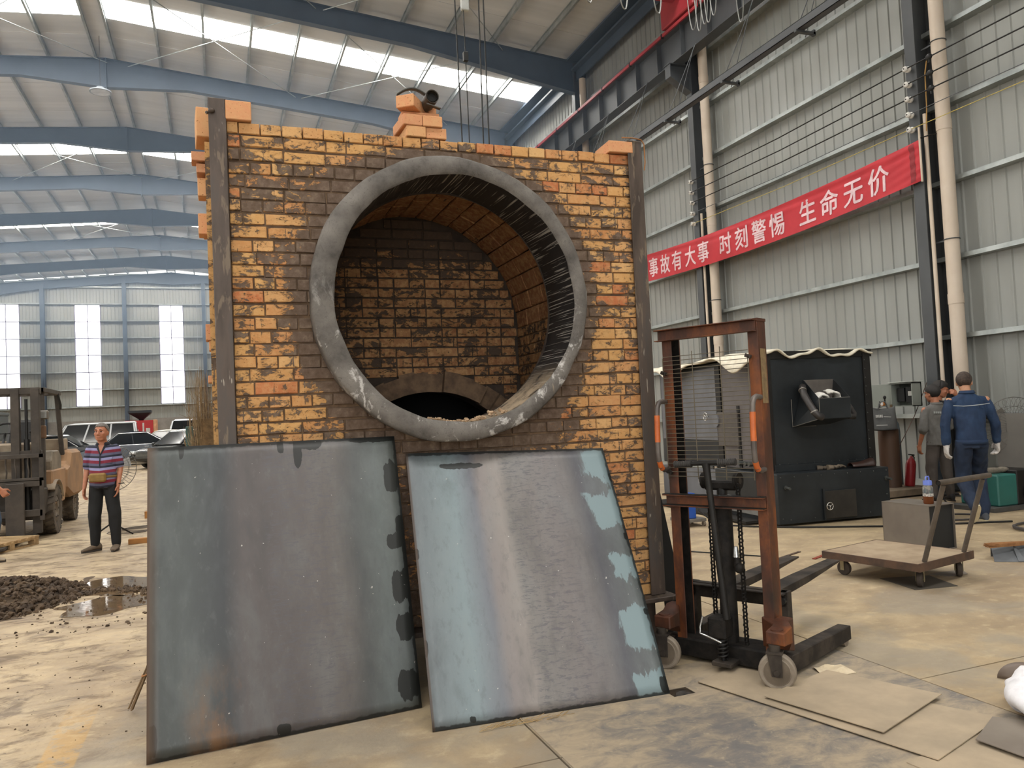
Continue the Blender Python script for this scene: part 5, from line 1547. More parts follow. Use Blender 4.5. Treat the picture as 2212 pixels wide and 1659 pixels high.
def etube(m, pts, rx, ry, xdir=(1, 0, 0), seg=20):
    pts = [Vector(p) for p in pts]; rings = []
    for i, p in enumerate(pts):
        d = (pts[min(i+1, len(pts)-1)]-pts[max(i-1, 0)]).normalized()
        x = Vector(xdir); x = (x-d*x.dot(d)).normalized(); y = d.cross(x)
        rings.append([p+x*rx[i]*math.cos(2*PI*k/seg)+y*ry[i]*math.sin(2*PI*k/seg) for k in range(seg)])
    m.loft(rings); return m
def limb(m, pts, rs, seg=12):
    pts = [Vector(p) for p in pts]
    # round joints, tapered bones
    fine = []; fr = []
    for i in range(len(pts)-1):
        for k in range(5):
            t = k/5; fine.append(pts[i].lerp(pts[i+1], t)); fr.append(rs[i]*(1-t)+rs[i+1]*t)
    fine.append(pts[-1]); fr.append(rs[-1])
    m.tube(fine, fr, seg)
    for p, r in zip(pts, rs): m.ell(p, r*0.99, 12, 8)
    return m
def hand(m, wrist, d, pn, th, curl=0.5, s=1.0, fat=1.0):
    """wrist; d: fingers' direction; pn: palm normal; th: direction of the thumb side"""
    w = Vector(wrist); d = Vector(d).normalized(); pn = Vector(pn); pn = (pn-d*pn.dot(d)).normalized()
    sd = d.cross(pn); sd = sd if sd.dot(Vector(th)) > 0 else -sd
    rings = []
    for t, wd, hh in ((0, .026, .019), (.03, .034, .019), (.06, .040, .017), (.088, .041, .014), (.098, .036, .010)):
        c = w+d*t*s
        rings.append([c+sd*wd*s*fat*math.cos(2*PI*k/14)+pn*hh*s*fat*math.sin(2*PI*k/14) for k in range(14)])
    m.loft(rings)
    for i, (off, L) in enumerate(((.029, .072), (.010, .082), (-.010, .076), (-.029, .060))):
        p = w+d*.088*s+sd*off*s*fat
        dirv = (d+sd*(off*1.2)).normalized(); pts = [p]; a = curl*(.55+.08*i)
        for seg_l in (.42, .32, .26):
            dirv = (Matrix.Rotation(a, 3, sd) @ dirv) if (Matrix.Rotation(a, 3, sd) @ d).dot(pn) > 0 else (Matrix.Rotation(-a, 3, sd) @ dirv)
            p = p+dirv*L*seg_l*s; pts.append(p)
        m.tube(pts, [.0098*s*fat, .0094*s*fat, .0088*s*fat, .0072*s*fat], 8)
        m.ell(pts[-1], .0075*s*fat, 8, 6)
    p = w+d*.022*s+sd*.026*s
    q = p+(d*.55+sd*.75+pn*.25).normalized()*.042*s
    e = q+(d*.9+sd*.15+pn*.3).normalized()*.034*s
    m.tube([p, q, e], [.0145*s*fat, .0118*s*fat, .0088*s*fat], 8); m.ell(e, .009*s*fat, 8, 6)
    return m
def head_geo(m, M, fat=0.0):
    """skull, jaw, nose, ears; M places a head whose centre is the origin, facing +Y"""
    s = len(m.v)
    m.ell((0, -.018, .028), (.077, .096, .088), 24, 16)
    m.ell((0, .018, -.03), (.066+fat, .074, .083), 22, 14)
    m.ell((0, .045, -.088), (.040+fat, .038, .030), 16, 10)
    m.ell((0, .015, -.07), (.058+fat, .06, .045), 16, 10)
    for sx in (-1, 1):
        m.ell((sx*.040, .062, -.022), (.026, .024, .024), 12, 8)
        m.ell((sx*.077, -.012, -.012), (.012, .022, .034), 12, 8, (0, 0, sx*.25))
        m.ell((sx*.030, .083, .030), (.028, .012, .010), 12, 8)
        m.ell((sx*.012, .094, -.036), (.011, .010, .009), 10, 7)
    m.tube([(0, .085, .022), (0, .094, .0), (0, .108, -.028), (0, .10, -.040)], [.010, .011, .0145, .011], 10)
    m.ell((0, .083, -.062), (.026, .012, .007), 12, 8); m.ell((0, .081, -.073), (.022, .012, .0075), 12, 8)
    m.xf(M, s); return m
def face_bits(parent, M, eye_closed=0.5):
    m = MB()
    for sx in (-1, 1):
        m.ell((sx*.032, .0815, .008), (.0125, .006, .004), 12, 7, (0, 0, -sx*.3))
    m.xf(M).build('eyes', pmat('dark_eye', '#241b17', .3), parent, 60)
    m = MB()
    for sx in (-1, 1):
        m.tube([(sx*.013, .0935, .033), (sx*.032, .0945, .037), (sx*.054, .081, .030)], [.003, .004, .002], 6)
    m.xf(M).build('eyebrows', pmat('black_hair', '#1d1917', .7, 0, '#2a2522', 40, .6), parent, 60)
    m = MB().tube([(-.022, .088, -.067), (0, .0945, -.067), (.022, .088, -.067)], [.0015, .0028, .0015], 6)
    m.xf(M).build('mouth', pmat('lip_line', '#6e3a31', .6), parent, 60)
def hair(parent, M, mat, front=.05, side=-.0, back=-.055, thick=.008, name='hair'):
    m = MB(); nu, nv = 36, 16
    def fn(u, v):
        a = 2*PI*u                      # 0 = +x, pi/2 = front
        f = math.sin(a)
        low = front if f > .55 else (side if f > -.1 else back)
        if -.1 <= f <= .55:
            t = (f+.1)/.65; low = side*(1-t)+front*t if t > .35 else side
        zmin = low; c = Vector((0, -.018, .028))
        th0 = math.asin(max(-.99, min(.99, (zmin-c.z)/.088)))
        th = th0+(PI/2-th0)*v
        r = 1.0+thick/.088*min(1, .35+v*2)
        return c+Vector((.077*r*math.cos(th)*math.cos(a), .096*r*math.cos(th)*math.sin(a), .088*r*math.sin(th)))
    m.grid(fn, nu, nv)
    m.xf(M)
    return m.build(name, mat, parent, 80, solid=-.006)
def shoe(parent, ankle, toe_dir, pitch, mat, sole, L=.27, name='shoe'):
    """pitch > 0 lifts the heel"""
    m = MB()
    def R(y, w, z0, z1, n=14):
        out = []
        for k in range(n):
            a = 2*PI*k/n; out.append((w*math.cos(a), y, z0+(z1-z0)*(.5+.5*math.sin(a))))
        return out
    up = MB().loft([R(-.075, .025, .02, .08), R(-.06, .036, .015, .105), R(-.02, .041, .015, .11), R(.03, .044, .015, .092), R(.09, .047, .012, .068), R(.14, .044, .012, .052), R(.175, .028, .014, .038)])
    so = MB().prism([(.022*math.cos(a)*(1.9 if math.sin(a) > 0 else 1.65), .05+(.133*math.sin(a))) for a in [i*2*PI/20 for i in range(20)]], 'z', 0.0, .024)
    d = Vector(toe_dir); d.z = 0; d.normalize(); x = Vector((d.y, -d.x, 0))
    M = Matrix((x, d, Vector((0, 0, 1)))).transposed().to_4x4()
    M = Matrix.Translation(Vector(ankle)) @ M @ Matrix.Rotation(-pitch, 4, 'X') @ Matrix.Translation((0, 0, -.085))
    o = up.xf(M).build(name, mat, parent, 60)
    so.xf(M).build('sole', sole, o, 50)
    return o
SKIN = pmat('sunburnt_skin', '#b0765a', .55, 0, '#a06548', 14, .6)
SKIN2 = pmat('pale_brown_skin', '#b98a6c', .55, 0, '#a97656', 14, .6)
HAIRB = pmat('black_hair', '#1d1917', .7, 0, '#2a2522', 40, .6)
HAIRG = pmat('greying_hair', '#4c4640', .8, 0, '#77706a', 60, .8)
def stripes_mat():
    t = NT('striped_polo')
    p = t.coord('Object'); X, Y, Z = t.sep(p)
    z = t.math('ADD', Z, t.math('MULTIPLY', t.math('ABSOLUTE', X), -.08))
    fr = t.math('FRACT', t.math('MULTIPLY', z, 1/.128))
    c = t.ramp(fr, [(0, hx('#7a1f33')), (.2, hx('#8f8fb4')), (.45, hx('#1d2030')), (.66, hx('#5a5a72')), (.9, hx('#7a1f33'))], 'CONSTANT')
    w = t.noise(t.coord('Object', (60, 60, 3)), 4, 2, .5)
    c = t.mix(t.math('MULTIPLY', w, .25), c, hx('#2b2b38'))
    t.set(c, .85); return t.m
def torso_line(J):
    return J
def person(name, label, loc, rotz, P):
    """P: dict of joints (local, facing +Y) and clothes"""
    t = thing(name, label, 'person', loc, rotz)
    g = lambda k: Vector(P[k])
    hc = g('head'); nb = g('neck'); ch = g('chest'); ws = g('waist'); pv = g('pelvis')
    HM = Matrix.Translation(hc) @ Euler(P.get('head_rot', (0, 0, 0))).to_matrix().to_4x4()
    fat = P.get('fat', 0.0); tw = P.get('tw', 1.0)
    skin = P.get('skin', SKIN)
    xd = P.get('xdir', (1, 0, 0))
    m = MB()
    head_geo(m, HM, P.get('face_fat', 0.0))
    m.tube([nb-Vector((0, 0, .05)), nb.lerp(hc, .35), hc+HM.to_3x3() @ Vector((0, -.015, -.06))], [.066, .056, .056], 16)
    etube(m, [pv, ws, ch, nb-Vector((0, 0, .03))], [.13, .12, .14*tw, .085], [.09, .085, .095, .065], xd)
    for sgn, sfx in ((1, 'R'), (-1, 'L')):
        sh, el, wr = g('sh'+sfx), g('el'+sfx), g('wr'+sfx)
        limb(m, [sh, el, wr], [.046, .038, .025])
        hd = P['hand'+sfx]
        if not P.get('gloves'): hand(m, wr, hd[0], hd[1], hd[2], hd[3], 1.0)
        limb(m, [g('hip'+sfx), g('kn'+sfx), g('an'+sfx)], [.075, .05, .034])
    mkobj('body', remeshed(m, P.get('voxel', .0065), 2), skin, t)
    face_bits(t, HM)
    hair(t, HM, *P.get('hair', (HAIRB,)))
    if P.get('gloves'):
        for sfx in ('R', 'L'):
            gm = MB(); hd = P['hand'+sfx]; wr = g('wr'+sfx); d = Vector(hd[0]).normalized()
            hand(gm, wr, hd[0], hd[1], hd[2], hd[3], 1.08, 1.3)
            gm.tube([wr-d*.05, wr, wr+d*.03], [.043, .036, .036], 12)
            mkobj('glove', remeshed(gm, .006, 2, .003, 40), P['gloves'], t)
    # upper garment
    s = MB(); ss = P['shirt']
    k = 1.0+fat; tw = P.get('tw', 1.0)
    etube(s, [pv+Vector((0, 0, ss['hem'])), ws+Vector((0, .02*fat*4, 0)), ch, nb+Vector((0, -.01, -.045)), nb+Vector((0, -.012, .012))],
          [.172*k*ss.get('hw', 1)*tw, .165*k*tw, .186*tw, .145*tw, .075], [.125*k*ss.get('hw', 1), .122*k*1.05, .125, .095, .07], xd, 24)
    for sfx in ('R', 'L'):
        sh, el, wr = g('sh'+sfx), g('el'+sfx), g('wr'+sfx)
        q = ss['sleeve']
        limb(s, [nb.lerp(sh, .35)-Vector((0, 0, .03)), sh-Vector((0, 0, .012))], [.056, .053])
        if q <= 1.0:
            e = sh.lerp(el, q); limb(s, [sh, e], [.060, .066*ss.get('sw', 1)])
        else:
            e = el.lerp(wr, q-1); limb(s, [sh-Vector((0, 0, .012)), sh.lerp(el, .35), el, e], [.052, .062, .056*ss.get('sw', 1), .05*ss.get('sw', 1)])
    so = mkobj(ss['name'], remeshed(s, .010, 4, ss.get('fold', .006), 14, P.get('seed', 0), .5), ss['mat'], t)
    if ss.get('vneck'):
        from mathutils.bvhtree import BVHTree
        bv = BVHTree.FromPolygons([v.co for v in so.data.vertices], [tuple(p.vertices) for p in so.data.polygons])
        zb, hw_ = ss['vneck']; zt = nb.z-.004
        def drape(x, z, lift):
            h = bv.ray_cast(Vector((x, .6, z)), Vector((0, -1, 0)))
            return Vector((x, (h[0].y if h[0] is not None else .05)+lift, z))
        MB().grid(lambda u, v: drape((u-.5)*2*hw_*v, zb+(zt-zb)*v, .004), 8, 10).build('open_neck', skin, so, 60)
        for sx in (-1, 1):
            MB().grid(lambda u, v: drape(sx*(hw_*v-.004+.034*u*(.35+.65*v)), zb+(zt-zb)*v, .009-.003*u), 5, 10).build('collar_flap', ss['collar'], so, 60, solid=.004)
        MB().grid(lambda u, v: drape(-.006+.016*u, zb-.16+.16*v, .004), 2, 10).build('placket', ss['collar'], so, 60)
        MB().grid(lambda u, v: drape(-.135+.085*u, zb-.12+.085*v, .003), 6, 6).build('chest_pocket', ss['mat'], so, 60, solid=.003)
    if ss.get('collar'):
        c = MB(); 
        def cf(u, v):
            a = -PI/2+2*PI*(u-.5)*.86
            r = .072+.016*v
            return nb+Vector((r*math.cos(a)*1.05, r*math.sin(a)-.008, .03-.035*v+ss.get('collar_up', 0)))
        c.grid(cf, 24, 3).build('collar', ss['collar'], so, 60, solid=.005)
    # trousers
    tr = MB(); ts = P['pants']
    etube(tr, [pv+Vector((0, 0, .10)), pv+Vector((0, 0, .02)), pv+Vector((0, 0, -.07))], [.15*k*.94, .168*k*.95, .165], [.105*k*.9, .118*k*.93, .115], xd, 22)
    for sfx in ('R', 'L'):
        h, kn, an = g('hip'+sfx), g('kn'+sfx), g('an'+sfx)
        w = ts.get('w', 1.0)
        limb(tr, [h, kn, an.lerp(kn, .03)], [.092, .072*w, .050*w], 16)
    mkobj(ts['name'], remeshed(tr, .010, 4, ts.get('fold', .008), 11, P.get('seed', 0)+5, .5), ts['mat'], t)
    for sfx in ('R', 'L'):
        sp = P['shoe'+sfx]
        shoe(t, g('an'+sfx), sp[0], sp[1], P['shoe_mat'], P['sole_mat'])
    return t, HM
DN = (0, 0, -1)
M_TAUPE = pmat('taupe_suede', '#6b5c4c', .9, 0, '#584a3c', 10, .5)
M_SOLED = pmat('dark_sole', '#3a332d', .8)
# --- man in the striped polo
B = dict(head=(.0, .055, 1.545), head_rot=(.05, 0, -.12), neck=(0, 0, 1.385), chest=(0, .0, 1.22), waist=(0, .02, 1.02), pelvis=(0, 0, .88), fat=.12, face_fat=.006, seed=2,
    tw=.88, shR=(.152, 0, 1.325), elR=(.205, -.03, 1.06), wrR=(.225, .03, .83), shL=(-.152, 0, 1.325), elL=(-.20, -.02, 1.07), wrL=(-.19, .06, .85),
    handR=((.05, .12, -1), (-1, .1, 0), (0, 1, 0), .55), handL=((.05, .15, -1), (1, .1, 0), (0, 1, 0), .45),
    hipR=(.085, 0, .86), knR=(.11, .02, .47), anR=(.12, -.01, .085), hipL=(-.085, 0, .86), knL=(-.13, .03, .47), anL=(-.14, .02, .085),
    shoeR=((.75, .65, 0), 0.0), shoeL=((.0, 1, 0), 0.0), shoe_mat=M_TAUPE, sole_mat=M_SOLED, hair=(HAIRG, .072, .0, -.045, .006),
    shirt=dict(name='polo_shirt', mat=stripes_mat(), hem=-.03, sleeve=.80, sw=.95, fold=.006, collar=pmat('navy_collar', '#1c1f2b', .85), vneck=(1.255, .042)),
    pants=dict(name='trousers', mat=pmat('black_trousers', '#0e0e0f', .85, 0, '#161617', 6, .5), w=1.12))
man1, HM1 = person('person', 'standing older man in a striped polo shirt with a tan waist pouch and black trousers', (-1.44, 11.50, 0), 3.0, B)
MB().grid(lambda u, v: (.178*math.cos(PI*2*u), .150*math.sin(PI*2*u)+.018, .955+.03*v), 36, 2).build('waist_belt', pmat('tan_webbing', '#7d6335', .8, 0, '#6a532b', 20, .5), man1, 60, solid=.006)
MB().box((.02, .185, .965), (.20, .07, .115)).build('waist_pouch', pmat('tan_pouch', '#8a6d39', .75, 0, '#745a2e', 14, .5), man1, bev=.02)
MB().grid(lambda u, v: (-.045+.09*u, .118+.004*math.sin(PI*u)-.03*(1-v)*0, 1.19+.10*v), 4, 4).build('chest_pocket', pmat('polo_pocket', '#3a3b4c', .85), man1, solid=.004) if False else None
MB().tube(arc_pts((-.226, .055, .868), .033, 0, 2*PI, 14, 'xy')[:-1], .006, 6, closed=True).build('bracelet', pmat('black_band', '#151515', .6), man1, 60)
MB().add([(-.045, .062, 1.385), (.045, .062, 1.385), (.0, .122, 1.255)], [(0, 1, 2)]).build('open_collar_skin', SKIN, man1) if False else None
# --- man at the left edge, only an arm, a leg and a shoe in view
B2 = dict(head=(.0, .03, 1.60), neck=(0, -.02, 1.44), chest=(0, -.02, 1.26), waist=(0, -.02, 1.05), pelvis=(0, -.02, .92), seed=7,
    shR=(.19, -.02, 1.38), elR=(.23, -.02, 1.09), wrR=(.23, .17, .90), shL=(-.19, -.02, 1.38), elL=(-.23, -.10, 1.10), wrL=(-.22, -.06, .86),
    handR=((0, .55, -.8), (-1, 0, 0), (0, 1, .3), 1.5), handL=((0, .2, -1), (1, 0, 0), (0, 1, 0), .6),
    hipR=(.09, 0, .90), knR=(.10, .09, .50), anR=(.11, .02, .085), hipL=(-.09, 0, .90), knL=(-.1, .02, .48), anL=(-.1, -.28, .12),
    shoeR=((0.1, 1, 0), 0.0), shoeL=((0, 1, 0), .35), shoe_mat=pmat('beige_canvas_shoe', '#a39683', .85, 0, '#8b7e6c', 12, .5), sole_mat=M_SOLED, hair=(HAIRB, .06, .0, -.05, .008),
    shirt=dict(name='shirt', mat=pmat('pale_grey_shirt', '#9a9a94', .85, 0, '#8a8a85', 6, .5), hem=-.05, sleeve=.9, sw=1.1),
    pants=dict(name='jeans', mat=pmat('blue_jeans', '#3c4f63', .85, 0, '#2e3f52', 7, .8), w=1.1))
person('person', 'man in blue jeans and beige shoes, cut off by the left edge of the view', (-2.735, 11.45, 0), -PI/2+.1, B2)
# --- man in dark blue denim walking away
DEN = pmat('dark_denim', '#1f3654', .85, 0, '#182a45', 5, .8, detail=6)
DEN2 = pmat('darker_denim', '#1a2a42', .85, 0, '#131f33', 5, .8, detail=6)
B3 = dict(head=(.015, .105, 1.655), head_rot=(-.28, 0, -.45), neck=(0, .03, 1.515), chest=(0, .01, 1.32), waist=(0, -.01, 1.10), pelvis=(0, -.02, .95), seed=11, skin=SKIN2,
    shR=(.205, .02, 1.435), elR=(.285, .0, 1.16), wrR=(.315, .07, .93), shL=(-.205, .02, 1.435), elL=(-.275, -.01, 1.15), wrL=(-.265, .02, .92),
    handR=((.1, .25, -1), (-1, 0, 0), (0, 1, 0), .8), handL=((-.05, .05, -1), (1, 0, 0), (0, 1, 0), .55), gloves=pmat('white_cotton', '#cfcac6', .95, 0, '#a9a39e', 16, .6),
    hipR=(.095, -.02, .93), knR=(.16, .26, .54), anR=(.11, .04, .09), hipL=(-.095, -.02, .93), knL=(-.07, .12, .50), anL=(-.09, -.20, .22),
    shoeR=((.15, 1, 0), 0.05), shoeL=((-.05, 1, 0), .95), shoe_mat=pmat('grey_trainer', '#4c4f55', .8), sole_mat=pmat('cream_sole', '#cfc3a2', .8), hair=(pmat('cropped_hair', '#2a211d', .8, 0, '#4a3c33', 50, .6), .058, -.012, -.062, .006),
    shirt=dict(name='denim_jacket', mat=DEN, hem=-.02, sleeve=1.86, sw=1.02, fold=.011, collar=DEN, collar_up=.012),
    pants=dict(name='denim_trousers', mat=DEN2, w=1.28, fold=.016))
man3, HM3 = person('person', 'man in dark blue denim workwear and white gloves walking away at the right', (8.30, 6.72, 0), -.50, B3)
MB().tube([(-.20, -.082, 1.385), (-.10, -.118, 1.375), (0, -.125, 1.378), (.1, -.118, 1.385), (.20, -.082, 1.395)], .004, 5).build('white_piping', pmat('grey_piping', '#b5b8b8', .7), man3, 60)
MB().grid(lambda u, v: (.176*1.0*math.cos(2*PI*u), .130*math.sin(2*PI*u)-.02, .925+.05*v), 36, 2).build('waistband', DEN, man3, 60, solid=.006)
# --- worker in grey with rolled sleeves
B4 = dict(head=(-.02, .045, 1.54), head_rot=(-.12, 0, .25), neck=(0, .0, 1.385), chest=(0, 0, 1.20), waist=(0, -.01, 1.00), pelvis=(0, 0, .87), seed=21, skin=SKIN,
    shR=(.19, .01, 1.31), elR=(.25, .08, 1.06), wrR=(.20, .27, .98), shL=(-.19, 0, 1.31), elL=(-.245, -.02, 1.04), wrL=(-.245, .08, .82),
    handR=((0, 1, 0), (-1, 0, 0), (0, 0, 1), .6), handL=((.05, .25, -1), (1, 0, 0), (0, 1, 0), .55),
    hipR=(.09, 0, .85), knR=(.12, .03, .47), anR=(.14, 0, .085), hipL=(-.09, 0, .85), knL=(-.12, .03, .47), anL=(-.14, -.01, .085),
    shoeR=((.35, 1, 0), 0), shoeL=((-.25, 1, 0), 0), shoe_mat=pmat('black_work_shoe', '#1f1d1c', .7), sole_mat=M_SOLED, hair=(HAIRB, .05, -.01, -.045, .011),
    shirt=dict(name='work_jacket', mat=pmat('grey_work_cloth', '#6f6d6a', .85, 0, '#5a5753', 4, .7, detail=6), hem=-.06, sleeve=1.12, sw=1.1, fold=.011, hw=1.06, collar=pmat('grey_work_cloth', '#6f6d6a')),
    pants=dict(name='work_trousers', mat=pmat('stained_grey_brown', '#514943', .85, 0, '#423b36', 4, .8, detail=6), w=1.1))
man2, HM2 = person('person', 'worker in a grey jacket with silver band and rolled sleeves, seen from behind', (9.62, 8.30, 0), -.18, B4)
m = MB()
for k in range(9):
    x = -.13+.03*k
    m.box((x, -.117-.008*math.cos((k-4)*.3), 1.275-.002*k), (.024, .006, .03))
m.build('reflective_band', pmat('silver_band', '#b9bcb8', .35, .3), man2)
m = MB()
for k in range(7):
    x = -.02+.022*k
    m.box((x, -.128, 1.215-.006*k), (.016, .004, .022), (0, .15, 0)); m.box((x+.006, -.128, 1.19-.006*k), (.018, .004, .006))
m.build('red_lettering', pmat('dull_red_print', '#8e3a44', .7), man2)
# --- worker in a black T-shirt behind him
B5 = dict(head=(.0, .07, 1.60), head_rot=(-.25, 0, .35), neck=(0, .0, 1.445), chest=(0, 0, 1.27), waist=(0, 0, 1.06), pelvis=(0, 0, .93), seed=31, skin=SKIN,
    shR=(.19, 0, 1.375), elR=(.27, .0, 1.10), wrR=(.27, .06, .88), shL=(-.19, .02, 1.375), elL=(-.30, .22, 1.30), wrL=(-.07, .26, 1.50),
    handR=((0, .2, -1), (-1, 0, 0), (0, 1, 0), .6), handL=((.75, -.25, .55), (0, -1, .2), (0, 0, 1), 1.2),
    hipR=(.09, 0, .91), knR=(.10, .03, .50), anR=(.12, 0, .085), hipL=(-.09, 0, .91), knL=(-.1, .03, .5), anL=(-.12, 0, .085),
    shoeR=((.2, 1, 0), 0), shoeL=((-.2, 1, 0), 0), shoe_mat=pmat('black_work_shoe', '#1f1d1c'), sole_mat=M_SOLED, hair=(HAIRB, .05, -.015, -.06, .017),
    shirt=dict(name='t_shirt', mat=pmat('black_cotton', '#151517', .85, 0, '#1e1e20', 6, .5), hem=-.05, sleeve=.75, sw=1.12),
    pants=dict(name='jeans', mat=pmat('grey_blue_jeans', '#39424c', .85, 0, '#2d353e', 6, .7), w=1.12))
person('person', 'worker in a black T-shirt wiping his face, standing behind the grey-jacketed worker', (10.10, 8.70, 0), -2.75, B5)
# ================================================================== forklift
M_FKD = pmat('dusty_mast_steel', '#4a423a', .7, .1, '#38322c', 4, .7)
M_FKL = pmat('dusty_beige_paint', '#a59680', .7, 0, '#7d6b58', 3, .7, detail=6)
M_FKO = pmat('dusty_orange_body', '#a9835f', .75, 0, '#8c7056', 2.5, .7, detail=6)
M_TYRE = pmat('dusty_tyre', '#6b6053', .9, 0, '#4b433a', 6, .7)
M_TYRED = pmat('tyre_groove', '#2b2723', .9)
M_BLACKP = pmat('black_plastic', '#222120', .6)
fk = thing('forklift', 'dusty orange forklift truck with dark mast and lugged tyres at the left', 'forklift', (-3.05, 14.0, 0))
for x in (-.48, -.22, .22, .48):
    m = MB().bb((x-.05, -.62, .10), (x+.05, -.58, 2.25)).bb((x-.055, -.62, .10), (x-.043, -.50, 2.25)).bb((x+.043, -.62, .10), (x+.055, -.50, 2.25))
    m.build('mast_rail', M_FKD, fk, bev=.004)
for z in (2.22, 1.28, .35):
    MB().bb((-.55, -.60, z-.05), (.55, -.50, z+.05)).build('mast_crossbar', M_FKD, fk, bev=.006)
for x in (-.35, .35):
    MB().cyl((x, -.52, .3), (x, -.52, 1.5), .04, seg=12).cyl((x, -.52, 1.5), (x, -.52, 2.1), .022, seg=10).build('lift_ram', M_BLACKP, fk, 40)
# carriage, backrest and forks
cr = MB().bb((-.58, -.74, .80), (.58, -.70, .90)).bb((-.58, -.74, .36), (.58, -.70, .46))
cr.build('fork_carriage', M_FKD, fk, bev=.006)
br = MB().bb((-.60, -.74, 1.22), (.60, -.70, 1.28)).bb((.54, -.74, .05+.25), (.60, -.70, 1.28)).bb((-.60, -.74, .30), (-.54, -.70, 1.28)).bb((-.60, -.74, .88), (.60, -.70, .93))
br.build('load_backrest', M_FKD, fk, bev=.004)
for x in (-.35, -.18, .0, .12, .24, .40):
    MB().tube([(x, -.72, .93), (x+.01, -.73, 1.02), (x-.005, -.725, 1.14), (x, -.72, 1.25)], .012, 6).build('backrest_bar', M_FKD, fk, 60)
for x in (-.34, .24):
    MB().bb((x-.12, -.82, .04), (x+.12, -.76, .86)).bb((x-.09, -1.9, .03), (x+.09, -.76, .075)).build('fork', M_FKD, fk, bev=.008)
# chassis
MB().bb((-.55, -.45, .35), (.55, 1.0, .75)).build('chassis', M_FKD, fk, bev=.02)
MB().prism([(-.1, .45), (.9, .45), (1.0, .62), (1.02, 1.0), (-.1, 1.0)], 'x', .35, .60).build('side_panel', M_FKO, fk, bev=.02)
MB().prism([(-.1, .45), (.9, .45), (1.0, .62), (1.02, 1.0), (-.1, 1.0)], 'x', -.60, -.35).build('side_panel', M_FKO, fk, bev=.02)
m = MB()
for k in range(4):
    m.bb((.601, .12+.13*k, .60), (.604, .20+.13*k, .70)) if k != 2 else m.bb((.601, .12+.13*k, .59), (.604, .19+.13*k, .71))
m.build('side_marks', pmat('dark_stencil', '#4b3a2c', .8), fk)
MB().prism([(1.0, .62), (1.6, .45), (2.6, .45), (2.75, .7), (2.72, 1.12), (2.4, 1.28), (1.5, 1.28), (1.3, 1.05), (1.0, 1.0)], 'x', -.62, .62).build('counterweight', M_FKO, fk, bev=.06)
MB().bb((-.42, .35, 1.0), (.42, 1.5, 1.22)).build('engine_hood', M_FKL, fk, bev=.03)
MB().prism([(.0, .98), (.75, .98), (.78, 1.2), (.6, 1.3), (.1, 1.3), (-.02, 1.15)], 'x', .30, .58).build('gas_box', pmat('dusty_grey_box', '#8d8272', .8, 0, '#6e6558', 4, .7), fk, bev=.02)
MB().bb((-.5, 1.35, 1.28), (.5, 1.9, 1.48)).bb((-.45, 1.4, 1.20), (.45, 1.85, 1.28)).build('rear_deck_box', M_FKL, fk, bev=.015)
s = MB().bb((-.26, .45, 1.22), (.22, .95, 1.34)).build('seat', M_BLACKP, fk, bev=.04)
MB().loft([[(-.25, .88, 1.3), (.21, .88, 1.3), (.21, 1.0, 1.3), (-.25, 1.0, 1.3)], [(-.2, .98, 1.82), (.16, .98, 1.82), (.16, 1.08, 1.82), (-.2, 1.08, 1.82)]]).build('seat_back', M_BLACKP, s, bev=.04)
MB().bb((-.4, -.35, .75), (.4, -.15, 1.45)).build('dashboard', M_FKL, fk, bev=.03)
st = MB().tube([(-.05+.20*math.cos(a), .05+.12*math.sin(a), 1.60+.16*math.sin(a)) for a in [i*2*PI/24 for i in range(24)]], .016, 8, closed=True)
st.tube([(-.05, .05, 1.60), (-.05, -.15, 1.40)], .02, 8).tube([(-.25, .05, 1.6), (.15, .05, 1.6)], .01, 6)
st.build('steering_wheel', M_BLACKP, fk, 60)
for k in range(3):
    MB().tube([(.22+.06*k, -.1, 1.42), (.24+.06*k, 0, 1.60)], .008, 6).ell((.24+.06*k, 0, 1.61), .02, 8, 6).build('control_lever', M_BLACKP, fk, 60)
# overhead guard
def guard_leg(p0, p1, n='guard_leg'):
    MB().beam(p0, p1, .07, .07, (0, 1, 0)).build(n, M_FKD, fk, bev=.008)
for sx in (-1, 1):
    guard_leg((sx*.50, -.22, .75), (sx*.47, -.05, 2.23)); guard_leg((sx*.50, 1.35, 1.2), (sx*.47, 1.15, 2.25))
g_ = MB().bb((-.52, -.15, 2.22), (.52, -.07, 2.29)).bb((-.52, 1.12, 2.22), (.52, 1.2, 2.29)).bb((-.53, -.15, 2.22), (-.46, 1.2, 2.29)).bb((.46, -.15, 2.22), (.53, 1.2, 2.29))
for k in range(6): g_.bb((-.40+.15*k, -.1, 2.25), (-.36+.15*k, 1.15, 2.275))
g_.build('overhead_guard', M_FKD, fk, bev=.006)
hl = MB().box((.52, -.30, 1.86), (.17, .10, .14)).build('headlamp', pmat('old_lamp', '#6d665c', .5), fk, bev=.02)
MB().box((.52, -.355, 1.86), (.13, .01, .10)).build('lamp_lens', pmat('lamp_glass', '#8b8a84', .2), hl)
MB().box((.52, -.26, 1.60), (.08, .08, .20)).build('turn_signal', pmat('dull_amber', '#7a5b42', .5), fk, bev=.015)
m = MB().tube([(.52, .95, 2.24), (.55, 1.0, 2.05), (.54, 1.05, 1.98)], .02, 6); m.build('guard_hose', M_BLACKP, fk, 60)
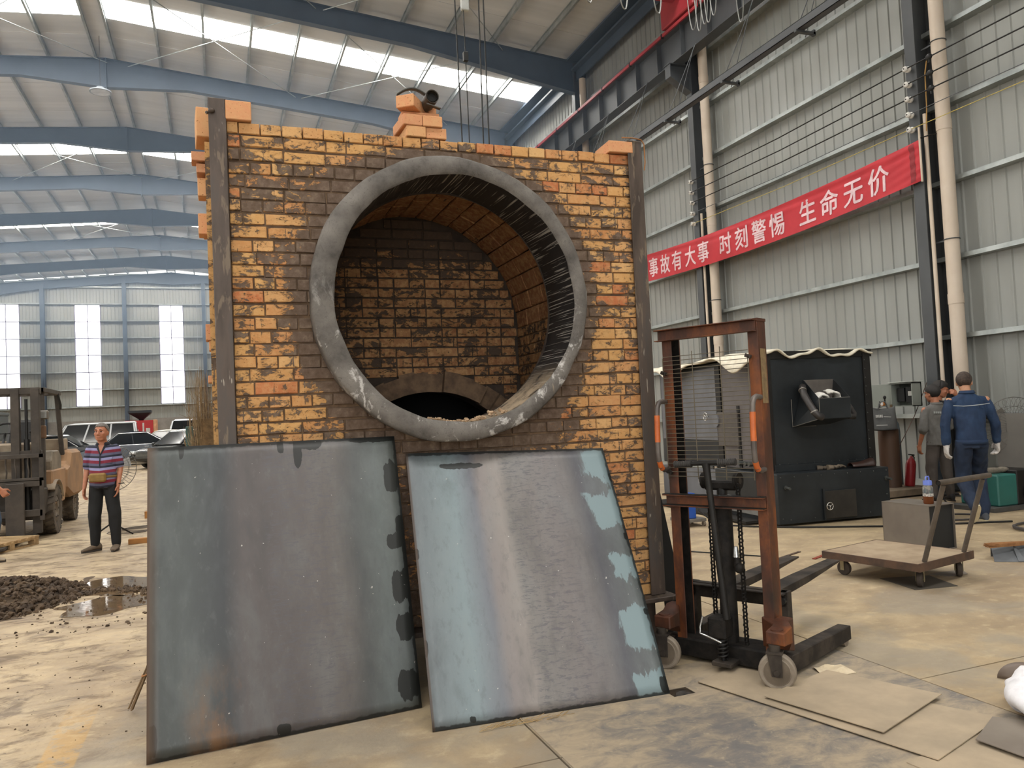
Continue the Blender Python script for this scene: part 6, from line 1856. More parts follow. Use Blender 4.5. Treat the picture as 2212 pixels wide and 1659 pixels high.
def tyre(c, R, W, name='tyre', lug=True):
    prof = [(R*.55, -W*.42), (R*.80, -W*.5), (R*.95, -W*.46), (R*.965, -W*.3), (R*.965, W*.3), (R*.95, W*.46), (R*.80, W*.5), (R*.55, W*.42)]
    ty = MB().lathe(prof, c, 'x', 40, closed=True).build(name, M_TYRE, fk, 40)
    if lug:
        m = MB(); n = 22
        for k in range(n):
            a0 = 2*PI*k/n
            for sg in (-1, 1):
                q = []
                for x, da in ((sg*W*.50, 0), (sg*W*.02, .10*sg*0+.13)):
                    for r in (R*.94, R*1.0):
                        for dd in (-.5, .5):
                            a = a0+da+dd*(2*PI/n)*.60+(PI/n if sg > 0 else 0)
                            q.append((c[0]+x, c[1]+r*math.cos(a), c[2]+r*math.sin(a)))
                m.add(q, [(0, 1, 3, 2), (4, 6, 7, 5), (0, 4, 5, 1), (2, 3, 7, 6), (0, 2, 6, 4), (1, 5, 7, 3)])
        m.build('tread_lugs', M_TYRE, ty, kind='stuff')
    MB().lathe([(0, W*.30), (R*.25, W*.30), (R*.30, W*.40), (R*.5, W*.42), (R*.56, W*.36), (R*.56, -W*.36), (0, -W*.3)], c, 'x', 28).build('rim', pmat('dusty_rim', '#7b6f60', .8, 0, '#5c5348', 6, .6), ty, 40)
    m = MB()
    for k in range(6):
        a = k*PI/3; m.ell((c[0]+W*.40, c[1]+R*.36*math.cos(a), c[2]+R*.36*math.sin(a)), R*.04, 8, 6)
    m.build('wheel_nuts', M_FKD, ty, 60)
tyre((.50, .12, .385), .385, .27); tyre((-.50, .12, .385), .385, .27)
tyre((.47, 2.15, .30), .30, .20); tyre((-.47, 2.15, .30), .30, .20)
def fender(c, R):
    MB().grid(lambda u, v: (c[0]-.16+.34*u, c[1]+R*math.cos(.35+2.0*v), c[2]+R*math.sin(.35+2.0*v)), 3, 14).build('fender', M_FKL, fk, 60, solid=.012)
fender((.47, .12, .385), .46); fender((-.47, .12, .385), .46)

# ---- pallet, timber, dirt, puddle, wires, twigs
M_PINE = pmat('pale_pine', '#b3966d', .8, 0, '#957a56', 5, .7, stretch=(.3, 3, 3))
def pallet(name, label, loc, rotz, nslat):
    t = thing(name, label, 'pallet', loc, rotz)
    for k in range(nslat):
        y_ = -.5+1.0*k/(nslat-1)
        MB().bb((-.6, y_-.045, .105), (.6, y_+.045, .127)).build('slat', M_PINE, t)
    for x in (-.55, 0, .55):
        MB().bb((x-.045, -.54, .08), (x+.045, .54, .104)).build('stringer', M_PINE, t)
        MB().bb((x-.045, -.54, 0), (x+.045, .54, .02)).build('bottom_board', M_PINE, t)
        for y_ in (-.49, 0, .49):
            MB().bb((x-.045, y_-.05, .021), (x+.045, y_+.05, .079)).build('block', M_PINE, t)
    return t
pallet('wooden_pallet', 'pale wooden slat pallet on the floor under the forklift forks', (-3.22, 12.62, .0), -.42, 8)
tag(MB().box((0, 0, .035), (.62, .10, .07)).build('timber_offcut', pmat('orange_timber', '#a9763f', .8, 0, '#8c5f33', 6, .6), bev=.003), 'short squared timber lying by the left edge of the dark steel sheet', 'timber').location = (-.90, 11.93, 0)
tag(MB().box((0, 0, .06), (.5, .12, .12)).build('timber_offcut', MATS['orange_timber'], bev=.003), 'farther timber block peeking out left of the dark steel sheet', 'timber').location = (-1.03, 15.3, 0)
m = MB()
for k in range(4):
    pts = [(-1.30+.35*math.cos(a)+.3*k*.2, 13.4+.30*math.sin(a)+.05*k, .010+.006*k) for a in [i*PI*1.7/18+.3*k for i in range(19)]]
    m.tube(pts, .006, 5)
tag(m.build('wire_loops', pmat('thin_wire', '#5d5247', .6), None, 60), 'loops of thin wire on the floor behind the striped-shirt man', 'wire')
M_CLOD = pmat('dark_damp_soil', '#3b2f24', .95, 0, '#5c4a37', 6, .8, bump=.4, kind='World')
q = random.Random(77); m = MB()
def clod(m, c, s):
    b = len(m.v); m.ell(c, (s*q.uniform(.8, 1.3), s*q.uniform(.8, 1.3), s*q.uniform(.55, .9)), 6, 4, (q.uniform(-1, 1), q.uniform(-1, 1), q.uniform(0, 3)))
    for i in range(b, len(m.v)):
        x, y, z = m.v[i]; m.v[i] = (x+q.uniform(-.25, .25)*s, y+q.uniform(-.25, .25)*s, max(.001, z+q.uniform(-.25, .25)*s))
cx, cy = -2.06, 8.60
def hump(x, y):
    dx, dy = (x-cx)/.78, (y-cy)/.95
    return .17*max(0, 1-dx*dx-dy*dy)
m.grid(lambda u, v: (cx-.8+1.6*u, cy-1+2*v, hump(cx-.8+1.6*u, cy-1+2*v)*.85+.03*mnoise.noise(Vector((u*9, v*9, 0)))-.012), 40, 40)
for i in range(1500):
    a = q.uniform(0, 2*PI); r = math.sqrt(q.random())*1.05
    x, y = cx+.78*r*math.cos(a), cy+.95*r*math.sin(a); s = q.choice((.008, .011, .015, .02, .03))
    clod(m, (x, y, hump(x, y)+s*.3), s)
for i in range(200):
    x, y = q.uniform(-1.6, -.62), q.uniform(6.9, 9.2); clod(m, (x, y, .003), q.choice((.004, .006, .009, .015)))
for i in range(150):
    tt = q.random(); x = -1.45+.85*tt+q.uniform(-.08, .08); y = 8.35+.35*math.sin(tt*3)-.25*tt+q.uniform(-.1, .1); clod(m, (x, y, .01), q.choice((.012, .018, .026)))
for i in range(220):
    clod(m, (q.uniform(-2.6, -.4), q.uniform(4.3, 7.2), .001), q.choice((.002, .003, .004, .006)))
o = m.build('soil_heap', M_CLOD); o['kind'] = 'stuff'
tag(o, 'heap of dark damp soil clods spilling over the floor at the left edge', 'soil')
def blob(cx, cy, rx, ry, n, s):
    qq = random.Random(s); ph = [qq.uniform(0, 6) for _ in range(4)]
    return [(cx+rx*(1+.18*math.sin(3*a+ph[0])+.12*math.sin(5*a+ph[1])+.06*math.sin(9*a+ph[2]))*math.cos(a), cy+ry*(1+.15*math.sin(2*a+ph[1])+.1*math.sin(6*a+ph[3]))*math.sin(a)) for a in [i*2*PI/n for i in range(n)]]
wt = NT('muddy_water'); wn = wt.noise(wt.coord('World'), 9, 4, .5)
wt.set(wt.mix(wt.smooth(wn, .4, .65), hx('#6f5b44'), hx('#54432f')), wt.ramp(wn, [(.45, .03), (.62, .16)]), 0, .9)
wt.bump(wt.noise(wt.coord('World'), 22, 3, .5), .06, .004)
tag(MB().prism(blob(-.95, 8.75, .46, .50, 48, 3), 'z', .0008, .003).build('puddle', wt.m), 'muddy puddle reflecting the windows, farther from the camera', 'puddle', 'muddy puddles')
tag(MB().prism(blob(-.98, 7.85, .42, .36, 48, 8), 'z', .0008, .003).build('puddle', wt.m), 'muddy puddle nearer the camera, beside the soil heap', 'puddle', 'muddy puddles')
t = thing('twig_bundle', 'bundle of brown twigs tied with wire, leaning behind the dark steel sheet', 'twigs', (-.47, 4.78, 0))
m = MB(); q2 = random.Random(6)
for i in range(9):
    a = (q2.uniform(-.02, .02), q2.uniform(-.02, .02)); 
    m.tube([(a[0]-.03, a[1], .004+q2.uniform(0, .02)), (.06+a[0]*.6, a[1], .22), (.16+a[0]*.7+q2.uniform(-.01, .01), a[1]+.03, .48), (.24+q2.uniform(-.03, .03), .05+a[1], .68)], [.005, .006, .006, .005], 6)
m.build('twigs', pmat('brown_twig', '#7b6345', .8, 0, '#5d4a33', 10, .7), t, 60, kind='stuff')
MB().tube([(.06+.028*math.cos(a), .028*math.sin(a), .20+.012*math.cos(a)) for a in [i*2*PI/12 for i in range(12)]], .004, 5, closed=True).build('tie_wire', M_WIRE, t, 60)
# straw sheaf by the furnace flank
t = thing('straw_sheaf', 'tall sheaf of dry straw standing against the left flank of the furnace', 'straw', (-.085, 6.42, 0))
m = MB(); q3 = random.Random(13)
for i in range(700):
    x0, y0 = q3.gauss(-.01, .032), q3.uniform(-.2, .2); h = q3.uniform(1.05, 2.0)
    if q3.random() < .4: h = q3.uniform(.6, 1.6)
    bx = q3.gauss(0, .035)-.02; z0 = q3.uniform(0.0, .9)
    m.tube([(x0, y0, z0), (x0+bx*.5, y0+q3.uniform(-.02, .02), (z0+h)*.5), (x0+bx, y0+q3.uniform(-.04, .04), h)], [.0022, .002, .0012], 3, cap=False)
for i in range(420):
    x0, y0, z0 = q3.gauss(-.01, .045), q3.uniform(-.2, .2), q3.uniform(.1, 1.75); a = q3.uniform(-1.4, 1.4); L = q3.uniform(.04, .13)
    m.tube([(x0, y0, z0), (x0+L*math.sin(a), y0+q3.uniform(-.03, .03), z0+L*math.cos(a)*.9)], [.002, .001], 3, cap=False)
for i in range(16):
    x0 = q3.uniform(-.16, -.02); z0 = q3.uniform(1.0, 1.5)
    m.tube([(-.02, q3.uniform(-.1, .1), z0-.2), (x0, -.05, z0+.1), (x0-.03, -.06, z0+.24)], [.0018, .0015, .001], 3, cap=False)
m.build('stalks', pmat('dry_straw', '#8f7a5a', .85, 0, '#665238', 25, .8), t, kind='stuff')
MB().loft([[(-.07, -.2, 0), (.05, -.2, 0), (.05, .2, 0), (-.07, .2, 0)], [(-.05, -.2, 1.6), (.05, -.2, 1.6), (.05, .2, 1.6), (-.05, .2, 1.6)]]).build('core', pmat('straw_core', '#6f5a3d', .9, 0, '#524129', 30, .8), t)

# ================================================================== parked cars
def car(name, label, loc, rotz, paint, kind='sedan', L=4.8, W=1.82, H=1.46, glassc='#15181b', chrome='#c9cac8'):
    t = thing(name, label, 'car', loc, rotz, 'parked cars at the back of the hall')
    M_P = paint; M_G = pmat('car_glass_'+glassc[1:], glassc, .08, 0, None, 1, .1, spec=.8); M_C = pmat('car_chrome', chrome, .2, .7)
    h = H
    if kind == 'sedan':
        low = [(-L/2, .55), (-L/2+.02, .30), (-L/2+.3, .22), (L/2-.3, .22), (L/2-.02, .32), (L/2, .62), (L/2-.08, .92), (L/2-.6, .98), (.95, 1.0), (-.95, .98), (-L/2+.75, .86), (-L/2+.15, .70)]
        cab = [(-1.25, .95), (-.45, h-.06), (.10, h), (.75, h-.04), (1.75, .98)]
    elif kind == 'suv':
        low = [(-L/2, .62), (-L/2+.02, .36), (-L/2+.3, .28), (L/2-.3, .28), (L/2-.02, .4), (L/2, .8), (L/2-.06, 1.02), (1.9, 1.06), (-.95, 1.04), (-L/2+.35, .98), (-L/2+.08, .84)]
        cab = [(-1.15, 1.02), (-.50, h-.05), (.1, h), (1.5, h-.06), (2.15, 1.05)]
    else:
        low = [(-L/2, .6), (-L/2+.02, .34), (-L/2+.3, .28), (L/2-.3, .28), (L/2, .4), (L/2, 1.1), (-L/2+.75, 1.1), (-L/2+.2, .95)]
        cab = [(-L/2+.65, 1.08), (-L/2+1.25, h-.08), (-L/2+1.7, h), (L/2-.15, h), (L/2-.02, 1.1)]
    def slab(poly, w0, w1, n):
        m = MB()
        zs = [p[1] for p in poly]; z0, z1 = min(zs), max(zs)
        def wd(z): return (w0+(w1-w0)*(z-z0)/(z1-z0))/2
        k = len(poly)
        vs = [(x, -wd(z), z) for x, z in poly]+[(x, wd(z), z) for x, z in poly]
        m.add(vs, [tuple(range(k)), tuple(k+i for i in reversed(range(k)))]+[(i, k+i, k+(i+1) % k, (i+1) % k) for i in range(k)])
        return m.build(n, M_P, t, 40, bev=.05)
    slab(low, W, W*.97, 'body_shell'); slab(cab, W*.94, W*.74, 'roof_shell')
    # side windows, windscreens
    z0, z1 = cab[0][1]+.03, h-.10
    def at(z, f):       # x of the cabin outline at height z, front or rear
        pts = cab[:3] if f else cab[-1:-4:-1]
        for a, b in zip(pts, pts[1:]):
            if a[1] <= z <= b[1]: return a[0]+(b[0]-a[0])*(z-a[1])/(b[1]-a[1])
        return pts[-1][0]
    wz = lambda z: (W*.94+(W*.74-W*.94)*(z-cab[0][1])/(h-cab[0][1]))/2
    xs0, xs1 = at(z0, True)+.14, at(z0, False)-.14; xt0, xt1 = at(z1, True)+.10, at(z1, False)-.12
    for sy in (-1, 1):
        cuts = [0, .47, 1] if kind != 'van' else [0, .33, .66, 1]
        for a, b in zip(cuts, cuts[1:]):
            a2, b2 = a+.012, b-.012
            q = [(xs0+(xs1-xs0)*a2, sy*(wz(z0)+.006), z0), (xs0+(xs1-xs0)*b2, sy*(wz(z0)+.006), z0), (xt0+(xt1-xt0)*b2, sy*(wz(z1)+.006), z1), (xt0+(xt1-xt0)*a2, sy*(wz(z1)+.006), z1)]
            MB().add(q, [(0, 1, 2, 3)]).build('side_window', M_G, t, solid=.01)
        MB().tube([(xs0-.06, sy*(wz(z0)+.012), z0-.02), (xs1+.06, sy*(wz(z0)+.012), z0-.02)], .014, 5).tube([(xs0-.06, sy*(wz(z0)+.012), z0-.02), (xt0-.04, sy*(wz(z1)+.012), z1+.02), (xt1+.04, sy*(wz(z1)+.012), z1+.02), (xs1+.06, sy*(wz(z0)+.012), z0-.02)], .013, 5).build('window_trim', M_C, t)
        for xx in (-.35, .75):
            MB().box((xx, sy*(W/2+.005), .86 if kind == 'sedan' else .95), (.18, .03, .03)).build('door_handle', M_C, t, bev=.006)
        MB().box((xs0+.05, sy*(W/2+.09), z0+.02), (.16, .18, .13)).build('mirror', M_P, t, bev=.03)
    for f in (True, False):
        zA, zB = cab[0 if f else -1][1]+.05, h-.09
        xa, xb = at(zA, f), at(zB, f); o_ = -.012 if f else .012
        q = [(xa+o_, -wz(zA)+.09, zA), (xa+o_, wz(zA)-.09, zA), (xb+o_, wz(zB)-.07, zB), (xb+o_, -wz(zB)+.07, zB)]
        MB().add(q, [(0, 1, 2, 3)]).build('windscreen' if f else 'rear_window', M_G, t, solid=.01)
    R = .33
    for xx in (-L/2+.92, L/2-.98):
        for sy in (-1, 1):
            w = MB().lathe([(R*.6, -.1), (R*.95, -.11), (R, -.07), (R, .07), (R*.95, .11), (R*.6, .1)], (xx, sy*(W/2-.10), R), 'y', 24, closed=True).build('tyre', pmat('car_tyre', '#191919', .85), t, 40)
            MB().lathe([(0, sy*.085), (R*.3, sy*.09), (R*.62, sy*.1), (R*.64, sy*.05)], (xx, sy*(W/2-.10), R), 'y', 20).build('wheel_rim', pmat('alloy', '#9b9c9d', .3, .6), w, 40)
    zf = .68 if kind == 'sedan' else .82
    for sy in (-1, 1):
        MB().box((-L/2+.10, sy*(W/2-.26), zf), (.22, .42, .13), (0, .25, -sy*.3)).build('headlight', pmat('lamp_clear', '#d9dcdd', .1, .2), t, bev=.03)
        MB().box((L/2-.07, sy*(W/2-.25), zf+.12), (.14, .36, .12)).build('tail_light', pmat('tail_red', '#7c1518', .3), t, bev=.02)
    g = MB()
    for k in range(5): g.box((-L/2-.005, 0, zf-.20+.05*k), (.03, .8, .018))
    g.build('grille', M_C, t)
    MB().box((-L/2+.02, 0, zf-.10), (.03, .82, .28)).build('grille_back', pmat('grille_black', '#111', .6) if False else M_BLACKP, t)
    return t
def paint(n, c, r=.18):
    if n in MATS: return MATS[n]
    t = NT(n); t.set(hx(c), r, .0, .6); t.b.inputs['Coat Weight'].default_value = .15; t.b.inputs['Coat Roughness'].default_value = .05; MATS[n] = t.m; return t.m
P_BLUE = paint('midnight_blue_paint', '#141c26'); P_BLK = paint('black_paint', '#131518'); P_WHT = paint('white_paint', '#dfe2e4', .25); P_BEI = paint('cream_paint', '#d5cdb9', .25); P_SIL = paint('silver_paint', '#aab1b6', .25)
car('car', 'dark blue sedan with chrome window trim parked side-on behind the striped-shirt man', (-4.05, 41.6, 0), .06, P_BLUE, 'sedan', 4.95, 1.85, 1.60)
car('car', 'black sedan parked behind the forklift at the far left', (-8.15, 45.2, 0), -.15, P_BLK, 'sedan', 4.9, 1.86, 1.62)
car('car', 'white high-roofed van parked in the row behind the dark blue sedan', (-6.75, 49.4, 0), .05, P_WHT, 'van', 4.9, 1.85, 2.18)
car('car', 'white low car showing its long roof below the red machine', (-2.8, 46.3, 0), .05, P_BEI, 'sedan', 4.8, 1.8, 1.62)
car('car', 'white van, nose to the camera, near the right end of the car row', (-1.70, 50.8, 0), 1.40, P_WHT, 'van', 4.4, 1.9, 2.2)
car('car', 'dark sedan with glinting front, nose towards the camera, behind the dark sheet', (-1.22, 36.9, 0), .75, P_BLK, 'sedan', 4.8, 1.82, 1.58)
car('car', 'silver car parked behind the straw sheaf at the right end of the row', (1.25, 42.7, 0), .3, P_SIL, 'sedan', 4.8, 1.82, 1.6)
# red machine with the black hopper, far back
t = thing('hopper_machine', 'red machine with a black funnel hopper standing far back behind the cars', 'machine', (-4.85, 57.5, 0))
MB().bb((-.95, -.6, 0), (.75, .6, 2.32)).build('cabinet', pmat('red_panel', '#b5262a', .4, 0, '#a02024', 2, .3), t, bev=.03)
MB().bb((.75, -.6, 0), (.95, .6, 2.34)).build('end_panel', pmat('orange_white_panel', '#d8a27a', .5), t, bev=.02)
MB().bb((.10, -.62, .9), (.20, -.6, 2.15)).bb((.30, -.62, .9), (.55, -.6, 1.8)).build('white_stickers', M_PRW, t)
MB().loft([[(-.12, -.12, 2.32), (.12, -.12, 2.32), (.12, .12, 2.32), (-.12, .12, 2.32)], [(-.18, -.18, 2.42), (.18, -.18, 2.42), (.18, .18, 2.42), (-.18, .18, 2.42)], [(-.75, -.6, 2.82), (.62, -.6, 2.82), (.62, .6, 2.82), (-.75, .6, 2.82)], [(-.76, -.6, 2.98), (.63, -.6, 2.98), (.63, .6, 2.98), (-.76, .6, 2.98)]]).build('hopper', pmat('black_hopper', '#23272c', .5), t)
# dark green post machine behind the dark sheet
t = thing('green_machine', 'dark green machine post standing behind the top of the dark steel sheet', 'machine', (-.72, 22.0, 0))
MB().bb((-.10, -.1, 0), (.09, .1, 1.62)).build('column', pmat('dark_green_paint', '#23483f', .45, 0, '#1d3d36', 3, .4), t, bev=.02)
MB().bb((.09, -.12, .9), (.16, .12, 1.45)).build('black_side', M_BLACKP, t, bev=.015)
MB().bb((.16, -.25, .6), (.6, .3, 1.25)).build('motor_box', MATS['dark_green_paint'], t, bev=.03)
MB().bb((-.4, -.4, 0), (.7, .5, .12)).build('base', MATS['dark_green_paint'], t, bev=.02)
t = thing('steel_cabinet', 'dark grey steel cabinet with a pale box on it, behind the forklift mast', 'cabinet', (-5.0, 17.9, 0))
MB().bb((-.8, -.4, 0), (1.0, .5, 1.98)).build('case', pmat('slate_cabinet', '#4a5254', .5, 0, '#424a4c', 2, .4), t, bev=.01)
MB().bb((-.81, -.42, 1.98), (1.01, .52, 2.04)).build('top_plate', pmat('slate_cabinet', '#4a5254'), t, bev=.005)
tag(MB().box((0, 0, .16), (.8, .5, .32)).build('carton', pmat('cream_box', '#c9c6b8', .7), bev=.006), 'cream box standing on the slate cabinet at the far left edge', 'box').location = (-4.75, 17.9, 2.04)
# ================================================================== crane, banner, wires
M_RED = pmat('red_rail_paint', '#a8323a', .5, 0, '#93292f', 3, .5)
cr = thing('crane_runway', 'dark crane runway girder with stiffener plates and a red rail along the right wall', 'crane rail', (10.17, 0, 0))
ZB, ZT = 9.45, 10.2
MB().bb((-.006, 2.0, ZB+.014), (.006, 62, ZT-.014)).build('girder_web', M_STEEL, cr)
MB().bb((-.14, 2.0, ZB), (.14, 62, ZB+.014)).build('bottom_flange', M_STEEL, cr)
MB().bb((-.16, 2.0, ZT-.014), (.16, 62, ZT)).build('top_flange', M_STEEL, cr)
y = 2.6
while y < 40:
    MB().bb((-.13, y-.005, ZB+.014), (-.006, y+.005, ZT-.014)).bb((.006, y-.005, ZB+.014), (.13, y+.005, ZT-.014)).build('stiffener', M_STEEL, cr)
    y += 1.01
MB().bb((-.02, 2, ZT), (.02, 62, ZT+.07)).build('crane_rail', M_GALV, cr)
MB().bb((-.21, 2, ZT-.02), (-.17, 62, ZT+.05)).build('red_bar', M_RED, cr)
y = 3.2
while y < 40:
    MB().bb((-.22, y-.02, ZT-.04), (-.16, y+.02, ZT+.06)).build('bar_clip', M_BLK, cr); y += 1.52
for y in FR[3:9]:
    c = MB()
    c.prism([(10.5, ZB-.62), (10.5, ZB-.02), (9.95, ZB-.02), (9.95, ZB-.30)], 'y', y-.006, y+.006)
    c.prism([(10.5, ZB-.64), (10.5, ZB-.62), (9.95, ZB-.30), (9.95, ZB-.32)], 'y', y-.11, y+.11)
    c.bb((9.93, y-.12, ZB-.02), (10.5, y+.12, ZB-.001)); c.bb((9.95, y-.11, ZB-.30), (9.965, y+.11, ZB-.02))
    struct(c.build('corbel_beam', M_STEEL))
tr = thing('cable_tray', 'long dark channel hung on thin rods below the crane runway', 'cable tray', (9.2, 0, 0))
MB().bb((-.07, 3.0, 7.66), (.07, 30, 7.67)).bb((-.07, 3.0, 7.66), (-.06, 30, 7.80)).bb((.06, 3.0, 7.66), (.07, 30, 7.80)).bb((-.07, 3.0, 7.79), (.07, 30, 7.80)).build('channel', M_STEEL, tr)
y = 4.0
while y < 22:
    MB().bb((-.1, y-.03, 7.62), (.30, y+.03, 7.66)).bb((.26, y-.03, 7.60), (.30, y+.03, 7.70)).build('hanger_bar', M_STEEL, tr)
    MB().cyl((-.085, y, 7.62), (.80, y, 9.45), .008, seg=6).cyl((.20, y+.1, 7.62), (.83, y+.1, 9.45), .008, seg=6).build('hanger_rod', M_STEEL, tr)
    y += 2.02
# crane end truck with its festoon cable
t = thing('crane_end_truck', 'red crane end carriage on the runway at the top edge', 'crane', (10.17, 14.3, 0))
MB().bb((-.25, -.3, ZT+.10), (.18, 1.0, ZT+.75)).build('carriage', M_RED, t, bev=.02)
for y in (-.1, .75):
    MB().lathe([(0, -.05), (.12, -.05), (.12, .05), (0, .05)], (0, y, ZT+.19), 'x', 18).build('rail_wheel', M_BLK, t, 40)
MB().bb((-2.6, .1, ZT+.5), (-.25, .5, ZT+.95)).build('bridge_beam', M_RED, t, bev=.01)
M_CAB2 = pmat('flat_grey_cable', '#8d8d88', .6)
for k, (y0, w, dz) in enumerate(((-1.25, .17, 1.30), (-1.02, .16, 1.33), (-.85, .18, 1.28), (-.60, .15, 1.30), (-.35, .2, 1.15), (-1.9, .18, 1.75))):
    zt = ZT+.62
    pts = []
    for i in range(17):
        s = -1+2*i/16; pts.append((-.42+.03*k, y0+w*s*(1-.25*(1-abs(s))), zt-dz*(1-abs(s)**3.2)))
    MB().tube(pts, .012, 6).build('festoon_loop', M_CAB2, t, 60)
t = thing('festoon_line', 'row of grey festoon cable loops hanging from a wire at the top edge', 'cable', (0, 0, 0))
for k in range(4):
    pts = []
    for i in range(17):
        s = -1+2*i/16; pts.append((6.10+.76*k+.20*s*(1-.3*(1-abs(s))), 13.0+.1*s, 10.25-.93*(1-abs(s)**3.5)+.02*(k % 2)))
    MB().tube(pts, .014, 6).build('cable_loop', M_CAB2, t, 60)
MB().tube([(5.6, 13.0, 10.26), (9.6, 13.0, 10.26)], .008, 5).build('support_wire', M_STEEL, t, 60)
# hoist ropes coming down behind the furnace
t = thing('hoist_ropes', 'thin dark hoist ropes hanging down behind the furnace top', 'ropes', (0, 0, 0))
for p0, p1 in (((2.87, 9.0, 8.6), (2.92, 9.0, 2.6)), ((3.22, 9.0, 8.6), (3.15, 9.0, 2.6)), ((3.27, 9.0, 8.6), (3.24, 9.0, 2.6))):
    MB().tube([p0, p1], .009, 6).build('rope', M_BLK, t, 60)
t = thing('pendant_cable', 'pendant control cable with a small box hanging from the crane', 'cable', (3.06, 9.2, 0))
MB().tube([(.0, 0, 8.6), (.0, 0, 2.6)], .007, 6).build('cable', M_BLK, t, 60)
MB().bb((-.03, -.03, 6.02), (.03, .03, 6.14)).build('cable_weight', M_BLK, t, bev=.005)
MB().bb((-.03, -.03, 6.68), (.07, .03, 6.9)).build('junction_box', pmat('pale_box', '#b9bab5', .5), t, bev=.008)
# high-bay lamp at the ridge
t = thing('high_bay_lamp', 'round flat high-bay lamp hanging from the roof ridge', 'lamp', (-3.07, 26.0, 11.95))
MB().lathe([(0, .10), (.10, .10), (.16, .03), (.30, -.02), (.31, -.06), (.28, -.06), (0, -.05)], (0, 0, 0), 'z', 28).build('shade', pmat('lamp_grey', '#8f959b', .5), t, 40)
MB().lathe([(0, -.062), (.26, -.062)], (0, 0, 0), 'z', 28).build('lens', pmat('lamp_white', '#c3c6c8', .4), t)
MB().cyl((0, 0, .1), (0, 0, 1.695), .008, seg=6).build('cord', M_BLK, t)
# ---- red banner
BX = 10.40
Y0b, Y1b = 8.95, 17.6          # right end .. left end behind the furnace
def banner_z(y):
    f = (y-Y0b)/(17.3-Y0b)
    top = 5.535-.10*4*f*(1-f)*1.35-.075*f
    bot = 4.885-.10*4*f*(1-f)*1.35-.11*f
    return top, bot
def banner_pt(y, v, lift=0.0):
    """v: 0 top .. 1 bottom"""
    a, b = banner_z(y)
    z = a+(b-a)*v
    d = (y-Y0b)
    fold = .012*math.sin(v*26+1.2*y)*math.exp(-((v-.12)/.16)**2)+.01*math.sin(v*30-d*6)*math.exp(-d/.55)
    return (BX+.02*math.sin(d*.9)*math.sin(PI*v)-fold-lift, y, z)
bn = thing('banner', 'long red cloth banner with white Chinese lettering stretched along the right wall', 'banner', (0, 0, 0))
M_BAN = pmat('red_banner_cloth', '#bf2f38', .7, 0, '#ad2831', 2, .5)
MB().grid(lambda u, v: banner_pt(Y0b+(Y1b-Y0b)*u, v), 120, 18).build('cloth', M_BAN, bn, 80)
MB().grid(lambda u, v: banner_pt(Y0b+.10+.10*u, .03+.93*v, .004), 4, 18).build('sewn_hem', pmat('dark_red_hem', '#8e2a30', .75), bn, 80)
MB().cyl((BX-.005, Y0b-.012, 4.86), (BX-.005, Y0b-.012, 5.72), .016, seg=10).build('end_pole', M_PVC, bn, 40)
MB().tube([(BX, Y0b-.02, 5.55), (BX+.06, Y0b-.12, 5.56), (BX+.12, Y0b-.22, 5.56)], .01, 6).build('tie', M_BLK, bn, 60)
M_LET = pmat('pinkish_white_letter', '#e9c9cd', .7)
def glyph(ch):
    cu = bpy.data.curves.new('glyph', 'FONT'); cu.body = ch; cu.size = 1.0; cu.resolution_u = 3; cu.offset = 0.0; cu.fill_mode = 'FRONT'
    o = bpy.data.objects.new('glyph', cu); COL.objects.link(o)
    dg = bpy.context.evaluated_depsgraph_get(); me = bpy.data.meshes.new_from_object(o.evaluated_get(dg))
    bpy.data.objects.remove(o); bpy.data.curves.remove(cu)
    return me
# character, centre along the wall (y), width
LET = [(c_, y_, .46) for c_, y_ in zip('价无命生惕警刻时事大有故事', (9.80, 10.36, 10.93, 11.48, 12.32, 12.86, 13.42, 13.98, 14.80, 15.33, 15.90, 16.44, 16.99))]
for ch, yc, w in LET:
    me = glyph(ch)
    bm = bmesh.new(); bm.from_mesh(me)
    if len(bm.verts) > 3:
        xs_ = [v.co.x for v in bm.verts]; ys_ = [v.co.y for v in bm.verts]
        cx_, cy_ = .5, .38
        src = [(v.co.x-cx_, v.co.y-cy_) for v in bm.verts]; fcs = [[v.index for v in f.verts] for f in bm.faces]
        bm.verts.index_update()
        bm.clear()
        for q_, (ox, oy) in enumerate(((0, 0), (.02, 0), (-.02, 0), (0, .014), (0, -.014))):
            nv = [bm.verts.new(banner_pt(yc-(gx+ox)*w, .52-(gy+oy)*.74, .006+.0004*q_)) for gx, gy in src]
            for f in fcs:
                try: bm.faces.new([nv[i] for i in f])
                except ValueError: pass
    bm.to_mesh(me); bm.free()
    me.materials.clear(); me.materials.append(M_LET)
    for p in me.polygons: p.material_index = 0
    mkobj('letter', me, M_LET, bn)
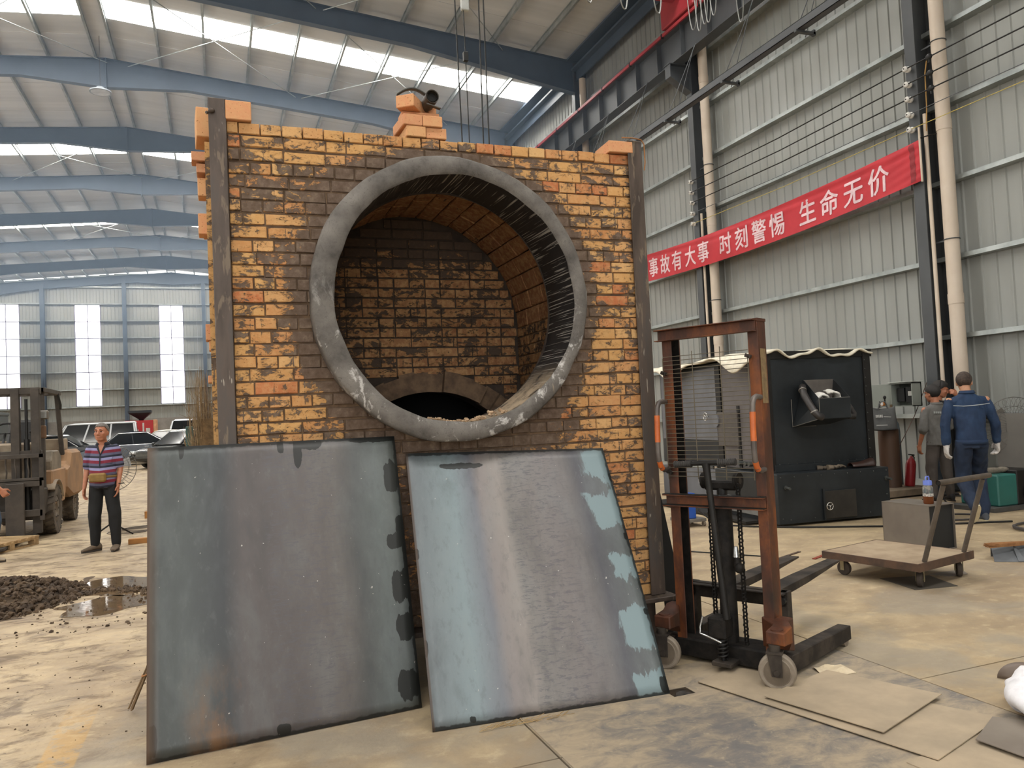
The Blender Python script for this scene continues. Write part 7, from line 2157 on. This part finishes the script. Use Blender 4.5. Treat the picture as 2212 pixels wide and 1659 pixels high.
# ---- bus wires and insulators
INS = pmat('white_porcelain', '#d9d6cf', .25)
zs = [6.98, 6.66, 6.35, 6.04, 5.72]
zs = [6.72, 6.47, 6.23, 5.98, 5.74]
cols = [M_BLK, M_BLK, M_BLK, M_STEEL, pmat('yellow_wire', '#b9a650', .6)]
names = ['topmost black', 'second black', 'third black', 'thin grey fourth', 'yellow lowest']
for k, z in enumerate(zs):
    w = MB()
    w.tube([(10.38, -4.0, z+.0), (10.38, 2.5, z-.03), (10.38, 9.05, z), (10.38, 12.1, z-.045), (10.36, 15.12, z-.01)], .011 if k < 3 else .006, 6)
    tag(w.build('bus_wire', cols[k], None, 60), '%s wire of the five strung along the right wall above the banner' % names[k], 'wire', 'bus wires along the right wall')
    for j, y in enumerate((9.10, 15.17)):
        t = thing('insulator', '%s white insulator on the column %s' % (('topmost', 'second', 'middle', 'fourth', 'lowest')[k], ('at the right end of the banner', 'beyond the middle of the banner')[j]), 'insulator', (10.5, y, z), 0, 'insulators on the wall columns')
        MB().lathe([(0, -.15), (.03, -.15), (.045, -.135), (.045, -.115), (.028, -.10), (.028, -.085), (.05, -.07), (.05, -.045), (.03, -.03), (.0, -.03)], (0, 0, 0), 'x', 16).build('porcelain', INS, t, 40)
        MB().cyl((-.16, 0, 0), (0, 0, 0), .01, seg=8).build('bolt', M_BLK, t, 40)
for k in range(3):
    t = thing('strain_clamp', '%s black strain clamp on the wire in front of the right drainpipe' % ('topmost', 'middle', 'lowest')[k], 'clamp', (10.38, 8.66, zs[k]), 0, 'strain clamps on the bus wires')
    MB().ell((0, 0, 0), (.035, .06, .05), 12, 8).cyl((0, .0, -.09), (0, 0, .0), .014, seg=8).build('clamp_body', M_BLK, t, 60)
tag(MB().tube([(10.40, 8.72, zs[0]-.03), (10.42, 8.78, zs[1]+.05), (10.43, 8.80, zs[3]), (10.45, 8.85, zs[4]-.1)], .010, 6).build('drop_wire', pmat('orange_lead', '#b58a4a', .6), None, 60), 'short coloured lead hanging down the column from the strain clamps', 'wire')
